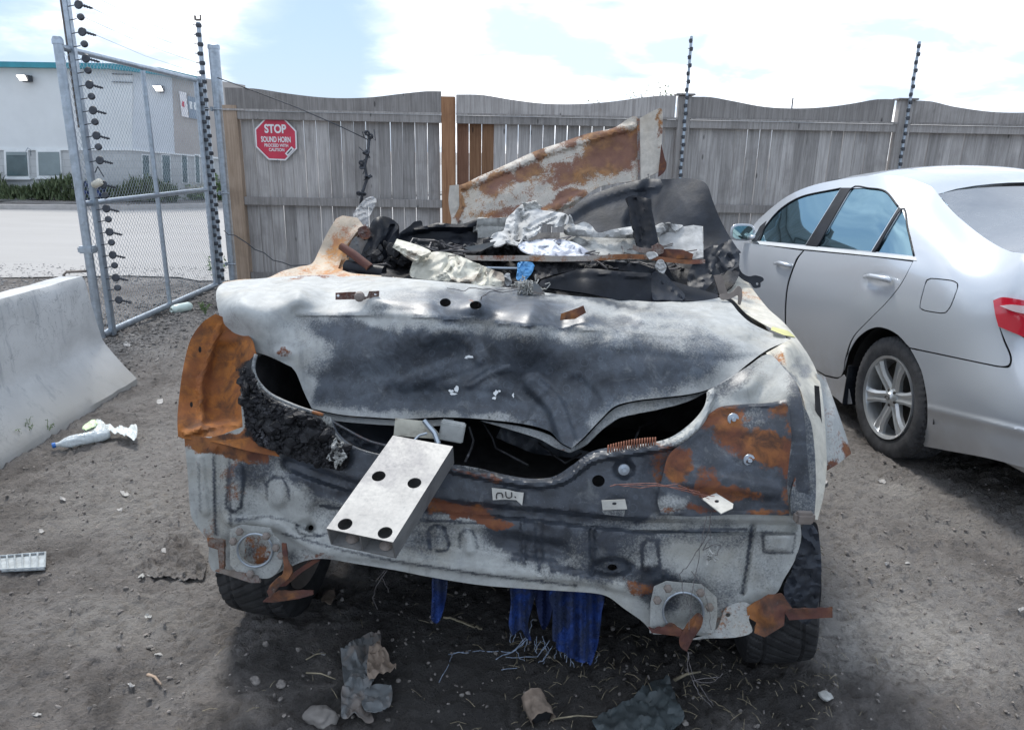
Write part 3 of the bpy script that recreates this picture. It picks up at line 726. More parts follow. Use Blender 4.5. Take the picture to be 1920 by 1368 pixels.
# octagonal sign on the fence
def stop_sign():
    cpx, cpy = 517.5, 260.5
    Psg = Plane(FP.pt(cpx, cpy)+np.array([0, -.030, 0]), (-.03, 1, 0)); c = Psg.pt(cpx, cpy)
    rt = empty('stop_sign', c, 'red octagonal sign reading STOP SOUND HORN on the grey fence', 'sign')
    Rr = .255; ang0 = math.pi/8 - R(1.2)
    def octa(r_): return [(c[0]+r_*math.cos(ang0+k*math.pi/4), c[2]+r_*math.sin(ang0+k*math.pi/4)) for k in range(8)]
    def plate(r_, y, th, name, mat):
        V = [(x, y+.03*(x-c[0]), z) for x, z in octa(r_)][::-1]
        MB().prism(V, None, (0, th, 0)).build(name, mat, rt)
    plate(Rr, c[1], .004, 'white_border', M['signwhite']); plate(Rr*.93, c[1]-.002, .0018, 'red_face', M['signred'])
    def text(s, z, size, sx=1.0, x=0.0, off=.004, mat='signwhite', name='lettering', rot=0):
        cu_ = bpy.data.curves.new(name, 'FONT'); cu_.body = s; cu_.align_x = 'CENTER'; cu_.align_y = 'CENTER'; cu_.size = size; cu_.extrude = .0006; cu_.offset = off*size/.1
        cu_.materials.append(M[mat]); o = bpy.data.objects.new(name, cu_); COL.objects.link(o); o.parent = rt
        o.rotation_euler = (R(90), R(rot-0.0), R(1.7)); o.location = (x, -.0045+.03*x, z); o.scale = (sx, 1, 1)
        bpy.context.view_layer.update(); me = bpy.data.meshes.new_from_object(o); mw = o.matrix_local.copy(); bpy.data.objects.remove(o)
        o2 = bpy.data.objects.new(name, me); COL.objects.link(o2); o2.parent = rt; o2.matrix_local = mw
    text('STOP', .105, .128, .80, off=.0035); text('SOUND HORN', -.010, .084, .60, off=.003); text('PROCEED WITH', -.074, .047, .80, off=.0025); text('CAUTION', -.122, .047, .84, off=.0025)
    Mr = Matrix.Rotation(R(-45), 3, 'Y')
    MB().bbox((c[0]+.148, c[1]-.004, c[2]-.135), (.115, .0012, .042), .0003, Mr).build('sticker', M['signwhite'], rt)
    MB().bbox((c[0]+.148, c[1]-.0052, c[2]-.135), (.08, .0008, .014), .0002, Mr).build('sticker_print', M['darkins'], rt)
    for zz in (.235, -.235):
        V, F = lathe([(0, 0), (.007, 0), (.005, .004), (0, .005)], 10, M=Matrix.Rotation(R(90), 3, 'X'), c=(c[0], c[1]-.002, c[2]+zz)); make('bolt', V, F, M['galv'], rt)
stop_sign()

# ------------------------------------------------------------------ gate, posts and electric fence
GXp = -3.58
gate = empty('chain_link_gate', (GXp, 6.1, 0), 'grey steel chain link gate leaf standing open behind the concrete barrier', 'gate')
def cyl(name, p, q, r, mat, parent, n=12, **k):
    V, F = tube_pts([p, q], r, n); return make(name, V, F, mat, parent, smooth=True, angle=40, **k)
cyl('gate_frame_post', (GXp, 6.1, 0.02), (GXp, 6.1, 2.42), .036, M['galv'], gate)
MB().add(*lathe([(0, .03), (.03, .025), (.042, 0), (.042, -.03), (.036, -.03)], 14, c=(GXp, 6.1, 2.42))).build('post_cap', M['galv'], gate, smooth=True, angle=40)
cyl('gate_frame_post', (GXp, 8.62, 0.04), (GXp, 8.62, 2.37), .026, M['galv'], gate)
cyl('gate_frame_bar', (GXp, 7.42, .05), (GXp, 7.42, 2.33), .022, M['galv'], gate)
cyl('gate_top_rail', (GXp, 6.13, 2.372), (GXp, 8.62, 2.352), .026, M['galv'], gate)
cyl('gate_middle_rail', (GXp, 6.13, 1.172), (GXp, 8.62, 1.168), .024, M['galv'], gate)
cyl('gate_bottom_rail', (GXp, 6.13, .055), (GXp, 8.62, .055), .03, M['galv'], gate)
MB().bbox((GXp, 6.1, .80), (.13, .10, .06), .012).build('clamp', M['galv'], gate)
mb = MB(); mb.tube([(GXp-.03, 6.08, .62), (GXp-.16, 6.02, .62), (GXp-.18, 6.01, .6), (GXp-.185, 6.0, .30)], .011, 8); mb.build('drop_rod', M['rustpart'], gate, smooth=True)
def chain_mesh():
    V, F = [], []; pitch, hh = .050, .058
    ys = np.arange(6.12, 8.60, pitch)
    for (z0, z1) in ((.07, 2.35),):
        nz = int((z1-z0)/hh)
        for k, y in enumerate(ys):
            pts = []
            for j in range(nz*2+1):
                z = z0 + j*hh/2; ph = (j % 2)
                pts.append((GXp+(.0022 if (j % 2) else -.0022), min(8.6, y+(pitch if ph else 0)*.5+(.5*pitch if k % 2 == 0 else .5*pitch)*0 + .0), z))
            # neighbouring wires interlock at their corners
            v, f = tube_pts([(p[0], p[1], p[2]) for p in pts], .0017, 3, False)
            b_ = len(V); V += v; F += [tuple(i+b_ for i in ff) for ff in f]
            pts2 = [(-p[0]+2*GXp, 2*(y+pitch*.5)-p[1]+.0, p[2]) for p in pts]
            v, f = tube_pts([(p[0], min(p[1], 8.6), p[2]) for p in pts2], .0017, 3, False)
            b_ = len(V); V += v; F += [tuple(i+b_ for i in ff) for ff in f]
    o = make('chain_mesh', V, F, M['galv'], gate); o['kind'] = 'stuff'
    mb = MB()
    for y in ys: mb.tube([(GXp, y, 2.36), (GXp+.004, y+.012, 2.385), (GXp-.004, y-.01, 2.388)], .0022, 4)
    mb.build('wire_tip', M['galv'], gate)['kind'] = 'stuff'
chain_mesh()

def paddle(p, kind, parent):
    mb = MB(); x, y, z = p
    mb.tube([(x+.02, y, z-.01), (x+.075, y, z)], .004, 5)
    if kind == 0:
        mb.add(*lathe([(0, -.011), (.030, -.009), (.036, 0), (.030, .009), (0, .011)], 12, c=(x+.105, y, z+.005), M=Matrix.Rotation(R(80), 3, 'X')))
        mb.tube([(x+.13, y, z), (x+.205, y+.01, z-.018)], .008, 5)
        for q in range(3): mb.add(*lathe([(.006, -.004), (.013, 0), (.006, .004)], 8, c=(x+.15+q*.02, y, z-.005-q*.005), M=Matrix.Rotation(R(90), 3, 'Y')))
    else:
        mb.add(*lathe([(0, -.012), (.024, -.012), (.028, -.004), (.028, .012), (.012, .02), (0, .02)], 12, c=(x+.11, y, z+.012), M=Matrix.Rotation(R(60), 3, 'X')))
    mb.build('insulator', M['darkins'], parent, smooth=True, angle=40)
pole = empty('electric_fence_pole', (GXp+.02, 6.26, 0), 'tall grey pole nearest the barrier with dark paddle insulators down its side', 'pole')
MB().bbox((GXp+.02, 6.26, 1.52), (.045, .055, 3.0), .006).build('shaft', M['galv'], pole)
MB().bbox((GXp-.012, 6.25, 2.45), (.012, .03, 1.35), .003).build('rusty_edge_strip', M['rustpart'], pole)
for k in range(27):
    z = .34 + k*.098
    if 11 == k: continue
    paddle((GXp+.02, 6.24, z), k % 2, pole)
mb = MB(); mb.tube([(GXp+.07, 6.24, 1.42), (GXp+.10, 6.24, 1.47), (GXp+.15, 6.22, 1.39)], .005, 6); mb.build('bent_wire', M['darkins'], pole)
mb = MB(); mb.add(*lathe([(0, -.045), (.022, -.045), (.03, -.035), (.032, .02), (.024, .04), (0, .045)], 16, c=(GXp+.09, 6.22, 1.335), M=Matrix.Rotation(R(65), 3, 'Y'))); mb.build('ceramic_insulator', M['ivory'], pole, smooth=True, angle=40)

def ring_pole(name, x, y, z0, z1, label, r=.018, group=None, boxy=.04, step=.098, n0=0, q=1.0):
    rt = empty(name, (x, y, 0), label, 'pole', group)
    MB().bbox((x, y, (z0+z1)/2), (boxy, boxy, z1-z0), .005).build('shaft', M['galv'], rt)
    z = z0+.1; k = n0
    base = None
    while z < z1-.03:
        mb = MB(); mb.add(*lathe([(.0, -.022), (.03*q, -.02), (.034*q, 0), (.03*q, .02), (0, .022)], 10, c=(x+(.006 if k % 2 else -.006), y-.01, z)))
        mb.tube([(x-.01, y-.02, z), (x-.055*q, y-.03, z+.004)], .006*q, 5)
        mb.build('insulator', M['darkins'], rt, smooth=True, angle=40)
        z += step; k += 1
    return rt
r1 = ring_pole('electric_fence_pole', GXp, 8.84, 0, 2.98, 'tall banded pole left of the round gate post, topped by a small claw')
MB().bbox((GXp, 8.84, 3.0), (.06, .03, .02), .004).bbox((GXp-.03, 8.84, 3.02), (.02, .02, .05), .003).bbox((GXp+.03, 8.84, 3.025), (.014, .02, .06), .003).build('claw', M['rustpart'], r1)
r2 = ring_pole('electric_fence_pole', GXp+.02, 8.68, 0.05, 2.40, 'shorter banded pole at the far end of the chain link gate', n0=1)
# round steel post
gp = empty('gate_post', (-3.44, 8.86, 0), 'thick round galvanised steel post at the left end of the wooden fence', 'post')
cyl('shaft', (-3.44, 8.86, 0), (-3.44, 8.86, 2.74), .060, M['galv'], gp, 24)
MB().add(*lathe([(0, .02), (.05, .018), (.066, .005), (.068, -.035), (.060, -.035)], 24, c=(-3.44, 8.86, 2.74))).build('cap', M['galv'], gp, smooth=True, angle=40)
for z in (2.06, 1.12, .28):
    V, F = lathe([(.061, -.018), (.066, -.018), (.066, .018), (.061, .018)], 20, c=(-3.44, 8.86, z), closed=True)
    mb = MB(); mb.add(V, F); mb.tube([(-3.60, 8.80, z), (-3.28, 8.79, z-.004)], .007, 6); mb.bbox((-3.50, 8.79, z), (.025, .03, .05), .004); mb.build('hinge_clamp', M['galv'], gp)
# electric poles on the two wood posts further right
for (xp, lab) in (((pc[0]+pc[1])/2, 'dark banded pole rising above the fence behind the upturned rusty panel'), ((pd[0]+pd[1])/2, 'dark banded pole rising above the fence over the silver car')):
    ring_pole('electric_fence_pole', xp+.0, FY(xp)-.115, .9, 2.92, lab, boxy=.028, q=.62, step=.085)
# snarled insulator strip hung on the fence
def snarl():
    p = [at_y(*q, 8.55) for q in [(693, 255), (690, 285), (684, 310), (688, 335), (680, 360), (676, 385)]]
    rt = empty('insulator_strip', p[-1], 'tangled dark insulator strip hanging on the fence boards left of centre', 'cable strip')
    mb = MB(); mb.tube(p, .018, 6); mb.build('strap', M['darkins'], rt, smooth=True)
    mb = MB()
    for k, q in enumerate(p[:-1]*2):
        j = rng.uniform(-.04, .04, 3); j[1] = -abs(j[1])
        a = np.array(q)+j; V, F = lathe([(.012, -.01), (.03, -.008), (.034, 0), (.03, .008), (.012, .01)], 10, c=a, M=Matrix.Rotation(rng.uniform(0, 3), 3, 'X'), closed=True); mb.add(V, F)
        mb.tube([a, a+rng.uniform(-.06, .06, 3)*(1, .3, 1), a+rng.uniform(-.09, .09, 3)*(1, .3, 1)], .005, 5)
    mb.build('insulator_rings', M['darkins'], rt, smooth=True)['kind'] = 'stuff'
snarl()
def wire(name, pts, r, mat, label, cat='wire', **k):
    pts = [np.array(p, float) for p in pts]; V, F = tube_pts(pts, r, 5)
    o = make(name, V, F, mat, smooth=True, loc=pts[0]); tag(o, label, cat, **k); return o
wire('slack_wire', [at_y(x, y, Y) for x, y, Y in ((408, 146, 8.8), (480, 172, 8.62), (560, 203, 8.58), (640, 238, 8.56), (690, 262, 8.54))], .006, M['darkins'], 'thin dark wire sloping from the steel post across the sign\'s fence bay')
wire('curly_cable', [at_y(x, y, 8.58) for x, y in ((420, 432), (428, 440), (440, 441), (462, 455), (478, 468), (495, 474), (512, 488), (530, 492), (545, 498), (575, 497), (610, 503))], .006, M['darkins'], 'dark curly cable drooping low along the fence boards', 'cable')
for k in range(5):
    a = at_y(175+k*2, 58+k*11, 6.27); b_ = (GXp-.04, 8.8, 2.88-k*.11)
    wire('fence_wire', [(GXp+.10, 6.24, 2.93-k*.1), ((GXp+.0), 7.5, 2.90-k*.105-.01), b_], .0018, M['galv'], ('topmost', 'second from the top', 'middle', 'fourth from the top', 'lowest')[k]+' of five fine electric wires strung above the gate', group='electric wires above the gate')

# ------------------------------------------------------------------ industrial building across the lot
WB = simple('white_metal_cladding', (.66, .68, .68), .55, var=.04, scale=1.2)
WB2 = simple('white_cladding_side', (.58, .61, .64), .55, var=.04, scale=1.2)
TAN = simple('tan_metal_cladding', (.40, .37, .345), .6, var=.06, scale=1.5)
mt, t, b = new_mat('painted_block_wall'); O = t.coord(); X_, Y_, Z_ = t.sep(O)
bk = t.node('ShaderNodeTexBrick'); cm = t.node('ShaderNodeCombineXYZ'); t.set(cm.inputs[0], X_); t.set(cm.inputs[1], Z_); t.set(bk.inputs['Vector'], cm.outputs[0])
bk.inputs['Scale'].default_value = 1; bk.inputs['Brick Width'].default_value = .4; bk.inputs['Row Height'].default_value = .2; bk.inputs['Mortar Size'].default_value = .010
bk.inputs['Color1'].default_value = (.46, .47, .47, 1); bk.inputs['Color2'].default_value = (.51, .52, .52, 1); bk.inputs['Mortar'].default_value = (.40, .41, .41, 1)
nn = t.noise(O, 1.3, 5, .6); t.set(b.inputs['Base Color'], t.mix(t.step(nn, .4, .7, 0, .4), bk.outputs[0], (.40, .41, .40, 1))); b.inputs['Roughness'].default_value = .9
t.set(b.inputs['Normal'], t.bump(bk.outputs['Fac'], -.5, .01)); BLK = mt
WG = simple('tinted_office_glass', (.10, .145, .155), .18, var=.25, scale=1.5); BLN = simple('window_blind', (.22, .27, .28), .4, var=.1, scale=2)
P1 = Plane((-13, 21.6, 0), (0.0, 1, 0)); c2 = P1.pt(248, 281)
P2 = Plane(c2, (-math.sin(R(24)), math.cos(R(24)), 0))
bld = empty('office_building', (c2[0]-4, 22, 0), 'white metal and block building with teal roof edge across the lot', 'building')
def quad(name, pts, plane, mat, off=0.0, th=.06, parent=bld, **k):
    P3 = [plane.pt(x, y, -off) for x, y in pts]; n = plane.n
    mb = MB(); mb.prism(P3, None, tuple(n*th)); o = mb.build(name, mat, parent); tag(o, **k) if k else None; return o
quad('wall_cladding', [(-700, 108), (248, 121), (248, 281), (-700, 277)], P1, WB, 0, .3)
quad('block_wall', [(-700, 280), (248, 281), (252, 420), (-700, 430)], P1, BLK, .0, .3)
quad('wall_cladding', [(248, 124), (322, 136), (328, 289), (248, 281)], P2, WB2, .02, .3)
quad('wall_cladding', [(322, 136), (460, 160), (460, 302), (328, 289)], P2, TAN, .03, .3, label='tan metal cladding')
quad('block_wall', [(248, 281), (460, 302), (460, 410), (252, 420)], P2, BLK, .0, .3)
quad('roof_fascia', [(-700, 103), (212, 119), (212, 129), (-700, 114)], P1, M['teal'], .25, .3)
quad('roof_fascia', [(205, 120), (300, 127), (380, 146), (380, 156), (300, 140), (205, 129)], P2, M['teal'], .25, .3)
for k in range(0):
    px = 8+k*25
    quad('roof_rib', [(px, 102.5+px*.075), (px+2, 102.5+px*.075), (px+2, 105+px*.075), (px, 105+px*.075)], P1, M['teal'], .28, .2)
quad('flashing', [(-700, 277), (248, 279.5), (248, 282.5), (-700, 280)], P1, M['whitetrim'], .04, .05)
quad('flashing', [(248, 279.5), (460, 300), (460, 303), (248, 282.5)], P2, M['whitetrim'], .06, .05)
for (x0_, y0_, x1_, y1_, sh) in ((7, 282, 53, 334, 7), (67, 282, 114, 333, 0)):
    fr = quad('window', [(x0_, y0_), (x1_-1, y0_), (x1_+2, y1_), (x0_+2, y1_)], P1, M['whitetrim'], .05, .08)
    quad('window_pane', [(x0_+4, y0_+3), (x1_-4, y0_+3), (x1_-1, y1_-4), (x0_+6, y1_-4)], P1, WG if sh else BLN, .07, .02, parent=fr)
    if sh: quad('blind', [(x0_+4, y0_+3), (x1_-4, y0_+3), (x1_-4, y0_+9), (x0_+4, y0_+9)], P1, BLN, .085, .01, parent=fr)
    quad('sill', [(x0_-1, y1_), (x1_+4, y1_), (x1_+4, y1_+3), (x0_-1, y1_+3)], P1, M['whitetrim'], .09, .1, parent=fr)
for (x0_, x1_, dk) in ((267, 279, 0), (304, 318, 1), (341, 350, 0), (366, 373, 0), (389, 396, 0)):
    fr = quad('window', [(x0_-2, 289), (x1_+2, 290), (x1_+4, 345), (x0_, 344)], P2, M['whitetrim'], .04, .05)
    quad('window_pane', [(x0_, 291), (x1_, 292), (x1_+2, 343), (x0_+2, 342)], P2, WG, .06, .02, parent=fr)
# poster on the tan cladding: white strip with red marks, dark panel with pale lettering
po = quad('poster', [(336, 171), (349, 174), (354, 221), (341, 218)], P2, M['signwhite'], .10, .02)
quad('red_print', [(341, 190), (345, 191), (346, 201), (342, 200)], P2, M['signred'], .115, .01, parent=po)
POST = simple('slate_poster_print', (.20, .25, .31), .6, var=.15, scale=2); po2 = quad('poster', [(351, 180), (384, 187), (388, 228), (355, 221)], P2, POST, .10, .02)
for k in range(4): quad('poster_lettering', [(355+k*8, 190+k*1.6), (360+k*8, 191+k*1.6), (361+k*8, 205+k*1.6), (356+k*8, 204+k*1.6)], P2, M['whitetrim'], .115, .01, parent=po2)
for (x, y, pl) in ((31, 140, P1), (287, 160, P2)):
    fx = quad('wall_light', [(x, y), (x+21, y+1), (x+22, y+13), (x+12, y+14)], pl, M['darkins'], .25, .2)
    gl, tt, bb = new_mat('lit_lamp_glass'); bb.inputs['Emission Color'].default_value = (1, .95, .85, 1); bb.inputs['Emission Strength'].default_value = 1.6
    quad('lamp_glass', [(x-1, y+1), (x+14, y+1), (x+19, y+11), (x+6, y+11)], pl, gl, .30, .03, parent=fx)
for y in (138, 153): quad('vent_slat', [(209, y), (248, y+1), (248, y+2.5), (209, y+1.5)], P1, M['darkins'], .06, .03)
mb = MB(); mb.tube([P1.pt(58, 292, -.1), P1.pt(57, 281, -.25), P1.pt(52, 277, -.3), P1.pt(48, 284, -.3)], .012, 5); mb.build('conduit', M['galv'], bld)
# kerb and verge
k0, k1, k2 = at_z(-60, 384, .12), at_z(240, 386, .12), at_z(460, 381, .12)
mb = MB()
for a_, b_ in ((k0, k1), (k1, k2)):
    d = Vector(b_-a_); n = Vector((-d.y, d.x, 0)).normalized()*.18
    mb.prism([Vector((a_[0], a_[1], -.02)), Vector((b_[0], b_[1], -.02)), Vector((b_[0], b_[1], .13)), Vector((a_[0], a_[1], .13))], None, n)
mb.build('kerb', simple('pale_kerb_concrete', (.42, .40, .38), .9, var=.1), kind='structure')
make('verge_soil', [(k0[0], k0[1]+.1, .10), (k1[0], k1[1]+.1, .10), (k2[0], k2[1]+.1, .10), (c2[0]+9, 30, .10), (k0[0], 22.5, .10)], [(0, 1, 2, 3, 4)], M['dirt'], kind='structure')
def grass_patch(name, pts, count, h, mat, label=None, kind='stuff', spread=.12, lean=.35, wdt=.02, loc=None):
    V, F = [], []
    for _ in range(count):
        p = pts(); hh = h*rng.uniform(.5, 1.15); a = rng.uniform(0, 6.28); ln = rng.uniform(0, lean)*hh
        d = np.array([math.cos(a), math.sin(a), 0]); s_ = np.array([-d[1], d[0], 0])*wdt*rng.uniform(.6, 1.3)
        b0 = len(V); V += [p-s_, p+s_, p+d*ln*.4+s_*.7+(0, 0, hh*.6), p+d*ln*.4-s_*.7+(0, 0, hh*.6), p+d*ln+(0, 0, hh)]
        F += [(b0, b0+1, b0+2, b0+3), (b0+3, b0+2, b0+4)]
    o = make(name, V, F, mat, loc=loc); tag(o, label, kind=kind); return o
def vg():
    x = rng.uniform(-26, -9.6); hgt = .35+.65*abs(math.sin(x*1.35))**1.5
    return np.array([x, rng.uniform(20.75, 21.3), .1 + rng.uniform(0, .55)*hgt*(1+.5*mnoise.noise(Vector((x*2.2, 1, 1))))])
grass_patch('verge_grass', vg, 9000, .24, M['hedge'], lean=1.1, wdt=.022)
def bush(name, px0, px1, py, n, label, cat, h=.65, flower=True, group=None, Y=22.5, seed=0):
    a_ = at_y(px0, py, Y); b_ = at_y(px1, py, Y); V, F = [], []; V2, F2 = [], []
    for _ in range(n):
        s_ = rng.random(); r_ = rng.uniform(0, 1)**.5; an = rng.uniform(0, math.pi*2)
        top = h*(.75+.25*math.sin(s_*9+seed)+.12*fbm(s_*6+seed, 1))
        p = np.array([a_[0]+(b_[0]-a_[0])*s_, Y+.45*r_*math.cos(an), .1+top*abs(r_*math.sin(an))+rng.uniform(0, .1)])
        fl = flower and rng.random() < .62 and p[2] > .32
        L = rng.uniform(.03, .06); u_ = rng.normal(size=3); u_ /= np.linalg.norm(u_); v_ = np.cross(u_, rng.normal(size=3)); v_ /= np.linalg.norm(v_)
        (VV, FF) = (V2, F2) if fl else (V, F); b0 = len(VV)
        VV += [p-u_*L, p-v_*L*.6, p+u_*L, p+v_*L*.6]; FF.append((b0, b0+1, b0+2, b0+3))
    rt = empty(name, (float((a_[0]+b_[0])/2), Y, 0), label, cat, group)
    make('foliage', V, F, M['weed'], rt, kind='stuff')
    if F2: make('blossom', V2, F2, M['flower'], rt, kind='stuff')
bush('flowering_shrub', 256, 318, 378, 3600, 'cream flowering shrub by the building wall, left of its neighbour behind the gate mesh', 'shrub', .78, seed=1)
bush('flowering_shrub', 322, 400, 378, 4200, 'cream flowering shrub nearest the steel gate post, behind the mesh', 'shrub', .82, seed=4)
bush('round_shrub', 402, 440, 378, 1500, 'green shrub seen beside the round steel post', 'shrub', .75, flower=False)
# blue bags by the wall
for k, (px, lab) in enumerate(((168, 'left crumpled blue bag lying by the white block wall'), (190, 'right crumpled blue bag lying by the white block wall'))):
    c = at_y(px, 372, 20.9); bm = bmesh.new(); bmesh.ops.create_icosphere(bm, subdivisions=4, radius=1)
    for v in bm.verts:
        e = 1+.35*fbm(v.co.x*2.2+k*5, v.co.y*2.2, v.co.z*2.2, 3); v.co = Vector((v.co.x*.2*e, v.co.y*.16*e, max(0, .26+v.co.z*.26*e)))
    me = bpy.data.meshes.new('blue_bag'); bm.to_mesh(me); bm.free(); o = link('blue_bag', me, M['tarp']); o.location = (c[0], c[1], .1); tag(o, lab, 'bag')
# sparse tree top beyond the fence
def far_tree():
    rt = empty('sapling', (1.9+1.2, 13.5, 0), 'thin treetop just showing above the fence beyond the rusty panel', 'tree')
    base = Vector((3.0, 13.5, 0)); mb = MB(); tips = []
    tgt = [at_y(x, y, 13.5) for x, y in ((1186, 184), (1200, 176), (1222, 170), (1237, 164), (1250, 172), (1260, 178), (1120, 192), (1195, 190), (1245, 185))]
    top = Vector((float(tgt[4][0]), 13.5, 2.0)); mb.tube([(top.x, 13.5, 0), (top.x-.02, 13.5, 1.2), top], [.06, .05, .035], 7); mb.build('trunk', M['brownwood'], rt)
    mb = MB(); V, F = [], []
    for q in tgt:
        q = Vector(q); mb.tube([top, (top+q)/2+Vector((0, 0, .06)), q], [.018, .01, .004], 5)
        for _ in range(16):
            p = np.array(q)+rng.normal(size=3)*(.10, .08, .035); L = rng.uniform(.012, .03); u_ = rng.normal(size=3); u_ /= np.linalg.norm(u_); v_ = np.cross(u_, rng.normal(size=3)); v_ /= np.linalg.norm(v_)
            b0 = len(V); V += [p-u_*L, p-v_*L*.5, p+u_*L, p+v_*L*.5]; F.append((b0, b0+1, b0+2, b0+3))
    mb.build('branches', M['brownwood'], rt); make('crown', V, F, M['weed'], rt, kind='stuff')
far_tree()
mq = at_y(1487, 183, 14); mb = MB(); mb.tube([(mq[0], 14, 0), (mq[0], 14, mq[2])], .012, 6); o = mb.build('distant_pole', M['darkins'], loc=(mq[0], 14, 0)); tag(o, 'very thin distant pole tip above the fence between the two banded poles', 'pole')
# ================================================================== SILVER SEDAN
CA = R(4); C0 = np.array([2.14, 3.80, 0.0]); cn = np.array([-math.cos(CA), -math.sin(CA), 0.0]); cs = np.array([-math.sin(CA), math.cos(CA), 0.0])
CPL = Plane(C0, cn)
def cpos(s, i, z): return C0 + cs*s - cn*i + np.array([0, 0, z])     # s forward of the rear axle, i inboard, z up
car = empty('parked_car', cpos(1.3, .9, 0), 'clean silver sedan parked on the right beside the burnt wreck', 'car')
def ci(pts):
    """control points (px, py, inboard metres) -> view-depth offsets"""
    out = []
    for x, y, i in pts:
        d = rayv((x, y))[0]; dn = d @ CPL.n; out.append((x, y, -i/dn if dn else 0))
    return out
# curvature of the flank: full at mid height, falling away to the sill and the greenhouse
flank = [(1376, 448, .03), (1500, 470, .03), (1600, 480, .03), (1715, 490, .03), (1376, 560, -.01), (1480, 560, -.02), (1600, 570, -.02), (1720, 590, -.025), (1850, 620, .02), (1950, 650, .12),
         (1480, 650, .01), (1560, 690, .015), (1640, 640, -.005), (1750, 700, -.01), (1860, 720, .01), (1960, 770, .10), (1750, 800, .02), (1860, 830, .03), (1960, 860, .12), (1760, 845, .07), (1900, 872, .09),
         (1410, 425, .12), (1478, 368, .22), (1526, 348, .26), (1592, 335, .30), (1653, 330, .32), (1430, 440, .06), (1577, 352, .26), (1627, 352, .27), (1666, 361, .24), (1690, 393, .17), (1716, 485, .04),
         (1700, 337, .34), (1745, 352, .34), (1761, 364, .34), (1802, 410, .28), (1846, 445, .22), (1890, 469, .16), (1920, 474, .14), (1975, 482, .22), (1780, 480, .06), (1740, 420, .16), (1580, 705, .02)]
FC = ci(flank); flf = tps(FC)
def csheet(name, ol, mat=M['silver'], holes=(), feats=None, push=0.0, spacing=9, th=.004, parent=car, **k):
    ctrl = [(x, y, v+push) for x, y, v in FC]
    return sheet(name, ol, CPL, ctrl, holes, spacing, th, mat, parent, feats, smooth=True, angle=50, **k)
arch = [(1583, 699), (1587, 672), (1604, 639), (1624, 621), (1645, 614), (1665, 618), (1684, 629), (1700, 646), (1714, 668), (1727, 696), (1735, 732), (1738, 758)]
win_f = sharp((1421, 451)) + [(1437, 422), (1466, 390), (1505, 368)] + sharp((1576, 353)) + [(1560, 378)] + sharp((1510, 459))
win_r = sharp((1597, 353)) + [(1630, 353), (1660, 359)] + sharp((1684, 388), (1633, 471), (1533, 462))
win_q = sharp((1691, 392)) + [(1702, 428)] + sharp((1714, 480), (1642, 472))
L = lambda o: smooth_loop(o, 6)
# side frame, C pillar, quarter panel in one pressing
q_ol = (sharp((1405, 448)) + [(1412, 424), (1437, 398), (1478, 367), (1526, 347), (1592, 334)] + [(1650, 329), (1700, 334), (1745, 350)] + sharp((1759, 364)) +
        [(1775, 384), (1802, 411), (1846, 446), (1888, 469), (1925, 476)] + sharp((1985, 486), (1990, 560), (1920, 563)) + [(1880, 557)] + sharp((1862, 563), (1867, 590)) + [(1880, 636)] + [(1893, 668), (1890, 684), (1870, 685)] + sharp((1706, 651)) +
        [(1700, 645), (1684, 628), (1665, 617), (1645, 613), (1624, 620), (1604, 638), (1587, 671)] + sharp((1583, 694)) + [(1588, 672), (1600, 634), (1630, 600), (1662, 568), (1690, 533)] + sharp((1713, 489), (1640, 480), (1532, 470), (1506, 468), (1430, 458)))
fuel = L([(1737, 524), (1745, 521), (1785, 525), (1796, 531), (1796, 540), (1783, 575), (1773, 587), (1765, 588), (1733, 583), (1724, 578), (1725, 565), (1733, 533)])
csheet('side_panel', q_ol, holes=[L(win_f), L(win_r), L(win_q), fuel], spacing=9)
# fuel door slightly inside its seam
fd = [(1739, 526), (1746, 523), (1784, 527), (1794, 532), (1794, 540), (1781, 574), (1772, 585), (1764, 586), (1734, 581), (1726, 577), (1727, 565), (1735, 534)]
csheet('fuel_door', fd, push=.002, spacing=10)
csheet('door', sharp((1508, 470), (1532, 472), (1640, 482), (1711, 491)) + [(1688, 533), (1660, 568), (1628, 600), (1598, 633), (1585, 668)] + sharp((1581, 694)) + [(1576, 706), (1568, 707)] + sharp((1546, 702), (1479, 661)) + [(1474, 602), (1478, 538), (1495, 488)],
       feats=[f_ell(1645, 528, 30, 18, -.03, soft=.8)], spacing=10)
csheet('door', sharp((1376, 452), (1432, 460), (1505, 470)) + [(1492, 486), (1475, 537), (1471, 602)] + sharp((1476, 659), (1376, 596)), feats=[f_ell(1470, 500, 16, 14, -.03, soft=.8)], spacing=11)
csheet('rocker_panel', sharp((1376, 600), (1545, 705)) + [(1570, 710)] + sharp((1582, 702), (1588, 712)) + sharp((1597, 757), (1580, 757)) + [(1562, 742)] + sharp((1376, 628)), push=-.008, spacing=11)
csheet('bumper_cover', sharp((1707, 654), (1870, 688)) + [(1893, 688), (1897, 668), (1884, 636)] + sharp((1870, 600)) + sharp((1920, 634), (1992, 660), (1992, 905), (1920, 876)) + [(1850, 858), (1780, 845)] + sharp((1733, 836), (1727, 822)) + [(1738, 800)] + sharp((1739, 758)) + [(1736, 732), (1728, 696), (1715, 668)],
       feats=[lambda q: .010*(1-sst(np.abs(q[:, 1]-(764+(q[:, 0]-1738)*.245)), 0, 9)) - .020*sst(q[:, 1]-(764+(q[:, 0]-1738)*.245), 0, 22)], spacing=5)
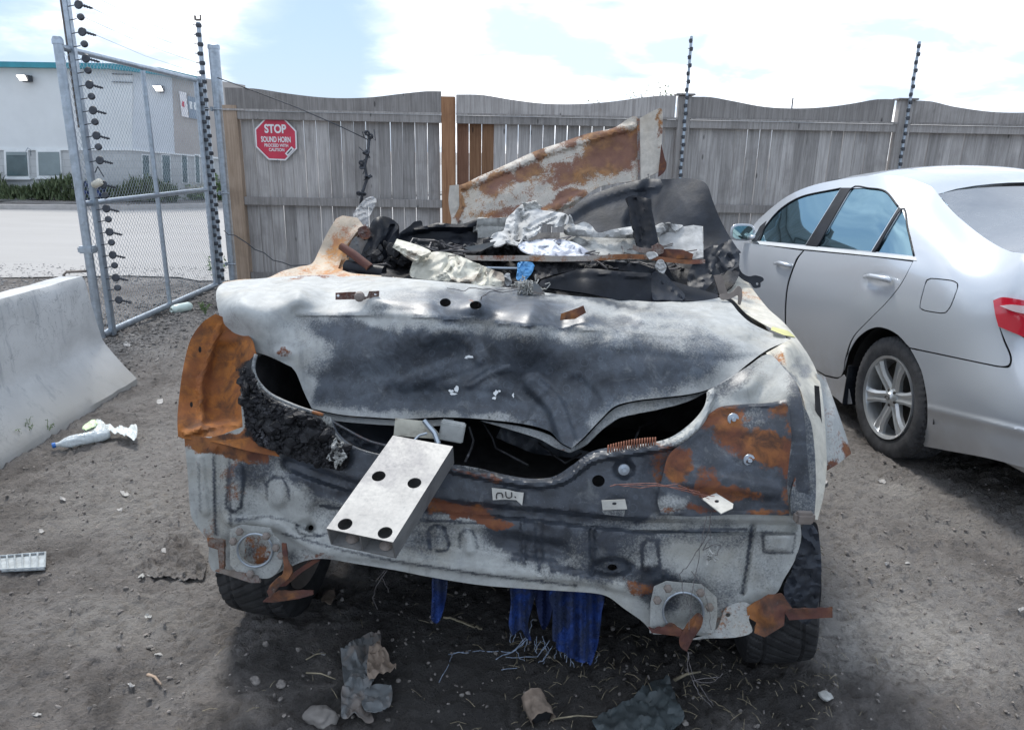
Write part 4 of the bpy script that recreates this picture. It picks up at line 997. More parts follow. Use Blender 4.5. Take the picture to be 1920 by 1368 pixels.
# trims
csheet('belt_moulding', sharp((1420, 452), (1510, 461), (1640, 474), (1716, 482), (1718, 488), (1640, 480), (1508, 467), (1424, 458)), M['whitetrim'], push=-.008, spacing=12, th=.003)
csheet('pillar_trim', sharp((1577, 352), (1596, 352), (1532, 463), (1510, 460)), M['blackplastic'], push=-.004, spacing=12)
csheet('pillar_trim', sharp((1685, 388), (1690, 391), (1641, 473), (1634, 472)), M['blackplastic'], push=-.003, spacing=12)
for nm, wl in (('side_window', win_f), ('side_window', win_r), ('side_window', win_q)):
    csheet(nm, wl, M['glass'], push=.012, spacing=16, th=.004)
for wl in ([(1421, 451), (1437, 422), (1466, 390), (1505, 368), (1576, 353)], [(1533, 462), (1597, 353), (1630, 353), (1660, 359), (1684, 388)], [(1642, 472), (1691, 392), (1702, 428), (1714, 480)]):
    ln = smooth_loop(wl, 8, closed=False); o_ = flf(np.array(ln)); P3 = CPL.hit(ln); d = rayv(ln)
    mb = MB(); mb.tube([CAMP+d[i]*(((CPL.c-CPL.n@CAMP)/(d[i]@CPL.n))+o_[i]) for i in range(len(ln))], .006, 6); mb.build('window_seal', M['blackplastic'], car, smooth=True)
csheet('mirror_sail', sharp((1409, 453), (1425, 424), (1437, 414), (1424, 452)), M['blackplastic'], push=-.006, spacing=10)
# door handles
def cp3(x, y, push=0.0):
    d = rayv((x, y))[0]; return CAMP + d*((CPL.c-CPL.n@CAMP)/(d@CPL.n) + float(flf([(x, y)])[0]) + push)
for pts in ([(1621, 519), (1632, 518), (1650, 521), (1664, 524), (1671, 527)], [(1453, 494), (1461, 493), (1472, 496), (1482, 499)]):
    P3 = [cp3(*p, -.05 if 0 < i < len(pts)-1 else -.02) for i, p in enumerate(pts)]
    mb = MB(); mb.tube(P3, [.012]+[.017]*(len(P3)-2)+[.012], 10); mb.build('door_handle', M['silver'], car, smooth=True)
# mirror
mp = cp3(1393, 436, -.22)
rtm = MB(); bm = bmesh.new(); bmesh.ops.create_uvsphere(bm, u_segments=24, v_segments=14, radius=1)
V = [tuple(mp + cs*0 + np.array([v.co.x*.105, v.co.y*.06+.02, v.co.z*.073])) if v.co.y > 0 else tuple(mp + np.array([math.copysign(abs(v.co.x)**.6, v.co.x)*.105, .02+v.co.y*.01, math.copysign(abs(v.co.z)**.6, v.co.z)*.073])) for v in bm.verts]
F = [tuple(v.index for v in f.verts) for f in bm.faces]; bm.free(); rtm.add(V, F); rtm.tube([mp+(.06, .03, -.04), cp3(1415, 446)], .022, 8)
mo = rtm.build('mirror_housing', M['silver'], car, smooth=True)
V = [tuple(mp+np.array([math.copysign(abs(math.cos(a))**.6, math.cos(a))*.086, .004, math.copysign(abs(math.sin(a))**.6, math.sin(a))*.056])) for a in np.linspace(0, 6.283, 29)[:-1]]
MG, tt, bb = new_mat('mirror_face'); bb.inputs['Metallic'].default_value = .9; bb.inputs['Roughness'].default_value = .05; bb.inputs['Base Color'].default_value = (.35, .5, .5, 1)
MB().prism(V[::-1], None, (0, .004, 0)).build('mirror_glass', MG, mo)
# roof
def roof():
    near = [(1412, 424), (1437, 398), (1478, 367), (1526, 347), (1592, 334), (1650, 329), (1700, 334), (1745, 350), (1759, 364)]
    near = smooth_loop(near, 22, closed=False); V, F = [], []
    NJ = 12
    for (x, y) in near:
        p = cp3(x, y); s = (p-C0)@cs; i0 = -(p-C0)@cn
        for j in range(NJ):
            u = j/(NJ-1); i = i0+(1.80-2*i0)*u
            V.append(cpos(s, i, p[2]+.075*(1-(2*u-1)**2)**.8*min(1, max(0, (p[2]-1.15)/.25))))
    n = len(near)
    for a in range(n-1):
        for j in range(NJ-1): F.append((a*NJ+j, a*NJ+j+1, (a+1)*NJ+j+1, (a+1)*NJ+j))
    # split windscreen and roof where the pillar meets the roof rail
    cut = [i for i, p in enumerate(near) if p[0] > 1560][0]
    V = np.array(V); Fw = [f for f in F if f[0]//NJ < cut]; Fr = [f for f in F if f[0]//NJ >= cut]
    k0 = cut*NJ; make('roof', V[k0:], [tuple(i-k0 for i in f) for f in Fr], M['silver'], car, smooth=True); make('windscreen', V[:k0+NJ], Fw, M['glass'], car, smooth=True)
    # rear screen runs from the roof's end down to the boot
    e0 = V[-NJ:]; R_, G_ = [], []
    low = [(1759, 364), (1802, 411), (1846, 446), (1888, 469), (1925, 476)]; low = smooth_loop(low, 16, closed=False)
    for (x, y) in low:
        p = cp3(x, y, .004); s = (p-C0)@cs; i0 = -(p-C0)@cn
        for j in range(NJ):
            u = j/(NJ-1); i = i0+(1.80-2*i0)*u; R_.append(cpos(s-.05*(1-(2*u-1)**2), i, p[2]+.055*(1-(2*u-1)**2)**.7))
    for a in range(len(low)-1):
        for j in range(NJ-1): G_.append((a*NJ+j, a*NJ+j+1, (a+1)*NJ+j+1, (a+1)*NJ+j))
    make('rear_window', R_, G_, M['rearglass'], car, smooth=True)
    b0 = R_[-NJ:]; V = [tuple(p) for p in b0]; s_end = -1.02
    for st in (.3, .75, 1): V += [tuple(cpos((1-st)*((np.array(b0[j])-C0)@cs)+st*s_end, -(np.array(b0[j])-C0)@cn*1.0*(1-.0) + (.0), b0[j][2]-.03*st-(0.03 if st == 1 else 0))) for j in range(NJ)]
    F = [(a*NJ+j, a*NJ+j+1, (a+1)*NJ+j+1, (a+1)*NJ+j) for a in range(3) for j in range(NJ-1)]
    make('boot_lid', V, F, M['silver'], car, smooth=True)
roof()
V, F = tube_pts([cpos(1.05, .62, 1.565), cpos(1.08, .9, 1.58), cpos(1.05, 1.18, 1.565)], .018, 8); 
ln = [at_y(x, y, 5.0) for x, y in ((1655, 328), (1690, 325.5), (1730, 325.5), (1775, 326))]
make('sunroof_deflector', *tube_pts(ln, .010, 6), M['blackplastic'], car, smooth=True)
# tail lamp
csheet('tail_lamp', sharp((1862, 563)) + [(1880, 557)] + sharp((1920, 563), (1990, 574), (1990, 655), (1920, 632)) + sharp((1872, 612)) + [(1866, 590)], M['redlens'], push=-.012, spacing=9, th=.02)
csheet('reversing_lens', sharp((1874, 573)) + [(1900, 571)] + sharp((1980, 583), (1980, 596)) + [(1905, 585)], M['clearlens'], push=-.018, spacing=10, th=.004)
# inner shell so that nothing shows through the seams, and the hidden front of the car
def loft(name, secs, mat, **k):
    V, F = [], []; n = None
    for s, hw, z0, z1, cr_ in secs:
        ring = []
        for (u, z) in ((0, z0), (-.92, z0), (-1, z0+.12), (-1, z0+(z1-z0)*.6), (-.9, z1-.02), (-.45, z1+cr_), (0, z1+cr_*1.2), (.45, z1+cr_), (.9, z1-.02), (1, z0+(z1-z0)*.6), (1, z0+.12), (.92, z0)):
            ring.append(cpos(s, .9+u*hw, z))
        n = len(ring); V += ring
    for a in range(len(secs)-1):
        for j in range(n): F.append((a*n+j, a*n+(j+1) % n, (a+1)*n+(j+1) % n, (a+1)*n+j))
    F.append(tuple(range(n))); F.append(tuple((len(secs)-1)*n+j for j in range(n)))
    return make(name, V, F, mat, car, smooth=True, angle=50, **k)
loft('inner_shell', [(-.98, .70, .36, .80, 0), (-.5, .80, .3, .86, 0), (-.34, .55, .3, .86, 0), (.6, .55, .3, .86, 0), (.64, .80, .22, .86, 0), (2.2, .80, .22, .86, 0)], M['black'])
loft('front_body', [(2.22, .89, .2, 1.0, .04), (2.6, .90, .3, .97, .05), (3.3, .88, .3, .88, .05), (3.6, .80, .25, .72, .03), (3.72, .62, .3, .6, 0)], M['silver'])
loft('rear_bumper', [(-1.14, .66, .34, .84, .0), (-1.10, .74, .30, 1.0, .0), (-.96, .78, .28, 1.04, .0), (-.60, .80, .28, 1.04, .0)], M['silver'])
# far side, mirrored
for nm in ('side_panel', 'door', 'door.001', 'rocker_panel', 'bumper_cover', 'side_window', 'side_window.001', 'side_window.002', 'tail_lamp'):
    o = bpy.data.objects[nm]
    if o.parent != car: continue
    me = o.data.copy(); base = root_loc(car)
    co = np.zeros(len(me.vertices)*3); me.vertices.foreach_get('co', co); co = co.reshape(-1, 3)+base
    i = -((co-C0)@cn); co = co + np.outer(2*(i-.90), cn) ; co -= base
    me.vertices.foreach_set('co', co.ravel()); me.flip_normals(); me.update(); link(o.name.split('.')[0], me, None, car)
# seats and steering wheel seen through the glass
for (s, i) in ((1.15, .42), (1.15, 1.38)):
    MB().bbox(cpos(s, i, .85), (.5, .14, .75), .06, Matrix.Rotation(CA, 3, 'Z')@Matrix.Rotation(R(12), 3, 'X')).bbox(cpos(s-.06, i, 1.27), (.26, .1, .2), .04).build('seat', M['greysheet'], car, smooth=True, angle=40)
MB().bbox(cpos(.25, .9, .9), (1.3, .16, .6), .06, Matrix.Rotation(CA, 3, 'Z')@Matrix.Rotation(R(14), 3, 'X')).build('seat', M['greysheet'], car, smooth=True, angle=40)
MB().bbox(cpos(2.05, .9, .95), (1.5, .4, .18), .05, Matrix.Rotation(CA, 3, 'Z')).build('dashboard', M['blackplastic'], car, smooth=True, angle=40)
ang = [2*math.pi*k/20 for k in range(21)]; mb = MB(); mb.tube([cpos(1.78+.05*math.sin(a), .45+.18*math.cos(a), 1.02+.18*math.sin(a)) for a in ang], .014, 7, False); mb.build('steering_wheel', M['blackplastic'], car, smooth=True)

# wheels
def tyre_mesh(Rr, rr, w, n=120, blocks=60, tread=.008, seed=0, ribs=4, diag=.9):
    """tyre about local Z (axle); returns V, F"""
    prof = []
    hw = w/2
    side = [(rr, -hw*.78), (rr+.012, -hw*.92), (rr+(Rr-rr)*.45, -hw*1.03), (Rr-.03, -hw*1.0), (Rr-.010, -hw*.93)]
    tr = [(Rr-.002*abs(u)**3*3, u*hw*.88) for u in np.linspace(-1, 1, 25)]
    prof = side + tr + [(r_, -h) for r_, h in side[::-1]]
    V, F = [], []; m_ = len(prof)
    for i in range(n*2):
        a = 2*math.pi*i/(n*2)
        for j, (r_, h) in enumerate(prof):
            r2 = r_
            if 5 <= j < 5+25:
                u = h/(hw*.88)
                ph = (a*blocks/(2*math.pi) + diag*u*(1 if seed % 2 else -1)*1.5) % 1
                if ph < .17: r2 -= tread
                g = (u+1)*.5*ribs
                if abs(g-round(g)) < .07 and 0 < round(g) < ribs: r2 -= tread
            elif j in (4, 30):
                if (a*blocks/(2*math.pi)) % 1 < .3: r2 -= tread*.6
            V.append((r2*math.cos(a), r2*math.sin(a), h))
    for i in range(n*2):
        for j in range(m_-1):
            F.append((i*m_+j, ((i+1) % (n*2))*m_+j, ((i+1) % (n*2))*m_+j+1, i*m_+j+1))
    return V, F
def wheel(s, side):
    Rr = .352; zc = .343
    ax = cn if side < 0 else -cn
    c = cpos(s, .012 if side < 0 else 1.788, zc)   # outer face centre
    Zv = Vector(ax); Xv = Vector(cs); Yv = Zv.cross(Xv)
    Mx = Matrix((Xv, Yv, Zv)).transposed()
    def put(V, off=0.0): return [tuple(Mx @ Vector(v) + Vector(c) + Zv*off) for v in V]
    wp = empty('wheel', (0, 0, 0)); wp.parent = car; wp.location = tuple(c-root_loc(car))
    V, F = tyre_mesh(Rr, .235, .21, tread=.010); make('tyre', put(V, -.105), F, M['rubber'], wp, smooth=True, angle=30)
    V, F = lathe([(.236, -.20), (.226, -.19), (.216, -.06), (.224, -.012), (.239, -.004), (.239, -.020), (.236, -.20)], 64); make('rim', put(V, .004), F, M['alloy'], wp, smooth=True, angle=40)
    V, F = lathe([(0, -.11), (.14, -.11), (.15, -.10), (.216, -.10)], 40); make('brake_disc', put(V), F, M['alloydark'], wp, smooth=True)
    for k in range(6):
        a = 2*math.pi*(k+.25)/6; V, F = [], []
        cs_, sn = math.cos(a), math.sin(a)
        st = [(.035, .036, -.028, .03), (.075, .034, -.024, .035), (.13, .032, -.014, .03), (.175, .038, -.010, .028), (.224, .050, -.010, .03)]
        for r_, hw, z, th in st:
            for (t_, zz) in ((-hw, z-th), (-hw, z-.012), (-hw*.55, z), (-hw*.2, z-.006), (hw*.2, z-.006), (hw*.55, z), (hw, z-.012), (hw, z-th)):
                V.append((r_*cs_-t_*sn, r_*sn+t_*cs_, zz))
        n = 8
        for q in range(len(st)-1):
            for j in range(n): F.append((q*n+j, q*n+(j+1) % n, (q+1)*n+(j+1) % n, (q+1)*n+j))
        F.append(tuple(range(n))); make('spoke', put(V), F, M['alloy'], wp, smooth=True, angle=35)
    V, F = lathe([(0, -.008), (.026, -.010), (.033, -.022), (.055, -.03), (.062, -.07)], 30); make('hub_cap', put(V), F, M['alloy'], wp, smooth=True, angle=40)
    # oval emblem on the hub
    V, F = tube_pts([(.016*math.cos(a), .011*math.sin(a), -.007) for a in ang], .0018, 5, False); make('hub_emblem', put(V), F, M['alloydark'], wp)
    for k in range(5):
        a = 2*math.pi*k/5+.3; V, F = lathe([(0, -.021), (.007, -.022), (.009, -.026), (.012, -.03)], 8, c=(.045*math.cos(a), .045*math.sin(a), 0)); make('lug_nut', put(V), F, M['alloydark'], wp, smooth=True)
    return wp
for s in (.14, 2.85):
    for sd in (-1, 1): wheel(s, sd)
# wheel arch lining and mud flap
V, F = [], []
for k in range(19):
    a = math.pi*k/18
    for i in (.02, .62): V.append(cpos(.14+.42*math.cos(a), i, .34+.42*math.sin(a)))
F = [(2*k, 2*k+1, 2*k+3, 2*k+2) for k in range(18)]; make('wheel_arch_liner', V, F, M['black'], car, smooth=True)
MB().bbox(cpos(.56, .10, .28), (.20, .015, .26), .004, Matrix.Rotation(CA, 3, 'Z')).build('mud_flap', M['blackplastic'], car)
RELIEF = 1.7
def _boost(f, k=RELIEF): return lambda q: k*f(q)
# ================================================================== BURNT CAR
WP = Plane((0, 1.89, .42), (.12, 1, -.17))
wreck = empty('burnt_car', (0, 2.3, 0), 'burnt out white car wreck with crumpled sooty boot lid and rusted tail light pockets', 'car wreck')
def cyd(pts, plane=WP):
    out = []
    for x, y, Y in pts:
        d = rayv((x, y))[0]; tp = (plane.c-plane.n@CAMP)/(d@plane.n); out.append((x, y, Y/d[1]-tp))
    return out
def rumple(amp, sc, seed=0, ridge=True):
    def f(q):
        o = np.empty(len(q))
        for i, (x, y) in enumerate(q):
            n_ = mnoise.noise(Vector((x*sc+seed, y*sc, seed))); n2_ = mnoise.noise(Vector((x*sc*2.3+seed, y*sc*2.1, seed+4)))
            o[i] = (1-2.2*abs(n_)+.6*(1-2*abs(n2_)))*.6 if ridge else n_+.5*n2_
        return amp*o
    return f
def wsheet(name, ol, mat, Yc=None, parent=None, **k):
    return sheet(name, ol, WP, cyd(Yc) if Yc else (), mat=mat, parent=parent or wreck, **k)

# ---- boot lid
LIDY = [(412, 536, 2.52), (405, 560, 2.42), (440, 526, 2.72), (560, 518, 2.80), (700, 519, 2.80), (900, 535, 2.76), (1000, 546, 2.74), (1160, 560, 2.74), (1290, 562, 2.76), (1345, 558, 2.78),
        (450, 545, 2.44), (560, 546, 2.42), (700, 545, 2.42), (800, 548, 2.41), (900, 556, 2.40), (1000, 570, 2.38), (1100, 583, 2.37), (1200, 598, 2.37), (1300, 602, 2.42), (1400, 615, 2.42),
        (560, 590, 2.36), (700, 588, 2.35), (900, 600, 2.33), (1050, 608, 2.31), (1200, 620, 2.29), (1300, 628, 2.30), (1440, 625, 2.42), (1482, 638, 2.30),
        (430, 620, 2.33), (470, 655, 2.28), (560, 650, 2.27), (700, 680, 2.24), (900, 690, 2.22), (1050, 700, 2.18), (1200, 690, 2.17), (1330, 690, 2.16), (1400, 680, 2.20),
        (548, 690, 2.24), (585, 765, 2.17), (640, 775, 2.15), (760, 784, 2.13), (900, 784, 2.12), (980, 793, 2.10), (1068, 842, 2.00), (1120, 790, 2.05), (1190, 752, 2.08), (1330, 728, 2.12)]
LIDY = [(x, y, Y+max(0, y-600)/240*.11) for x, y, Y in LIDY]
LIDO = [(405, 558), (407, 542), (418, 531), (445, 526), (500, 521), (560, 517), (640, 515), (720, 519), (800, 525), (900, 534), (970, 541), (1010, 547), (1080, 555), (1160, 561), (1235, 566), (1290, 562), (1340, 557),
        (1368, 566), (1385, 585), (1405, 603), (1440, 621)] + sharp((1483, 637)) + [(1440, 655), (1402, 682), (1370, 708), (1330, 729), (1290, 739), (1240, 745), (1190, 751), (1152, 762), (1122, 790), (1094, 820)] + sharp((1072, 840)) + [(1050, 828), (1030, 808), (985, 795),
        (900, 785), (830, 782), (760, 785), (700, 782), (640, 777)] + sharp((585, 766)) + [(570, 735), (556, 700)] + sharp((547, 688)) + [(505, 668), (468, 655), (432, 628), (412, 592)]
h1 = circle(835, 567, 10.5, 8, 20); h2 = circle(892, 572, 11.5, 8, 20)
lid = wsheet('boot_lid', LIDO, M['lid'], LIDY, holes=[h1, h2], spacing=4.6, thick=.002, wob=.0018, wscale=6,
  feats=[_boost(f_, 1.15) for f_ in [f_line([(560, 588), (700, 588), (800, 592), (900, 600), (1000, 609), (1100, 615), (1200, 624), (1300, 632)], 8, .008), f_line([(470, 547), (600, 544), (760, 546), (900, 556), (1000, 568), (1100, 580)], 6, .005), f_line([(640, 545), (700, 556), (800, 556), (900, 560)], 8, -.004),
         f_ell(660, 556, 75, 24, -.010, soft=.5), f_ell(1165, 600, 60, 16, -.010, soft=.5, rot=8), f_ell(835, 567, 22, 17, -.004), f_ell(892, 572, 22, 17, -.004),
         f_ell(860, 670, 80, 50, -.022, rot=20, soft=.9), f_line([(800, 640), (840, 622), (880, 640), (900, 670)], 18, .007), f_line([(760, 720), (820, 698), (890, 676)], 20, .006),
         f_ell(700, 650, 120, 50, .018, rot=-15, soft=.9), f_ell(1000, 720, 70, 60, -.020, rot=-30, soft=.9), f_line([(1068, 838), (1055, 800), (1040, 760), (1000, 720)], 24, .020), f_line([(1000, 800), (1010, 770), (1030, 745)], 18, -.006),
         f_line([(1120, 790), (1110, 750), (1080, 720)], 22, -.007), f_ell(1200, 690, 90, 30, .014, rot=-12, soft=.9), f_line([(950, 760), (900, 745), (820, 745), (740, 740)], 26, -.006), f_line([(880, 722), (915, 700), (950, 690)], 9, .008),
         f_line([(1150, 640), (1250, 650), (1350, 655), (1440, 648)], 20, .008), f_line([(1240, 606), (1300, 596), (1340, 600), (1400, 630)], 10, .010), f_ell(530, 662, 26, 14, .008, soft=.8), rumple(.0012, .011, 3)]],
  stains={'s': [('base', .10), (1270, 640, 170, 46, 10, .34), (1000, 560, 200, 20, 5, .25), ('poly', [(580, 700), (640, 650), (780, 618), (1000, 632), (1180, 650), (1330, 682), (1300, 720), (1150, 760), (1060, 830), (960, 788), (700, 778), (590, 756)], .95, 40), (620, 612, 120, 22, 0, .30), (660, 640, 80, 30, 0, .22), (900, 700, 300, 70, 2, .3), (860, 568, 170, 24, 4, .55), (900, 592, 260, 16, 4, .5), (1000, 585, 150, 30, 9, .55), (1050, 800, 60, 50, 0, .5),
               (620, 600, 40, 22, 0, .32), (700, 630, 110, 26, 6, .4), (560, 740, 30, 40, 60, -.4), (430, 600, 70, 70, 0, -.3), (1340, 650, 60, 22, 20, .22), (1180, 602, 40, 12, 8, .35), (1120, 560, 110, 10, 6, .45), (1240, 585, 110, 14, 7, .30), (950, 545, 100, 8, 6, .25), (800, 545, 120, 6, 0, .12), (870, 650, 60, 36, 10, .2),
               ('line', [(600, 768), (700, 780), (800, 782), (940, 786)], -.25, 16), (880, 668, 22, 9, -12, -.5)],
          'r': [(535, 660, 22, 10, 0, .55), (830, 550, 70, 10, 3, .22), (640, 519, 130, 8, 0, .30), (560, 522, 60, 8, 0, .25), (905, 560, 50, 16, 0, .18), (1190, 605, 30, 8, 8, .25)],
          'c': [(835, 567, 13, 10, 0, .2), (892, 572, 14, 10, 0, .2), (950, 792, 120, 10, 2, .4)]})
# flakes of bare metal left on the lid
for k, (x, y, a_, b_) in enumerate(((846, 733, 5, 4), (856, 729, 4, 7), (850, 738, 6, 3), (930, 736, 5, 6), (927, 746, 4, 4), (936, 733, 3, 3), (962, 741, 2, 5), (880, 669, 8, 3), (874, 671, 3, 2))):
    P3 = []
    ol = [(x+(a_*(.4+.9*rng.random()))*math.cos(t_), y+(b_*(.4+.9*rng.random()))*math.sin(t_)) for t_ in np.linspace(0, 6.28, 12)[:-1]]
    ft = tps(cyd(LIDY)); 
    wsheet('paint_flake', sharp(*ol), M['whitetrim'], None, parent=lid, spacing=6, thick=.0008, feats=[lambda q: -ft(q)+.012]) 
# folded inner flange hanging under the lid
wsheet('lid_flange', sharp((585, 768)) + [(640, 779), (700, 785), (770, 788), (850, 786), (850, 795), (790, 799), (700, 795), (620, 787), (594, 776)], M['lid'], [(x, y, Y+.03) for x, y, Y in LIDY], parent=lid, spacing=6, thick=.004, stains={'s': [('base', .25)]})
wsheet('lid_flange', sharp((900, 788)) + [(980, 800), (1030, 815), (1052, 832)] + sharp((1070, 842)) + [(1096, 822), (1124, 792), (1154, 765), (1190, 754), (1240, 748), (1290, 742)] + sharp((1330, 732)) + [(1290, 752), (1240, 766), (1190, 776), (1160, 784), (1130, 804), (1100, 832), (1080, 843)] + sharp((1068, 848)) + [(1040, 838), (1010, 822), (960, 806)], M['lid'],
       [(x, y, Y+.035) for x, y, Y in LIDY], parent=lid, spacing=6, thick=.004, feats=[rumple(.006, .03, 2)], stains={'s': [('base', .42)], 'r': [(1040, 836, 20, 8, 0, .4)]})

# ---- tail panel
TOP = [(345, 815), (400, 818), (440, 838), (470, 800), (462, 730), (470, 690)] + sharp((480, 664), (600, 690), (600, 775)) + [(628, 790), (650, 826), (680, 842), (730, 856), (800, 866), (870, 872), (930, 886), (990, 900), (1040, 894), (1080, 868), (1130, 842), (1190, 832), (1250, 824), (1290, 798), (1318, 765), (1330, 730)]
RPO = sharp((345, 815)) + [(400, 818)] + sharp((455, 800)) + [(452, 740), (458, 690)] + sharp((478, 664)) + [(474, 690), (484, 716), (510, 740), (560, 764)] + sharp((620, 782)) + [(630, 812), (655, 836), (690, 850), (740, 860), (800, 866), (850, 870), (900, 878), (950, 890), (1000, 897), (1040, 892), (1075, 870), (1110, 846), (1160, 836), (1210, 831), (1256, 820), (1296, 792), (1320, 762)] + sharp((1327, 732)) + \
      [(1360, 714), (1400, 688), (1440, 664), (1470, 690), (1496, 724), (1508, 780)] + [(1514, 860), (1520, 930)] + sharp((1518, 972), (1500, 975)) + [(1502, 1010), (1490, 1050), (1470, 1085), (1455, 1112)] + [(1420, 1130), (1390, 1150), (1350, 1188), (1300, 1190)] + sharp((1225, 1188)) + \
      [(1205, 1165), (1170, 1140), (1140, 1118), (1110, 1111), (1000, 1104), (900, 1096), (800, 1080)] + [(740, 1068), (660, 1055), (610, 1047), (575, 1050)] + [(540, 1064), (500, 1082)] + [(440, 1078), (400, 1070)] + sharp((391, 1052)) + [(390, 1015), (372, 990), (358, 965), (352, 890)]
RPY = [(345, 815, 2.06), (350, 900, 2.04), (358, 965, 2.03), (390, 1040, 2.03), (460, 690, 2.16), (455, 780, 2.08), (480, 720, 2.14), (560, 764, 2.09), (620, 850, 2.03), (740, 862, 2.00), (950, 892, 1.97), (1080, 868, 1.96), (1210, 832, 1.96), (1327, 735, 2.05), (1440, 664, 2.12), (1500, 740, 1.96), (1516, 860, 1.88), (1519, 970, 1.86),
       (500, 960, 2.03), (700, 960, 1.96), (900, 960, 1.935), (1100, 960, 1.90), (1300, 960, 1.87), (1450, 960, 1.86), (500, 1075, 1.99), (620, 1047, 1.95), (740, 1068, 1.925), (900, 1095, 1.88), (1110, 1111, 1.86), (1225, 1186, 1.83), (1340, 1188, 1.82), (1455, 1112, 1.84), (1300, 1080, 1.84), (1000, 1050, 1.89)]
def cap(x0, y0, x1, y1, w_, h): return f_line([(x0, y0), (x1, y1)], w_, h)
rear_feats = [_boost(f_) for f_ in [cap(445, 880, 440, 955, 17, .010), cap(520, 905, 520, 935, 22, .012), cap(410, 845, 408, 1000, 9, -.006), cap(375, 860, 385, 960, 10, .006),
    f_line([(540, 870), (640, 905), (800, 945), (1000, 965), (1200, 985), (1480, 990)], 16, -.014), f_line([(430, 975), (520, 985), (600, 1030), (740, 1045), (900, 1068), (1100, 1085), (1200, 1110)], 14, .008),
    f_line([(600, 960), (700, 985), (900, 1010), (1050, 1035)], 26, -.012), cap(820, 995, 826, 1025, 14, .010), cap(875, 1000, 882, 1030, 14, .009), f_line([(1010, 985), (1012, 1070)], 10, -.007), f_line([(1110, 995), (1112, 1072)], 8, -.008), f_line([(980, 975), (982, 1060)], 6, .005),
    cap(1220, 1015, 1218, 1060, 18, .010), f_ell(1148, 1062, 42, 20, -.020, soft=.5), f_ell(583, 990, 34, 20, -.012, soft=.6), f_ell(583, 989, 10, 9, -.02, soft=.5), f_poly([(1430, 1000), (1490, 1000), (1484, 1036), (1430, 1034)], .006, 6),
    f_line([(1410, 985), (1400, 1060), (1392, 1110)], 8, -.008), f_ell(1240, 900, 60, 50, -.010, soft=.6), f_ell(1170, 880, 22, 20, -.012, soft=.5), f_ell(560, 910, 50, 60, .012, rot=20, soft=.8), f_ell(700, 930, 80, 20, -.01, soft=.8),
    f_line([(850, 880), (950, 900), (1010, 908), (1060, 898), (1110, 862), (1180, 848), (1262, 832), (1310, 795), (1335, 740)], 10, .016), f_line([(470, 700), (486, 728), (515, 752), (570, 775)], 7, .010), rumple(.003, .013, 9), f_ell(1400, 720, 40, 26, .012, rot=-30, soft=.8)]]
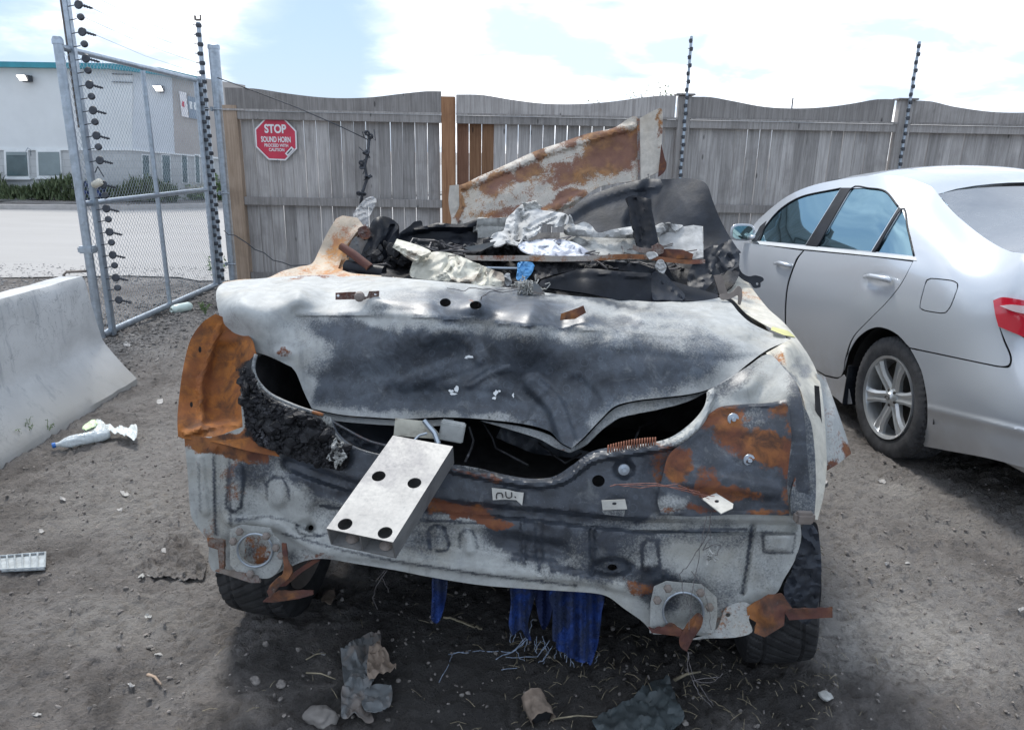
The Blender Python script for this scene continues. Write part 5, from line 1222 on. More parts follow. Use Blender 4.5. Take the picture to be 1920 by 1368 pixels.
tp = wsheet('tail_panel', RPO, M['rear'], RPY, holes=[circle(1122, 901, 12, 11, 16), circle(583, 989, 5, 5, 10), circle(1148, 1063, 9, 6, 12)], spacing=4.6, thick=.002, feats=rear_feats, wob=.004, wscale=7,
   stains={'s': [('base', .20), (1180, 1030, 90, 60, 0, .3), (440, 930, 60, 90, 0, .15), (1420, 1050, 60, 60, 0, .16), (760, 1000, 90, 40, 0, .22), (620, 960, 60, 30, 20, .25), ('poly', [(560, 850), (640, 850), (800, 870), (1000, 900), (1110, 860), (1260, 836), (1300, 860), (1240, 965), (1100, 960), (940, 950), (800, 950), (650, 930), (560, 890)], .75, 26), (980, 1000, 90, 60, 10, .5), (700, 900, 190, 60, 8, .4), (950, 925, 260, 55, 2, .75), (1180, 900, 170, 80, -4, .85), (1060, 1010, 150, 50, 4, .50), (820, 1010, 60, 40, 0, .25), (600, 870, 90, 60, 20, .6), (480, 870, 40, 60, 10, .5), (1330, 1000, 120, 30, 0, .35), (1160, 1080, 150, 26, 6, .45), (1500, 830, 40, 150, 0, .75), (1370, 710, 60, 26, -30, .5), (1240, 1110, 40, 50, 0, .6), (1330, 1120, 70, 50, 0, .35), (520, 1050, 60, 30, 0, .35), (1060, 880, 200, 26, -8, .5), (560, 760, 60, 30, 20, .5), (500, 1040, 120, 20, 0, .1), ('line', [(940, 1025), (1000, 1045), (1060, 1070), (1110, 1078)], .9, 9), ('line', [(428, 886), (424, 950), (438, 960), (452, 950), (458, 886), (446, 872), (430, 880)], 0.5, 4), ('line', [(500, 935), (500, 905), (512, 894), (530, 896), (540, 915), (542, 938)], 0.4, 4), ('line', [(806, 1028), (803, 995), (815, 984), (833, 988), (842, 1020), (836, 1033), (820, 1032)], 0.5, 4), ('line', [(862, 1025), (862, 1000), (874, 992), (888, 996), (896, 1028)], 0.4, 4), ('line', [(1012, 985), (1011, 1070)], 0.6, 4), ('line', [(1112, 990), (1113, 1072)], 0.5, 4), ('line', [(984, 975), (983, 1056)], 0.4, 4), ('line', [(1204, 1066), (1204, 1022), (1214, 1010), (1232, 1012), (1238, 1062)], 0.5, 4), ('line', [(1112, 1058), (1130, 1048), (1165, 1048), (1188, 1060), (1170, 1074), (1130, 1076), (1112, 1066)], 0.6, 4), ('line', [(555, 984), (560, 1000), (590, 1006), (615, 1000)], 0.45, 4), ('line', [(1430, 998), (1492, 1000), (1486, 1036), (1432, 1034), (1430, 1000)], 0.4, 4), ('line', [(1410, 985), (1402, 1050), (1392, 1112)], 0.5, 4), ('line', [(430, 845), (432, 985)], 0.35, 4), ('line', [(400, 850), (404, 1000)], 0.5, 4), ('line', [(372, 870), (376, 960)], 0.35, 4), ('line', [(530, 1000), (640, 1030), (740, 1052), (900, 1076), (1080, 1098)], 0.5, 4), ('line', [(600, 948), (800, 975), (1000, 985), (1200, 998), (1400, 992)], 0.5, 4), ('line', [(600, 1005), (540, 975), (500, 968), (440, 975)], 0.4, 4)],
           'r': [(410, 832, 90, 22, 6, 1.0), (470, 815, 30, 26, 0, .9), (470, 850, 60, 24, 16, .55), (440, 900, 20, 50, 5, .45), (870, 960, 85, 22, 8, .66), (930, 978, 50, 10, 8, .45), (400, 1000, 24, 50, 0, .35), (1250, 870, 40, 60, 20, .45), (1180, 833, 60, 9, -4, .6), (1200, 1100, 60, 14, 8, .55), (510, 1062, 40, 12, 0, .35), (900, 890, 70, 8, 8, .5), (370, 890, 18, 70, 0, .25), (1330, 1150, 60, 30, 0, .3), (600, 1045, 40, 8, 0, .4)],
           'c': [(560, 800, 100, 60, 30, .5), (466, 700, 24, 60, 0, 1.0), (470, 800, 24, 26, 0, .8), (900, 880, 80, 14, 8, .45), (1060, 1062, 50, 8, 10, .35), (490, 740, 30, 70, -10, .55)]})

# ---- right tail light pocket, rusted
wsheet('light_pocket', sharp((1330, 775)) + [(1352, 762), (1400, 757), (1440, 755)] + sharp((1474, 748), (1480, 770)) + [(1484, 820), (1480, 860), (1476, 905)] + sharp((1480, 966)) + [(1380, 964), (1300, 968)] + sharp((1240, 964)) + [(1233, 938), (1243, 890), (1256, 850), (1300, 815), (1322, 790)], M['rear'], [(x, y, Y-.016) for x, y, Y in RPY], spacing=5,
   feats=[f_line([(1330, 776), (1360, 764), (1440, 758), (1476, 756)], 7, .006), f_line([(1240, 960), (1300, 965), (1470, 962)], 7, .006), f_line([(1238, 945), (1248, 880), (1260, 850), (1310, 812)], 7, .005), f_ell(1375, 785, 9, 8, .006), f_ell(1405, 862, 8, 8, .008), f_line([(1290, 900), (1360, 905), (1450, 920)], 22, .014), f_ell(1350, 830, 60, 30, -.010, soft=.9), f_ell(1260, 946, 26, 14, .010, soft=.8), rumple(.003, .02, 5)],
   stains={'s': [('base', 1.0), (1250, 945, 40, 22, 0, -.5), (1420, 780, 30, 22, 30, -.3), (1300, 860, 30, 70, 20, .2)],
           'r': [('base', .16), (1410, 830, 70, 34, 16, .75), (1350, 780, 60, 30, 0, .5), (1450, 850, 36, 40, 0, .5), (1270, 870, 30, 40, 25, .6), (1360, 925, 90, 16, 6, .55), (1330, 900, 26, 30, 0, .4), (1300, 955, 70, 10, 0, .4), (1465, 770, 20, 20, 0, .5), (1440, 960, 50, 8, 0, .4), ('line', [(1484, 790), (1470, 860), (1480, 900), (1474, 940)], .3, 14)], 'c': [(1392, 895, 60, 10, 0, .3), (1312, 835, 20, 40, 25, .25)]})
# flange strip by the right corner
wsheet('corner_flange', sharp((1470, 752), (1482, 746)) + [(1500, 752), (1520, 790), (1528, 850), (1530, 920)] + sharp((1527, 968), (1483, 966)) + [(1482, 930), (1494, 870), (1482, 820)], M['rear'], [(1475, 750, 1.97), (1520, 800, 1.93), (1528, 960, 1.85), (1485, 960, 1.845), (1490, 850, 1.90)], holes=[circle(1493, 777, 3.5, 5.5, 10), circle(1502, 894, 3.5, 5.5, 10)], spacing=5,
   feats=[f_line([(1476, 756), (1484, 800), (1498, 850), (1486, 920), (1486, 960)], 6, .006)], stains={'s': [('base', .68)], 'r': [('line', [(1484, 800), (1497, 850), (1488, 910)], .6, 6)]})
MB().bbox(tuple(WP.pt(1500, 960)+(0, -.03, .0)), (.055, .03, .035), .008).build('corner_block', M['rustpart'], wreck)
# ---- left tail light pocket: deep orange recess with outer flange
LPY = [(405, 592, 2.34), (440, 612, 2.34), (478, 662, 2.24), (455, 740, 2.14), (450, 800, 2.09), (345, 700, 2.20), (336, 800, 2.06), (420, 700, 2.27), (400, 770, 2.17), (520, 850, 2.03), (345, 820, 2.045), (420, 830, 2.045), (370, 620, 2.32)]
wsheet('light_pocket', sharp((404, 588)) + [(440, 606), (472, 636)] + sharp((480, 662)) + [(462, 690), (454, 730), (462, 780), (470, 822)] + sharp((520, 842), (524, 856)) + [(470, 846), (400, 828)] + sharp((345, 822), (334, 818)) + [(333, 780), (342, 700), (356, 640), (378, 606)], M['heatpaint'], LPY, spacing=5,
   holes=[circle(375, 655, 3, 6, 10), circle(359, 758, 3, 5.5, 10)],
   feats=[f_line([(412, 612), (398, 650), (386, 690), (376, 720), (378, 780), (372, 805)], 8, .012), lambda q: -.030*sst(-signed(q, [(405, 640), (450, 640), (465, 680), (452, 800), (385, 800), (384, 720), (392, 680)]), -6, 16), f_line([(350, 812), (390, 800), (430, 792), (462, 800)], 8, .014), f_ell(385, 765, 12, 14, -.006), rumple(.004, .015, 6)],
   stains={'r': [('base', .95), (360, 700, 20, 60, 10, -.18), (405, 828, 60, 6, 5, -.3)], 's': [(400, 680, 18, 50, 15, .35), (388, 765, 14, 16, 0, .6), (460, 700, 18, 60, 0, .5), (350, 740, 14, 60, 8, .25), (380, 640, 20, 40, 20, .25)], 'c': [(468, 735, 18, 70, -6, .9), (474, 672, 12, 20, 0, .6)]})
wsheet('added_dark_backing', sharp((404, 600), (440, 615), (470, 665), (455, 740), (460, 800), (380, 800), (345, 795), (352, 700), (372, 630)), M['inner'], [(x, y, Y+.09) for x, y, Y in LPY], spacing=14, thick=.004)  # dark sheet added behind the holes so they read as shaded
M['pocket'] = burnt('deep_orange_rust_steel', (.45, .30, .16), rust=(.33, .115, .02), rustd=(.10, .04, .016))
for o in [x for x in bpy.data.objects if x.name.startswith('light_pocket')][-1:]: o.data.materials[0] = M['pocket']

# ---- right rear wing (quarter panel)
QR = [(1368, 503, 3.35), (1350, 520, 3.25), (1345, 556, 2.85), (1390, 516, 3.3), (1370, 566, 2.80), (1400, 600, 2.55), (1440, 620, 2.42), (1440, 580, 2.80), (1483, 640, 2.28), (1490, 630, 2.50), (1440, 664, 2.22), (1520, 685, 2.30), (1500, 720, 2.08), (1537, 730, 2.16), (1547, 820, 2.02), (1520, 860, 1.92), (1549, 890, 1.96), (1540, 950, 1.90), (1522, 970, 1.87)]
wsheet('rear_wing', sharp((1348, 520)) + [(1356, 506), (1370, 502)] + [(1392, 514), (1410, 540), (1440, 578), (1470, 605), (1500, 642), (1524, 680), (1538, 718), (1545, 770), (1549, 830), (1550, 880)] + [(1544, 930)] + sharp((1533, 974), (1521, 972)) + [(1524, 900), (1520, 830), (1514, 780), (1503, 735), (1484, 705), (1462, 684)] + sharp((1436, 662), (1484, 634)) + [(1440, 612), (1400, 588), (1372, 560)] + sharp((1344, 553)), M['cream'], QR, spacing=6, thick=.002,
   holes=[], feats=[rumple(.004, .012, 12), f_line([(1462, 684), (1500, 730), (1515, 800)], 12, .01), f_line([(1480, 660), (1515, 700), (1532, 770)], 14, -.01)],
   stains={'s': [(1470, 690, 26, 14, 40, .7), (1500, 690, 12, 24, -20, .6), (1385, 560, 26, 40, 20, .35), (1365, 520, 12, 30, 0, .5), (1520, 900, 8, 90, 0, .4), ('line', [(1440, 664), (1470, 690), (1495, 722)], .6, 9)], 'r': [(1460, 670, 30, 16, 30, .42), (1400, 540, 30, 40, 40, .28), (1425, 575, 40, 20, 45, .2)]})
o = wsheet('paint_mark', sharp((1448, 612), (1478, 620), (1492, 632), (1470, 628), (1445, 618)), simple('yellow_crayon_mark', (.52, .50, .22), .8), [(x, y, Y-.03) for x, y, Y in QR], spacing=8, thick=.0005)
wsheet('torn_wing_edge', sharp((1530, 700), (1547, 706)) + [(1565, 755), (1586, 815)] + sharp((1596, 850), (1570, 870), (1547, 884)) + [(1548, 820), (1540, 750)], M['rear'], [(1530, 700, 2.25), (1596, 850, 2.12), (1547, 884, 1.99), (1548, 800, 2.08)], spacing=6, thick=.002, feats=[f_line([(1547, 706), (1552, 790), (1549, 880)], 8, -.012), rumple(.006, .02, 8)], stains={'s': [('base', .25)], 'r': [('base', .28), (1590, 845, 20, 12, 60, .6), (1560, 870, 20, 8, -30, .5)]})
wsheet('door_gap_strip', sharp((1527, 722), (1536, 724), (1542, 800), (1538, 845), (1530, 800)), M['inner'], [(1530, 722, 2.12), (1540, 840, 1.96)], spacing=8, thick=.002)
# ---- inner drain channel seen on the right between lid and wing
wsheet('boot_channel', sharp((1325, 735), (1400, 688), (1425, 672)) + [(1455, 700), (1470, 735)] + sharp((1472, 752), (1400, 757), (1352, 764), (1325, 782)), M['rear'], [(1325, 735, 2.10), (1425, 670, 2.22), (1472, 750, 2.02), (1340, 770, 2.02), (1400, 715, 2.12)], spacing=6, thick=.002, feats=[f_ell(1380, 725, 40, 22, .016, rot=-20, soft=.9), rumple(.006, .02, 2)], stains={'s': [('base', .18), (1345, 730, 26, 30, 0, .7), (1440, 720, 20, 40, -30, .35)]})

# ---- left pillar and shoulder
CPY = [(425, 527, 2.70), (540, 508, 2.85), (600, 498, 2.95), (640, 505, 2.92), (760, 521, 2.86), (640, 519, 2.80), (625, 430, 3.10), (655, 405, 3.15), (684, 425, 3.12), (640, 490, 3.0)]
wsheet('rear_pillar', [(418, 530), (450, 524), (500, 521), (530, 508)] + [(565, 499), (585, 494), (598, 470), (612, 440)] + sharp((630, 410), (642, 404), (670, 408), (684, 426)) + [(668, 436), (652, 462), (641, 484)] + sharp((634, 503)) + [(660, 512), (720, 517)] + sharp((790, 526)) + [(700, 522), (600, 522), (500, 526)], M['heatpaint'], CPY, spacing=5, thick=.02,
   stains={'r': [('base', .30), (600, 512, 90, 12, 0, .15), (640, 470, 20, 50, 20, .25), (460, 528, 60, 10, 0, .1), (655, 412, 20, 10, 0, -.1)], 's': [(672, 424, 14, 8, 0, .4)]}, feats=[f_line([(676, 428), (650, 452), (632, 488)], 8, .01)])
wsheet('pillar_flange', sharp((682, 424), (690, 432), (688, 444)) + [(670, 456), (656, 478), (648, 500)] + sharp((640, 506), (630, 500)) + [(640, 478), (656, 448)], M['heatpaint'], [(x, y, Y+.04) for x, y, Y in CPY], spacing=5, thick=.004, stains={'r': [('base', .55)], 's': [('base', .1)]})

# ---- hull: sides, boot floor, bulkhead and cabin floor, all sooty
def slab(name, pts, th, mat, parent=wreck, **k):
    pts = [Vector(p) for p in pts]; n = (pts[1]-pts[0]).cross(pts[2]-pts[0]).normalized()*th
    mb = MB(); mb.prism(pts, None, n); return mb.build(name, mat, parent, **k)
def yw(x, y0): return y0-.12*x
slab('boot_floor', [(-.80, 2.12, .52), (.74, 1.98, .50), (.88, 3.1, .50), (-.72, 3.3, .52)], .01, M['inner'])
slab('seat_bulkhead', [(-.74, 3.02, .3), (.90, 2.86, .3), (.95, 3.02, 1.02), (-.70, 3.16, 1.04)], .02, M['inner'])
slab('boot_side_wall', [(-.84, 2.14, .45), (-.74, 3.1, .45), (-.78, 3.1, 1.02), (-.88, 2.25, .96)], .01, M['inner'])
slab('boot_side_wall', [(.80, 2.02, .45), (.95, 3.0, .45), (1.0, 3.1, .98), (.84, 2.22, .92)], .01, M['inner'])
slab('cabin_floor', [(-.72, 3.1, .3), (.92, 2.92, .3), (1.3, 5.4, .3), (-.35, 5.6, .3)], .02, M['inner'])
def flank(name, pts_lo, pts_hi, bulge, mat):
    V, F = [], []; n = len(pts_lo); m_ = 7
    for a, b_ in zip(pts_lo, pts_hi):
        for j in range(m_):
            u = j/(m_-1); p = np.array(a)*(1-u)+np.array(b_)*u; p = p + np.array([bulge*math.sin(math.pi*u)*.06, 0, 0]); p[0] += .008*fbm(p[1]*3, p[2]*4, 1, 2); V.append(p)
    for i in range(n-1):
        for j in range(m_-1): F.append((i*m_+j, i*m_+j+1, (i+1)*m_+j+1, (i+1)*m_+j))
    V, F2 = solid(np.array(V), np.array([t_ for f in F for t_ in ((f[0], f[1], f[2]), (f[0], f[2], f[3]))]), .004)
    o = make(name, V, F2, mat, wreck, smooth=True, angle=50); paint(o, np.zeros((len(V), 2)), {'s': [('base', .25)], 'r': [('base', .3)]}); return o
flank('side_shell', [(-.90, 2.42, .66), (-.89, 2.6, .66), (-.88, 2.9, .3), (-.80, 4.3, .28), (-.66, 5.6, .3)], [(-.98, 2.44, 1.06), (-.98, 2.6, 1.10), (-.95, 3.0, 1.06), (-.82, 4.3, .92), (-.64, 5.6, .8)], -1, M['cream'])
flank('side_shell', [(.88, 1.99, .62), (.93, 2.3, .66), (1.04, 2.75, .3), (1.25, 4.1, .28), (1.42, 5.4, .3)], [(.90, 2.12, .90), (.95, 2.5, 1.0), (1.05, 3.3, 1.06), (1.22, 4.2, .9), (1.36, 5.4, .8)], 1, M['cream'])

# ---- tyres
def wtyre(cx_, cy_, cz, yaw, Rr, w, seed, tilt=0.0, lab=None):
    Mx = Matrix.Rotation(yaw, 3, 'Z') @ Matrix.Rotation(R(90)+tilt, 3, 'Y')
    wl = empty('wheel', (0, 0, 0), lab); wl.parent = wreck; wl.location = Vector((cx_, cy_, cz))-wreck.location
    V, F = tyre_mesh(Rr, .20, w, n=150, blocks=44, tread=.006, seed=seed, ribs=5, diag=1.2)
    make('tyre', [tuple(Mx @ Vector(v) + Vector((cx_, cy_, cz))) for v in V], F, M['darkrubber'], wl, smooth=True, angle=30)
    V, F = lathe([(0, -.06), (.12, -.06), (.185, -.085), (.203, -.10), (.203, .10), (.185, .085), (.12, .03), (0, .03)], 32)
    make('rim', [tuple(Mx @ Vector(v) + Vector((cx_, cy_, cz))) for v in V], F, M['rustpart'], wl, smooth=True, angle=40)
wtyre(-.83, 2.40, .300, R(-7), .305, .235, 1, R(4))
wtyre(.875, 2.21, .305, R(-7), .315, .225, 0, R(-9))
wtyre(-.62, 4.95, .30, R(-9), .31, .22, 0); wtyre(1.22, 4.75, .30, R(-9), .31, .22, 0)
mb = MB(); mb.tube([(-.75, 2.42, .30), (-.3, 2.40, .27), (.3, 2.33, .27), (.82, 2.24, .30)], .04, 10); mb.tube([(-.45, 2.3, .30), (-.42, 2.9, .33)], .03, 8); mb.tube([(.45, 2.25, .3), (.50, 2.8, .33)], .03, 8); mb.build('rear_axle', M['inner'], wreck, smooth=True)
V, F = lathe([(0, 0), (.16, .01), (.2, .06), (.2, .12), (0, .13)], 26, c=(-.45, 2.34, .33)); make('spring_seat', V, F, M['inner'], wreck, smooth=True)
# torn wheel arch liner on the right
wsheet('wheel_arch_liner', [(1505, 975), (1520, 972), (1533, 985), (1538, 1040), (1540, 1110), (1532, 1160), (1522, 1168), (1524, 1110), (1520, 1040)], M['blackplastic'], [(1510, 975, 1.93), (1538, 1050, 2.0), (1530, 1160, 2.06)], spacing=6, thick=.004)
wsheet('wheel_arch_liner', [(1500, 984), (1520, 980), (1534, 1000), (1540, 1050), (1538, 1110), (1528, 1150), (1512, 1170), (1486, 1150), (1470, 1110), (1484, 1070), (1498, 1030)], M['sheetblack'], [(1500, 984, 1.88), (1538, 1060, 1.88), (1480, 1110, 1.85), (1512, 1170, 1.86)], spacing=5, thick=.003, feats=[rumple(.02, .03, 5), rumple(.008, .08, 1)], wob=.004, wscale=14)
wsheet('wheel_arch_liner', [(1506, 985), (1514, 982), (1522, 1020), (1526, 1080), (1520, 1095), (1514, 1050)], M['galv'], [(1510, 985, 1.91), (1522, 1080, 1.98)], spacing=6, thick=.003)
# springy dry stalks caught in the arch
mb = MB()
for _ in range(26):
    a = at_y(1500+rng.uniform(-14, 28), 1040+rng.uniform(-20, 70), 1.98+rng.uniform(-.03, .05)); d = rng.normal(size=3)*(.04, .02, .05)
    mb.tube([a, a+d*.6+(0, 0, .01), a+d], .0014, 4)
o = mb.build('caught_stalks', M['straw'], wreck); o['kind'] = 'stuff'

# ---- exhaust hanger plates
def plate(ol, hole, Yc, mat=M['rear'], st=None, **k):
    return wsheet('hanger_plate', ol, mat, Yc, holes=[hole], spacing=5, thick=.006, feats=[rumple(.002, .03, 4)], stains=st or {'s': [('base', .3)], 'r': [('base', .1)]}, **k)
lp = plate(sharp((431, 992), (452, 984), (506, 990), (512, 1004)) + [(526, 1018), (530, 1050), (520, 1072), (500, 1084)] + sharp((450, 1078), (431, 1058)), circle(478, 1031, 30, 28, 26, .3), [(431, 990, 1.975), (520, 1000, 1.955), (450, 1078, 1.955), (520, 1076, 1.94)])
wsheet('hanger_tube', circle(480, 1032, 32, 30, 28), M['rear'], [(450, 1032, 2.02), (510, 1032, 2.00), (480, 1060, 2.0)], spacing=7, thick=.003, stains={'s': [('base', .35), (470, 1030, 20, 20, 0, .3)], 'r': [('base', .42), (500, 1060, 16, 10, 0, .5)], 'c': [('base', .2)]})
rp = plate(sharp((1226, 1100), (1250, 1090), (1316, 1096), (1344, 1120)) + [(1345, 1150)] + sharp((1340, 1186), (1218, 1186), (1220, 1130)), circle(1281, 1146, 36, 34, 28), [(1226, 1100, 1.81), (1344, 1100, 1.80), (1218, 1186, 1.79), (1340, 1186, 1.785)])
wsheet('hanger_tube', circle(1281, 1146, 38, 36, 28), M['rear'], [(1245, 1146, 1.86), (1318, 1146, 1.85), (1281, 1180, 1.85)], spacing=7, thick=.003, stains={'r': [('base', .75)], 's': [('base', .25), (1280, 1130, 30, 14, 0, .5)]})
for (x, y, Y) in ((450, 996, 1.965), (500, 1004, 1.955), (438, 1014, 1.965), (518, 1026, 1.945), (528, 1040, 1.94), (470, 1075, 1.95), (1252, 1102, 1.80), (1313, 1110, 1.795), (1232, 1124, 1.80), (1330, 1137, 1.79)):
    p = at_y(x, y, Y-.012); V, F = lathe([(0, .012), (.008, .011), (.0125, .006), (.0125, 0), (0, 0)], 6, c=p, M=Matrix.Rotation(R(78), 3, 'X')); make('bolt', V, F, M['rustpart'], wreck)
def pring(cx, cy, r0, ry, Y, name):
    pts = [at_y(cx+r0*math.cos(a), cy+ry*math.sin(a), Y) for a in np.linspace(0, 2*math.pi, 33)]; mb = MB(); mb.tube(pts, .0035, 6, False); mb.build(name, M['galv'], wreck, smooth=True)
pring(478, 1031, 33, 31, 1.945, 'plate_rim'); pring(1281, 1146, 38, 36, 1.783, 'plate_rim')
# rusty brackets
def rs(name, ol, Yc, base=.8, soot=.3, th=.009, mat='rustpart', feats=None, spacing=5, parent=None):
    return wsheet(name, ol, M[mat], Yc, spacing=spacing, thick=th, feats=(feats or [])+[rumple(.007, .035, len(ol))], stains={'r': [('base', base)], 's': [('base', soot)]}, parent=parent)
rs('rusty_bracket', sharp((528, 1018), (536, 1018)) + [(540, 1045), (548, 1070)] + sharp((540, 1085)) + [(522, 1100)] + sharp((506, 1122), (500, 1108)) + [(516, 1088), (532, 1072), (530, 1045)], [(530, 1018, 1.93), (545, 1072, 1.90), (506, 1115, 1.86)])
rs('rusty_bracket', sharp((492, 1128), (520, 1108), (586, 1108), (588, 1114), (560, 1122), (512, 1129)), [(492, 1128, 1.86), (588, 1110, 1.90)])
rs('rusty_bracket', sharp((388, 1008), (420, 1014), (420, 1074), (412, 1072), (408, 1030), (390, 1024)), [(388, 1008, 1.99), (420, 1070, 1.97)], base=.5)
rs('bracket_bar', sharp((402, 1070), (412, 1066), (484, 1080), (488, 1092), (470, 1092)), [(402, 1070, 1.96), (488, 1090, 1.94)], base=.3)
rs('arch_lip', sharp((520, 1100), (556, 1068), (592, 1046), (600, 1050), (566, 1072), (536, 1098)), [(520, 1100, 1.96), (600, 1050, 1.98)], base=.75)
rs('rusty_bracket', [(1274, 1196), (1296, 1160), (1308, 1148), (1318, 1156), (1314, 1176), (1298, 1200)] + sharp((1288, 1221)) + [(1276, 1212)], [(1280, 1220, 1.76), (1310, 1150, 1.76)], feats=[f_line([(1284, 1216), (1300, 1180), (1312, 1156)], 10, .012)])
rs('rusty_bracket', sharp((1216, 1176), (1226, 1180), (1260, 1170), (1276, 1178), (1290, 1196)) + sharp((1270, 1192), (1222, 1186)), [(1216, 1176, 1.775), (1290, 1196, 1.765)])
rs('bumper_stay', sharp((1400, 1138), (1416, 1128), (1440, 1114), (1466, 1113), (1486, 1140), (1472, 1150), (1470, 1172), (1434, 1194), (1414, 1186), (1418, 1166), (1402, 1156)), [(1412, 1140, 1.80), (1466, 1114, 1.80), (1430, 1190, 1.76), (1470, 1170, 1.77)], feats=[f_ell(1440, 1150, 24, 26, .025, soft=.8)], th=.005)
rs('bumper_stay', sharp((1472, 1148), (1486, 1142), (1561, 1138), (1561, 1157), (1480, 1162)), [(1472, 1150, 1.79), (1561, 1146, 1.76)], th=.006)
wsheet('torn_lower_skin', [(1342, 1180), (1360, 1140), (1390, 1128), (1410, 1136), (1404, 1160), (1410, 1184), (1380, 1194), (1330, 1196), (1296, 1198)], M['rear'], [(1342, 1180, 1.80), (1410, 1140, 1.81), (1400, 1190, 1.77)], spacing=5, feats=[rumple(.012, .02, 3)], stains={'s': [('base', .3)], 'r': [('base', .35)]}, holes=[circle(1365, 1152, 5, 4, 8)])

# ---- aluminium bumper beam jutting towards the viewer
def beam():
    NL = CAMP+rayv((612, 990))[0]*1.86; NR = CAMP+rayv((737, 1016))[0]*1.83
    FL = CAMP+rayv((737, 816))[0]*2.10; 
    u = Vector(NR-NL); W_ = u.length; u.normalize(); l = Vector(FL-NL); l = (l-u*l.dot(u)*1.0) ; Lsh = Vector(FL-NL).dot(u)
    l2 = Vector(FL-NL); Ln = l2.length; l2.normalize(); v = u.cross(l2).normalized()    # v points up or down
    if v.z > 0: v = -v
    H_ = .072; tk = .004; O = Vector(NL)
    bmx = empty('bumper_beam', (0, 0, 0), 'bare aluminium hollow bumper beam with four round holes'); bmx.parent = wreck; bmx.location = O-wreck.location
    def P(a, b_, c): return O + u*a + v*b_ + l2*c
    # top plate with holes (2-D layout in a, c)
    s2 = l2.dot(u)
    holes = [(.24, .085), (.76, .075), (.24, .62), (.74, .60)]
    hl = []
    def inv(px, py):
        d = Vector(rayv((px, py))[0]); n = v; t = (O-Vector(CAMP)).dot(n)/d.dot(n); q = Vector(CAMP)+d*t-O
        # solve q = a u + c l2
        A = np.array([[1, s2], [s2, 1]]); b_ = np.array([q.dot(u), q.dot(l2)]); return np.linalg.solve(A, b_)
    for (x, y) in ((647, 982), (722, 998), (710, 892), (777, 905)):
        a, c = inv(x, y); r_ = .0185; hl.append([(a+r_*math.cos(t)-s2*r_*.5*math.sin(t), c+r_*math.sin(t)) for t in np.linspace(0, 2*math.pi, 21)[:-1]])
    ol = [(0, 0), (W_, 0), (W_, Ln), (0, Ln)]
    V2, T = mesh2d(ol, hl, .03)
    V3 = np.array([tuple(P(a, 0, c)) for a, c in V2]); V3, F = solid(V3, T, tk)
    make('top_plate', V3, F, M['alu'], bmx, smooth=True, angle=30)
    mb = MB()
    def wall(a0, a1, b0, b1, name):
        m2 = MB(); pts = [P(a0, b0, 0), P(a1, b0, 0), P(a1, b1, 0), P(a0, b1, 0)]; m2.prism(pts, None, l2*Ln); m2.build(name, M['alu'], bmx)
    e = .0045
    wall(0, tk, e, H_, 'side_wall'); wall(W_-tk, W_, e, H_, 'side_wall'); wall(W_*.49, W_*.49+.003, e, H_-tk, 'centre_web'); wall(tk, W_-tk, H_-tk, H_, 'bottom_plate')
    for f_ in (.25, .77):
        p = P(W_*f_, H_-tk-.003, .03); V, F = lathe([(0, .008), (.010, .006), (.016, .002), (.019, -.001), (0, -.002)], 12, c=p, M=(-v).to_track_quat('Z', 'Y').to_matrix()); make('bolt', V, F, M['rustpart'], bmx)
beam()
wsheet('cream_bracket_plate', sharp((741, 784), (802, 790), (834, 824), (738, 816)), M['meltcream'], [(741, 784, 2.12), (830, 824, 2.06)], spacing=8, thick=.003)
MB().bbox(tuple(at_y(848, 808, 2.06)), (.075, .03, .06), .004, Matrix.Rotation(R(10), 3, 'Y')).build('beam_mount', M['rear'], wreck)
mb = MB(); mb.tube([at_y(795, 788, 2.05), at_y(815, 812, 2.03), at_y(822, 832, 2.01)], .008, 6); mb.tube([at_y(800, 812, 2.02), at_y(786, 816, 2.0), at_y(776, 826, 1.99)], .004, 6); mb.build('strut', M['galv'], wreck)

# ---- small brackets on lid and panel
b1_ = rs('lid_bracket', sharp((629, 549), (666, 547), (672, 556), (688, 556), (692, 546), (711, 545), (710, 557), (690, 559), (680, 563), (666, 561), (629, 562)), [(629, 550, 2.385), (711, 552, 2.38)], base=.55, soot=.2, spacing=4, th=.003)
for (x, y) in ((634, 554), (704, 551)):
    p = at_y(x, y, 2.372); V, F = lathe([(0, .001), (.0045, .001), (.0045, 0), (0, 0)], 10, c=p, M=Matrix.Rotation(R(75), 3, 'X')); make('rivet', V, F, M['whitetrim'], b1_)
V, F = lathe([(0, .012), (.012, .009), (.018, 0), (0, 0)], 14, c=at_y(674, 556, 2.37), M=Matrix.Rotation(R(75), 3, 'X')); make('knob', V, F, M['rustpart'], b1_)
rs('lid_bracket', sharp((1052, 588), (1075, 580), (1094, 573), (1099, 586), (1078, 598), (1050, 600)), [(1052, 590, 2.34), (1098, 578, 2.26)], base=.7, spacing=4, th=.004)
wc = simple('bleached_white_clip', (.46, .45, .41), .6, var=.12, scale=30, bump=.3)
for ol, hp, Yc in ((sharp((1128, 938), (1172, 936), (1176, 954), (1130, 956)), (1152, 944), [(1128, 938, 1.865), (1176, 955, 1.84)]), (sharp((1316, 934), (1343, 924), (1375, 944), (1374, 952), (1352, 962)), (1344, 939), [(1316, 934, 1.83), (1375, 948, 1.80), (1343, 924, 1.85)])):
    wsheet('white_clip', ol, wc, Yc, spacing=6, thick=.003, holes=[circle(hp[0], hp[1], 4.5, 3, 10)])
wsheet('clip_flange', sharp((1128, 957), (1172, 956), (1170, 968), (1134, 964)), M['rear'], [(1128, 957, 1.87), (1172, 966, 1.86)], spacing=6, thick=.002, stains={'s': [('base', .6)]})
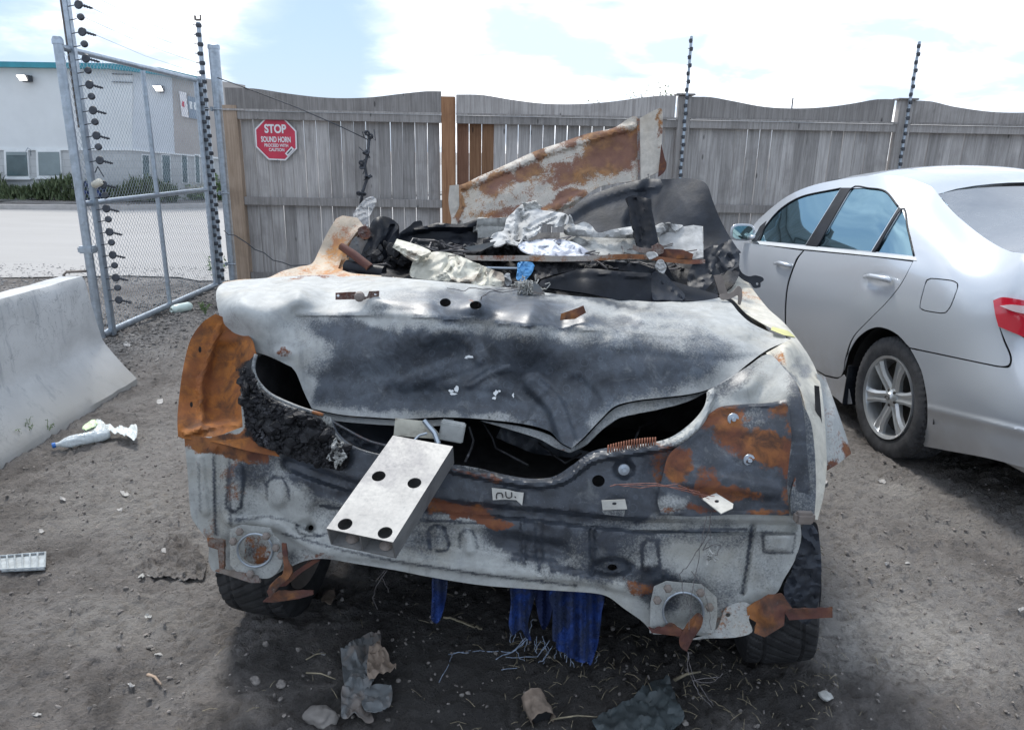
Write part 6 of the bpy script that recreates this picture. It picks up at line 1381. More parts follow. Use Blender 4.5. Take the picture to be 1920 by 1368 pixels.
tg = wsheet('lettered_scrap', sharp((922, 914)) + [(950, 917), (966, 921)] + sharp((982, 923), (979, 947), (968, 937)) + [(945, 936)] + sharp((924, 937)), wc, [(x, y, Y-.014) for x, y, Y in RPY], spacing=5, thick=.0015)
def ltube(pts, name='character'):
    fr = tps(cyd(RPY)); pts = smooth_loop(pts, 2, closed=False); d = rayv(pts); o_ = fr(np.array(pts)); P3 = CAMP[None]+d*((WP.c-WP.n@CAMP)/(d@WP.n)+o_-.019)[:, None]
    mb = MB(); mb.tube([tuple(p) for p in P3], .0017, 5); mb.build(name, M['black'], tg)
ltube([(931, 935), (931, 927), (933, 924), (940, 924), (942, 927), (943, 933)]); ltube([(948, 921), (949, 930), (953, 933), (959, 931), (959, 922)]); ltube([(965, 930), (967, 933)])
for (x, y) in ((1170, 880), (1375, 785), (1405, 862)):
    p = WP.pt(x, y)+np.array([0, -.002, 0]); f_ = float(tps(cyd(RPY))([(x, y)])[0]); p = CAMP+(p-CAMP)*(1+(f_-.02)/np.linalg.norm(p-CAMP)); V, F = lathe([(0, .006), (.006, .006), (.007, 0), (.016, -.001), (.017, -.004)], 14, c=p, M=Matrix.Rotation(R(80), 3, 'X')); make('stud', V, F, M['galv'], wreck, smooth=True, angle=40)
# corrugated rusty strip along the opening lip
fr_ = tps(cyd(RPY)); mb = MB()
for k in range(19):
    t_ = k/18; x = 1140+88*t_; y = 846-14*t_-3*math.sin(t_*3)
    d = rayv((x, y))[0]; q = CAMP+d*((WP.c-WP.n@CAMP)/(d@WP.n)+float(fr_([(x, y)])[0])-.022); q2 = q+np.array([.0, 0, .020]); mb.tube([q-np.array([0, 0, .006]), q2], .0023, 5)
o = mb.build('corrugated_strip', burnt('brick_red_rust', (.3, .12, .07), rust=(.3, .10, .05)), wreck, smooth=True)

# ---- loose wires
wmb = MB()
def wl(pts, r=.0011, mb=wmb):
    P3 = [at_y(*p) for p in pts]; out = []
    for a, b_ in zip(P3, P3[1:]):
        for k in range(4):
            u_ = k/4; out.append(a*(1-u_)+b_*u_+rng.normal(size=3)*.0015)
    out.append(P3[-1]); mb.tube(out, r, 4)
wl([(1145, 912, 1.84), (1200, 908, 1.83), (1260, 912, 1.83), (1310, 920, 1.82), (1318, 936, 1.81)]); wl([(1150, 908, 1.84), (1230, 906, 1.83), (1300, 924, 1.82), (1340, 930, 1.81)]); wl([(1180, 914, 1.83), (1270, 908, 1.82), (1330, 935, 1.81)])
wmb.build('red_wires', M['copper'], wreck); wmb2 = MB()
for pts in ([(1325, 965, 1.79), (1318, 1000, 1.79), (1312, 1040, 1.785), (1300, 1090, 1.77), (1296, 1130, 1.76), (1292, 1180, 1.75)], [(1335, 962, 1.79), (1322, 1010, 1.79), (1290, 1060, 1.78), (1275, 1076, 1.77), (1282, 1110, 1.76), (1298, 1150, 1.75)],
            [(1330, 965, 1.80), (1330, 1010, 1.80), (1318, 1030, 1.79)], [(1318, 1030, 1.79), (1340, 1020, 1.79), (1352, 1022, 1.79), (1344, 1040, 1.79), (1332, 1050, 1.79)], [(1296, 1070, 1.78), (1320, 1100, 1.77), (1330, 1150, 1.75), (1334, 1180, 1.74)],
            [(1290, 1222, 1.745), (1294, 1250, 1.74), (1304, 1275, 1.73)], [(1292, 1222, 1.745), (1288, 1250, 1.74), (1300, 1275, 1.73), (1345, 1268, 1.72)], [(1300, 1275, 1.73), (1310, 1300, 1.70), (1335, 1325, 1.66)], [(1304, 1275, 1.73), (1330, 1310, 1.68), (1338, 1322, 1.66)], [(1300, 1275, 1.73), (1335, 1280, 1.72), (1355, 1262, 1.72)]):
    wl(pts, .0011, wmb2)
wmb2.build('hanging_wires', M['wire'], wreck)
mb = MB()
for _ in range(14):
    a = at_y(1330+rng.uniform(-6, 6), 1045+rng.uniform(-8, 8), 1.78); mb.tube([a, a+rng.normal(size=3)*.006, a+rng.normal(size=3)*.01], .003, 5)
mb.build('wire_plug', M['ashgrey'], wreck)
mb = MB(); wl([(724, 1070, 1.92), (706, 1095, 1.94), (700, 1120, 1.98), (708, 1142, 2.02)], .0012, mb); wl([(722, 1070, 1.92), (704, 1090, 1.95)], .0012, mb); wl([(716, 1080, 1.93), (728, 1110, 1.97)], .001, mb); mb.build('hanging_wires', M['wire'], wreck)
mb = MB(); wl([(838, 539, 2.52), (870, 546, 2.45), (880, 540, 2.5), (930, 542, 2.5), (975, 540, 2.55)], .0016, mb); wl([(896, 572, 2.37), (903, 557, 2.36), (920, 546, 2.38), (950, 548, 2.42), (980, 542, 2.5)], .0022, mb); mb.build('lid_wires', M['wire'], lid)
# ---- charred mass in the left corner
def lump(name, n, gen, size, mat, parent, seed=0, kind='stuff', sub=1, squash=.6):
    bm0 = bmesh.new(); bmesh.ops.create_icosphere(bm0, subdivisions=sub, radius=1); bv = [v.co.copy() for v in bm0.verts]; bf = [tuple(v.index for v in f.verts) for f in bm0.faces]; bm0.free()
    V, F = [], []
    for i in range(n):
        p, s_ = gen(i); s_ = s_*size; o_ = Vector(rng.uniform(0, 50, 3)); rot = Matrix.Rotation(rng.uniform(0, 6.3), 3, Vector(rng.normal(size=3)).normalized())
        sx = (rng.uniform(.6, 1.4), rng.uniform(.6, 1.3), rng.uniform(.4, 1.0)); b_ = len(V)
        for v in bv:
            e = 1+.55*mnoise.noise(v*1.3+o_); q = rot @ Vector((v.x*sx[0]*e, v.y*sx[1]*e, v.z*sx[2]*e)); V.append((p[0]+q.x*s_, p[1]+q.y*s_, p[2]+q.z*s_*squash/.6))
        F += [tuple(j+b_ for j in f) for f in bf]
    o = make(name, V, F, mat, parent)
    if kind: o['kind'] = kind
    return o
CH = [(464, 700), (470, 740), (500, 760), (540, 790), (580, 800), (600, 830), (620, 850), (560, 830), (500, 800), (480, 770), (640, 862), (590, 860), (520, 830)]
chpoly = [(455, 690), (475, 700), (490, 740), (540, 768), (600, 785), (625, 815), (655, 850), (640, 880), (590, 870), (530, 850), (480, 830), (458, 780)]
def chg(i):
    while True:
        x, y = rng.uniform(450, 660), rng.uniform(690, 882)
        if in_poly([(x, y)], chpoly)[0]: break
    f_ = float(fr_([(x, y)])[0]); d = rayv((x, y))[0]; t_ = (WP.c-WP.n@CAMP)/(d@WP.n)+f_-.006-rng.uniform(0, .026)
    return CAMP+d*t_, rng.uniform(.4, 1)**1.5
lump('charred_mass', 1800, chg, .009, M['charcoal'], wreck)
lump('charred_chunks', 70, chg, .026, M['charcoal'], wreck, sub=2)
wsheet('charred_skin', chpoly, M['charcoal'], [(x, y, Y-.012) for x, y, Y in RPY], spacing=4, thick=.003, feats=[rumple(.012, .05, 7), rumple(.008, .11, 2)], wob=.004, wscale=30)
wsheet('pale_melt', sharp(*[(604+6*math.cos(a*3), 812) if False else (632+15*math.cos(a)*(1+.3*math.sin(5*a)), 850+24*math.sin(a)*(1+.25*math.cos(7*a))) for a in np.linspace(0, 6.28, 30)[:-1]]), M['ashgrey'], [(x, y, Y-.026) for x, y, Y in RPY], spacing=2.4, thick=.003, feats=[rumple(.016, .10, 9), rumple(.010, .22, 3)])

# rolled lips and inner pressings seen in the dark openings
def lip(pts, r, name, st, dY=0.0):
    pts = smooth_loop([(p[0], p[1]) for p in pts], 8, closed=False); f_ = fr_(np.array(pts)); d = rayv(pts); P3 = CAMP[None]+d*((WP.c-WP.n@CAMP)/(d@WP.n)+f_+dY)[:, None]
    V, F = tube_pts([tuple(p) for p in P3], r, 8); o = make(name, V, F, M['rear'], wreck, smooth=True); paint(o, np.array([proj3(v) for v in V]), st)
def proj3(v):
    w_ = np.array(v)-CAMP; d_ = w_ @ fw; return (CX+FPX*(w_@cr)/d_, CY-FPX*(w_@cu)/d_)
lip([(480, 664), (475, 690), (484, 716), (508, 740), (556, 762), (606, 778)], .006, 'opening_lip', {'s': [('base', .55)], 'r': [(600, 775, 30, 10, 0, .5)]}, -.004)
lip([(618, 786), (632, 815), (660, 838), (700, 852), (740, 858)], .007, 'opening_lip', {'s': [('base', .9)]}, .02)
lip([(606, 780), (640, 800), (690, 826), (735, 838)], .005, 'opening_lip', {'s': [('base', .8)], 'r': [('base', .3)]}, .10)
wsheet('spare_well_wall', [(612, 784), (740, 790), (742, 850), (700, 846), (655, 828), (626, 802)], M['rear'], [(612, 784, 2.35), (742, 790, 2.5), (700, 846, 2.25)], spacing=7, thick=.003, feats=[f_line([(630, 800), (680, 826), (740, 836)], 8, .03), rumple(.01, .03, 2)], stains={'s': [('base', 1.0)], 'r': [('base', .22)]})
wsheet('inner_brace', sharp((940, 800), (1010, 824), (1120, 850), (1110, 862), (1000, 850), (930, 820)), M['rear'], [(940, 800, 2.5), (1115, 856, 2.35)], spacing=8, thick=.004, feats=[rumple(.02, .03, 5)], stains={'s': [('base', 1.0)]})
mb = MB()
for pts in ([(905, 790, 2.3), (930, 840, 2.25), (990, 872, 2.1)], [(1240, 770, 2.4), (1200, 800, 2.3), (1190, 826, 2.15)], [(880, 800, 2.2), (884, 840, 2.1), (872, 866, 2.02)], [(1010, 830, 2.3), (1060, 868, 2.15), (1090, 850, 2.2)]):
    P3 = [at_y(*p) for p in pts]; mb.tube([P3[0], (P3[0]+P3[1])/2+(.01, 0, -.01), P3[1], P3[2]], .004, 6)
mb.build('inner_hoses', M['charcoal'], wreck, smooth=True)['kind'] = 'stuff'
# ================================================================== SCRAP HEAPED ON THE WRECK
def tsheet(name, label, cat, ol, mat, Yc, group=None, **k):
    """a separate scrap piece lying on the wreck"""
    ys = sum(c[2] for c in Yc)/len(Yc); cx_ = sum(c[0] for c in Yc)/len(Yc); cy_ = max(c[1] for c in Yc)
    o = sheet(name, ol, WP, cyd(Yc), mat=mat, parent=None, loc=at_y(cx_, cy_, ys), **k); tag(o, label, cat, group); return o
wsheet('burnt_interior', [(640, 506), (652, 476), (690, 462), (750, 440), (850, 436), (900, 440), (1050, 436), (1200, 440), (1320, 446), (1378, 480), (1384, 520), (1345, 556), (1290, 566), (1160, 562), (1000, 548), (800, 528), (700, 520)], M['charcoal'],
       [(640, 506, 2.98), (700, 460, 3.45), (1000, 436, 3.6), (1350, 450, 3.6), (1380, 520, 3.15), (1290, 562, 2.86), (1000, 546, 2.86), (700, 520, 2.88), (1000, 500, 3.1)], spacing=7, thick=.01, feats=[rumple(.07, .018, 4), rumple(.04, .05, 8)])
slab('sun_blocking_cover', [(-.78, 2.62, 1.02), (.92, 2.50, 1.0), (1.02, 3.4, 1.0), (-.70, 3.5, 1.02)], .02, M['inner'])  # unseen cover added to keep the sun off the boot floor
def ig(i):
    x = rng.uniform(670, 1180); y = rng.uniform(456, 516) + (x-650)*.04
    return at_y(x, y, 3.25+rng.uniform(-.12, .15)-(y-480)*.004), rng.uniform(.3, 1.0)
lump('burnt_lumps', 700, ig, .030, M['charcoal'], wreck)
mb = MB()
for _ in range(46):
    x, y = rng.uniform(720, 1240), rng.uniform(462, 530); a = at_y(x, y, 3.0+rng.uniform(-.05, .1)); pts = [a]
    for k in range(6): pts.append(pts[-1]+rng.normal(size=3)*(.05, .04, .015))
    mb.tube(pts, rng.uniform(.002, .005), 4)
mb.build('burnt_cables', M['wire'], wreck)['kind'] = 'stuff'

def ig2(i):
    x = rng.uniform(690, 790); y = rng.uniform(462, 512)
    return at_y(x, y, 3.06+rng.uniform(-.06, .08)), rng.uniform(.3, 1.0)
lump('burnt_lumps', 110, ig2, .030, M['charcoal'], wreck, sub=2)
def ig3(i):
    x = rng.uniform(830, 1000); y = rng.uniform(462, 520)
    return at_y(x, y, 3.08+rng.uniform(-.05, .1)), rng.uniform(.3, 1.0)
lump('burnt_lumps', 160, ig3, .034, M['charcoal'], wreck, sub=2)
# upturned rusty panel
PY_ = [(848, 345, 4.25), (1000, 285, 4.25), (1200, 218, 4.2), (1240, 205, 4.15), (1245, 330, 4.05), (848, 415, 4.1), (1000, 400, 4.05), (1100, 370, 4.05)]
up = burnt('blotchy_rust_white_panel', (.50, .46, .40), rust=(.30, .16, .07), rustd=(.15, .075, .04), speck=.3)
rp_ = tsheet('rusty_bonnet_sheet', 'large upturned car panel blotched with rust and white ash, standing in front of the fence', 'car panel',
   sharp((843, 348)) + [(866, 346), (900, 330), (950, 308)] + [(1002, 284), (1050, 268), (1100, 251), (1150, 240), (1196, 222)] + sharp((1198, 338)) + [(1150, 345), (1120, 352), (1085, 378), (1060, 398)] + [(1000, 404), (950, 410), (900, 418)] + sharp((846, 420)) + [(846, 390)], up, PY_, spacing=5, thick=.004,
   feats=[f_line([(872, 350), (950, 318), (1010, 292), (1100, 262), (1190, 236)], 9, .02), f_line([(864, 350), (862, 414)], 6, .02), f_ell(1130, 290, 60, 26, -.02, rot=-18, soft=.9), f_ell(950, 360, 60, 30, .02, rot=-18, soft=.9), f_line([(1020, 398), (1060, 380), (1096, 362)], 12, .03), rumple(.010, .025, 3), rumple(.006, .06, 5)],
   stains={'r': [('base', .36), (1150, 285, 60, 40, -16, .6), (1010, 290, 20, 14, 0, .8), (990, 325, 30, 20, -30, .5), (930, 345, 40, 20, -20, .42), (1080, 320, 70, 24, -14, .35), (1060, 372, 50, 12, -20, .6), (870, 350, 20, 12, 0, .5), (1100, 258, 60, 7, -16, .35), (858, 390, 8, 40, 0, .45), (960, 395, 70, 12, -5, .25)], 's': [(1180, 300, 10, 50, 0, .3), (1000, 285, 60, 6, -16, .35)]})
wsheet('folded_edge', sharp((1199, 222), (1224, 208)) + [(1240, 204), (1242, 230), (1240, 280)] + sharp((1236, 322), (1201, 338)), up, [(x, y, Y-.02) for x, y, Y in PY_], parent=rp_, spacing=6, thick=.006, feats=[rumple(.008, .03, 2)], holes=[circle(1216, 328, 2.5, 2, 8)], stains={'r': [('base', .10), (1238, 240, 5, 60, 0, .5)]})
wsheet('edge_groove', sharp((1194, 224), (1199, 222), (1201, 338), (1196, 339)), M['rustpart'], [(x, y, Y-.03) for x, y, Y in PY_], parent=rp_, spacing=8, thick=.006, stains={'r': [('base', .4)], 's': [('base', .5)]})
wsheet('torn_tab', sharp((1240, 270)) + [(1246, 296), (1250, 308), (1246, 322)] + sharp((1234, 332), (1236, 310)), M['rustpart'], [(1240, 270, 4.06), (1240, 330, 4.0)], parent=rp_, spacing=5, thick=.006, stains={'r': [('base', .95)]})
wsheet('end_flange', sharp((843, 348), (860, 346), (862, 416), (848, 418)) + [(841, 380)], up, [(843, 348, 4.20), (862, 416, 4.06)], parent=rp_, spacing=6, thick=.006, stains={'r': [('base', .12)]})

# big black bent panel at the right
def jag(pts, amp, n=3):
    out = []
    for a, b_ in zip(pts, pts[1:]):
        for k in range(n): u_ = k/n; out.append((a[0]+(b_[0]-a[0])*u_+rng.uniform(-amp, amp), a[1]+(b_[1]-a[1])*u_+rng.uniform(-amp, amp)))
    return out+[pts[-1]]
tsheet('bent_black_panel', 'big scorched black car panel bent over the right side of the heap', 'car panel',
   [(1052, 408), (1075, 388), (1105, 368), (1140, 354), (1180, 342)] + sharp((1212, 335)) + [(1250, 336), (1290, 334)] + [(1318, 340), (1328, 350), (1336, 375)] + [(1350, 410), (1366, 440), (1380, 462)] + sharp((1387, 478)) + jag([(1384, 498), (1366, 512), (1350, 520), (1336, 536), (1325, 545)], 3) + [(1300, 530), (1280, 500), (1240, 480), (1180, 460), (1110, 440)], M['sheetblack'],
   [(1052, 408, 3.75), (1140, 354, 3.85), (1212, 335, 3.8), (1290, 334, 3.6), (1328, 350, 3.5), (1387, 478, 3.25), (1350, 520, 3.1), (1300, 530, 3.15), (1200, 440, 3.55), (1110, 430, 3.65)], spacing=5, thick=.004, wob=.004, wscale=4,
   feats=[f_line([(1060, 404), (1110, 374), (1180, 350), (1230, 345)], 14, .02), f_line([(1230, 345), (1215, 380), (1195, 420)], 30, -.05), f_ell(1290, 400, 60, 60, .03, soft=1.0), f_line([(1300, 480), (1340, 480), (1384, 466)], 14, .025), rumple(.003, .02, 6)])
tsheet('torn_black_sheet', 'ragged sooty sheet metal flap at the lower right end of the heap', 'metal scrap',
   sharp((1316, 470)) + jag([(1340, 462), (1370, 452), (1387, 470), (1386, 490), (1370, 505), (1350, 515)], 3) + [(1335, 530), (1318, 548)] + sharp((1300, 552)) + [(1288, 530), (1296, 500)], M['sheetblack'],
   [(1316, 470, 3.08), (1387, 475, 3.0), (1350, 515, 2.95), (1305, 550, 2.9)], spacing=5, thick=.003, feats=[rumple(.03, .03, 9), rumple(.012, .08, 3)], wob=.01, wscale=14)
o = tsheet('dark_hook_bracket', 'small dark bracket with a bolt hole poking out against the silver car', 'bracket', [(1384, 500), (1392, 512), (1404, 518), (1416, 516), (1430, 520), (1432, 526), (1426, 530), (1426, 538), (1414, 540), (1408, 532), (1396, 526), (1384, 516), (1378, 506)], M['sheetblack'],
   [(1384, 500, 3.2), (1430, 525, 3.1)], spacing=4, thick=.006, holes=[circle(1420, 532, 2.5, 2.5, 8)])

# grey-white slabs and melted strips
tsheet('ashy_trim_strip', 'long curled strip of ash-white melted trim in front of the black panel', 'trim', [(1060, 440), (1060, 418), (1066, 405), (1074, 412), (1078, 422), (1094, 416), (1108, 422), (1122, 436), (1150, 430), (1190, 424), (1226, 424), (1240, 418), (1262, 420), (1280, 424), (1240, 444), (1170, 447), (1100, 444)], M['ash'],
   [(1060, 440, 3.25), (1160, 440, 3.2), (1280, 424, 3.15)], spacing=5, thick=.012, feats=[rumple(.03, .03, 2), f_line([(1066, 430), (1110, 438), (1180, 436), (1240, 430)], 12, .03)])
tsheet('ash_grey_slab', 'blotchy grey burnt slab under the curled white strip', 'panel scrap', sharp((1050, 436), (1120, 440), (1240, 442), (1300, 430), (1318, 424), (1320, 482), (1240, 486), (1100, 486), (1048, 470)), M['ashgrey'],
   [(1050, 436, 3.28), (1318, 424, 3.2), (1320, 482, 3.05), (1050, 470, 3.15)], spacing=7, thick=.02, feats=[rumple(.012, .02, 2)])
tsheet('white_box_end', 'pale burnt box-shaped piece with dark specks at the right end of the slab', 'panel scrap', sharp((1232, 432), (1300, 422), (1316, 424), (1319, 482), (1300, 486), (1240, 470)), M['ash'], [(1232, 432, 3.18), (1316, 424, 3.12), (1310, 482, 3.0)], spacing=6, thick=.02, feats=[rumple(.008, .02, 4)])
tsheet('dark_upright_strut', 'dark weathered strut leaning upright in the heap', 'strut', sharp((1176, 370), (1186, 366)) + [(1200, 368), (1210, 371)] + sharp((1221, 372), (1222, 392), (1237, 462), (1232, 466), (1196, 466), (1184, 410)), M['blackplastic'],
   [(1176, 370, 3.1), (1221, 372, 3.08), (1215, 466, 2.95)], spacing=5, thick=.025, feats=[f_line([(1190, 376), (1206, 460)], 7, -.012), f_line([(1212, 376), (1226, 460)], 6, .010), rumple(.006, .04, 3)])
# rusty long rail
def rail_():
    pts = smooth_loop([(872, 483), (920, 484), (980, 484), (1050, 485), (1110, 484), (1170, 481), (1210, 482), (1250, 487), (1290, 491), (1322, 490)], 10, closed=False); V = []; F = []
    for i, (x, y) in enumerate(pts):
        Y = 2.92-.10*i/len(pts); h = 5.5-2.5*abs(i/len(pts)-.35)
        for (dy_, dY) in ((-h, 0), (-h, .035), (h, .035), (h, 0)): V.append(at_y(x, y+dy_, Y+dY))
    n = len(pts)
    for i in range(n-1):
        for j in range(4): F.append((i*4+j, i*4+(j+1) % 4, (i+1)*4+(j+1) % 4, (i+1)*4+j))
    F += [(0, 1, 2, 3), tuple((n-1)*4+j for j in (3, 2, 1, 0))]
    o = make('rusty_rail', V, F, burnt('pale_rusty_rail', (.42, .38, .34), rust=(.30, .13, .06), rustd=(.14, .06, .03)), smooth=True, angle=40, loc=V[0]); at = []
    q = np.array([proj_(v) for v in V]); paint(o, q, {'r': [('base', .30), (1230, 486, 120, 14, 0, .5), (960, 484, 60, 6, 0, .2)], 's': [(1230, 490, 140, 8, 0, .3)]}); tag(o, 'long thin rusty rail lying across the whole heap', 'rail')
def proj_(v):
    w_ = np.array(v)-CAMP; d = w_ @ fw; return (CX+FPX*(w_@cr)/d, CY-FPX*(w_@cu)/d)
rail_()
lt = empty('rusty_latch', at_y(1260, 480, 2.9), 'rusty latch mechanism lying by the foot of the dark strut', 'latch')
for ol, Yc, bs in ((sharp((1186, 458), (1200, 464), (1230, 466), (1234, 478), (1200, 474), (1186, 468)), [(1186, 460, 2.92), (1234, 478, 2.88)], .25), (sharp((1228, 470), (1250, 466), (1280, 468), (1300, 476), (1298, 486), (1260, 484), (1230, 482)), [(1228, 470, 2.90), (1300, 480, 2.85)], .9), (sharp((1222, 462), (1234, 456), (1246, 462), (1244, 474), (1230, 480), (1224, 474)), [(1222, 462, 2.88), (1244, 476, 2.86)], .5)):
    rs('latch_plate', ol, Yc, base=bs, th=.012, parent=lt, spacing=4)

# black plastics
tsheet('black_plastic_cover', 'smooth dark plastic cover resting on the boot lid right of centre', 'plastic cover', [(1012, 536), (1014, 526)] + [(1040, 518), (1072, 508)] + [(1090, 503), (1118, 504), (1160, 508)] + sharp((1221, 512), (1222, 566)) + [(1216, 569)] + [(1160, 562), (1100, 550), (1050, 543)], M['blackplastic'],
   [(1012, 536, 2.78), (1090, 503, 2.86), (1221, 512, 2.76), (1222, 568, 2.70), (1100, 550, 2.75), (1120, 514, 2.78), (1060, 520, 2.79)], spacing=6, thick=.01, feats=[f_line([(1030, 524), (1090, 508), (1215, 518)], 9, .012), rumple(.0015, .02, 3)])
tsheet('black_bag_fold', 'creased dark synthetic fabric tucked behind the black plastic cover', 'fabric', [(1222, 514), (1240, 508), (1262, 530), (1284, 552), (1280, 562), (1240, 562), (1224, 560)], M['sheetblack'], [(1222, 514, 2.84), (1284, 556, 2.74), (1240, 562, 2.70)], spacing=5, thick=.01, feats=[f_line([(1230, 516), (1280, 554)], 6, .014), rumple(.01, .05, 6)])
tsheet('black_wedge_panel', 'low black wedge panel lying near the right end of the boot lid', 'plastic panel', sharp((1258, 526), (1346, 552)) + [(1344, 562)] + sharp((1282, 564)), M['blackplastic'], [(1258, 526, 2.86), (1346, 552, 2.80), (1282, 564, 2.72)], spacing=7, thick=.01)
tsheet('black_wedge_panel', 'dark seat strap hanging between the heap and the wedge panel', 'strap', sharp((1218, 470), (1240, 474), (1262, 520), (1270, 534), (1240, 510)), M['blackplastic'], [(1218, 470, 3.0), (1270, 534, 2.86)], spacing=6, thick=.008).name = 'seat_strap'
tsheet('black_bumper_skin', 'long black curved plastic bumper skin at the back left of the heap', 'bumper skin', [(744, 444), (770, 422), (776, 416), (790, 414), (794, 424), (820, 418), (850, 420), (868, 420), (898, 408)] + sharp((901, 412)) + [(894, 450), (890, 464)] + [(860, 466), (800, 462), (770, 456)], M['blackplastic'],
   [(744, 444, 3.38), (898, 408, 3.40), (890, 464, 3.36), (800, 462, 3.34)], spacing=5, thick=.006, feats=[f_line([(780, 432), (830, 424), (865, 430), (898, 416)], 8, .015), f_line([(760, 452), (820, 440), (890, 440)], 16, -.02), f_ell(856, 452, 12, 10, .015)])
tsheet('black_tail_moulding', 'dark curled plastic moulding standing beside the rear pillar', 'plastic moulding', [(692, 428), (700, 412), (712, 406), (730, 408), (744, 418), (747, 428), (736, 440), (720, 470), (700, 498), (686, 510), (672, 500), (680, 470), (692, 446)], M['blackplastic'],
   [(692, 428, 3.1), (744, 418, 3.12), (700, 498, 2.98)], spacing=4, thick=.03, feats=[f_line([(708, 414), (712, 440), (690, 494)], 10, .02), f_line([(736, 424), (726, 446), (700, 488)], 5, -.02), rumple(.006, .04, 3)])
tsheet('grey_glass_shard', 'greyish bent strip standing behind the rusty rod', 'plastic strip', [(660, 450), (678, 440), (690, 452), (684, 480), (672, 500), (660, 496), (650, 480)], M['greysheet'], [(660, 450, 3.12), (672, 500, 3.0)], spacing=4, thick=.008, feats=[rumple(.012, .05, 3)])
tsheet('blue_plastic_bit', 'small slate-blue plastic blade pointing left in the heap', 'plastic scrap', sharp((868, 464), (900, 458), (930, 452), (924, 460), (900, 472), (880, 470)), M['greysheet'], [(868, 464, 2.98), (930, 452, 3.0)], spacing=5, thick=.006)
def rod(name, label, cat, pts, r, mat, n=10, **k):
    P3 = [at_y(*p) for p in pts]; o = make(name, *tube_pts(P3, r, n), mat, smooth=True, angle=45, loc=P3[-1]); tag(o, label, cat, **k); return o
ro = rod('rusty_rod', 'short rusty rod leaning by the rear pillar', 'rod', [(640, 462, 2.98), (664, 478, 2.94), (694, 503, 2.90)], [.016, .018, .020], M['rustpart'])
paint(ro, np.zeros((len(ro.data.vertices), 2)), {'r': [('base', .8)], 's': [('base', .2)]})
rod('grey_cable', 'thin grey hose crossing the black bumper skin', 'hose', [(700, 470, 3.1), (760, 462, 3.08), (830, 468, 3.05), (900, 474, 3.02)], .008, M['wire'])
rod('chrome_trim_bar', 'thin pale metal bar low in the heap left of the blue cloth', 'metal bar', [(905, 502, 2.9), (970, 503, 2.9)], .006, M['galv'])
rod('dark_pipe', 'dark round pipe end in the heap beside the rusty rod', 'pipe', [(650, 500, 2.95), (680, 506, 2.92), (720, 512, 2.9)], .028, M['blackplastic'], 14)
# crumpled pale melts and cloths
def crumple_feats(a, s):
    sd = rng.uniform(0, 50)
    def f(q):
        o = np.empty(len(q))
        for i, (x, y) in enumerate(q):
            wx_ = mnoise.noise(Vector((x*s*.7, y*s*.7, sd)))*1.1; u1 = x*s*.9+wx_+y*s*.35; u2 = y*s*1.5-wx_
            o[i] = (1-2*abs(mnoise.noise(Vector((u1*1.3, u2*.8, sd)))))+.45*(1-2*abs(mnoise.noise(Vector((u1*2.6+4, u2*1.7, sd+9)))))
        return a*.8*o
    return [f]
tsheet('melted_cream_cover', 'crumpled cream melted plastic cover in the left of the heap', 'plastic scrap', [(770, 518), (772, 496), (782, 478), (800, 474), (830, 472), (862, 480), (890, 492), (930, 508), (944, 514), (942, 536), (900, 534), (850, 528), (800, 524)], M['meltcream'],
   [(770, 518, 2.86), (800, 474, 2.98), (944, 520, 2.84), (870, 500, 2.86), (850, 528, 2.80)], spacing=4, thick=.008, feats=crumple_feats(.035, .03))
tsheet('cream_pipe_stub', 'short cream plastic duct pointing up left out of the heap', 'duct', sharp((744, 448), (736, 464)) + [(760, 478), (780, 488), (790, 480), (808, 472)] + [(790, 462), (766, 454)], M['meltcream'], [(744, 448, 3.0), (736, 464, 2.94), (800, 476, 2.9)], spacing=5, thick=.01, feats=[f_line([(742, 456), (796, 478)], 9, .03), rumple(.004, .03, 3)])
tsheet('grey_slab_block', 'flat grey stone-like block at the back centre of the heap', 'panel scrap', sharp((894, 410), (952, 408), (960, 440), (930, 446), (896, 446)), M['ashgrey'], [(894, 410, 3.4), (960, 440, 3.3)], spacing=6, thick=.03, feats=[f_line([(894, 426), (958, 424)], 4, -.01), rumple(.006, .03, 4)])
tsheet('white_cloth', 'crumpled ash-white cloth at the top centre of the heap', 'cloth', [(930, 462), (918, 450), (930, 436), (944, 432), (950, 410), (962, 398), (978, 384), (1000, 378), (1010, 392), (1034, 396), (1062, 402), (1060, 420), (1040, 426), (1020, 420), (1006, 440), (990, 448), (974, 460), (950, 456)], M['ash'],
   [(930, 462, 3.05), (962, 398, 3.3), (1062, 405, 3.25), (990, 448, 3.08)], spacing=3.5, thick=.006, feats=crumple_feats(.07, .028))
tsheet('grey_cloth_knot', 'small grey burnt knot sitting above the white cloth', 'cloth', [(982, 386), (978, 378), (990, 382), (998, 376), (1010, 382), (1014, 392), (1000, 398), (988, 396)], M['ashgrey'], [(982, 386, 3.28), (1014, 392, 3.26)], spacing=3, thick=.02, feats=crumple_feats(.02, .06))
tsheet('patterned_cloth', 'folded white cloth with bluish grey smudges below the ash-white cloth', 'cloth', [(972, 462), (980, 454), (1000, 450), (1030, 448), (1060, 450), (1084, 458), (1102, 470), (1110, 478), (1080, 480), (1050, 480), (1020, 478), (990, 474)], simple('smudged_white_cloth', (.62, .64, .68), .85, var=.15, scale=18, bump=.5, dirt=((.16, .18, .24), .54, .8)),
   [(972, 462, 3.0), (1030, 448, 3.1), (1110, 478, 2.98), (1020, 478, 2.93)], spacing=3.5, thick=.006, feats=crumple_feats(.04, .04))
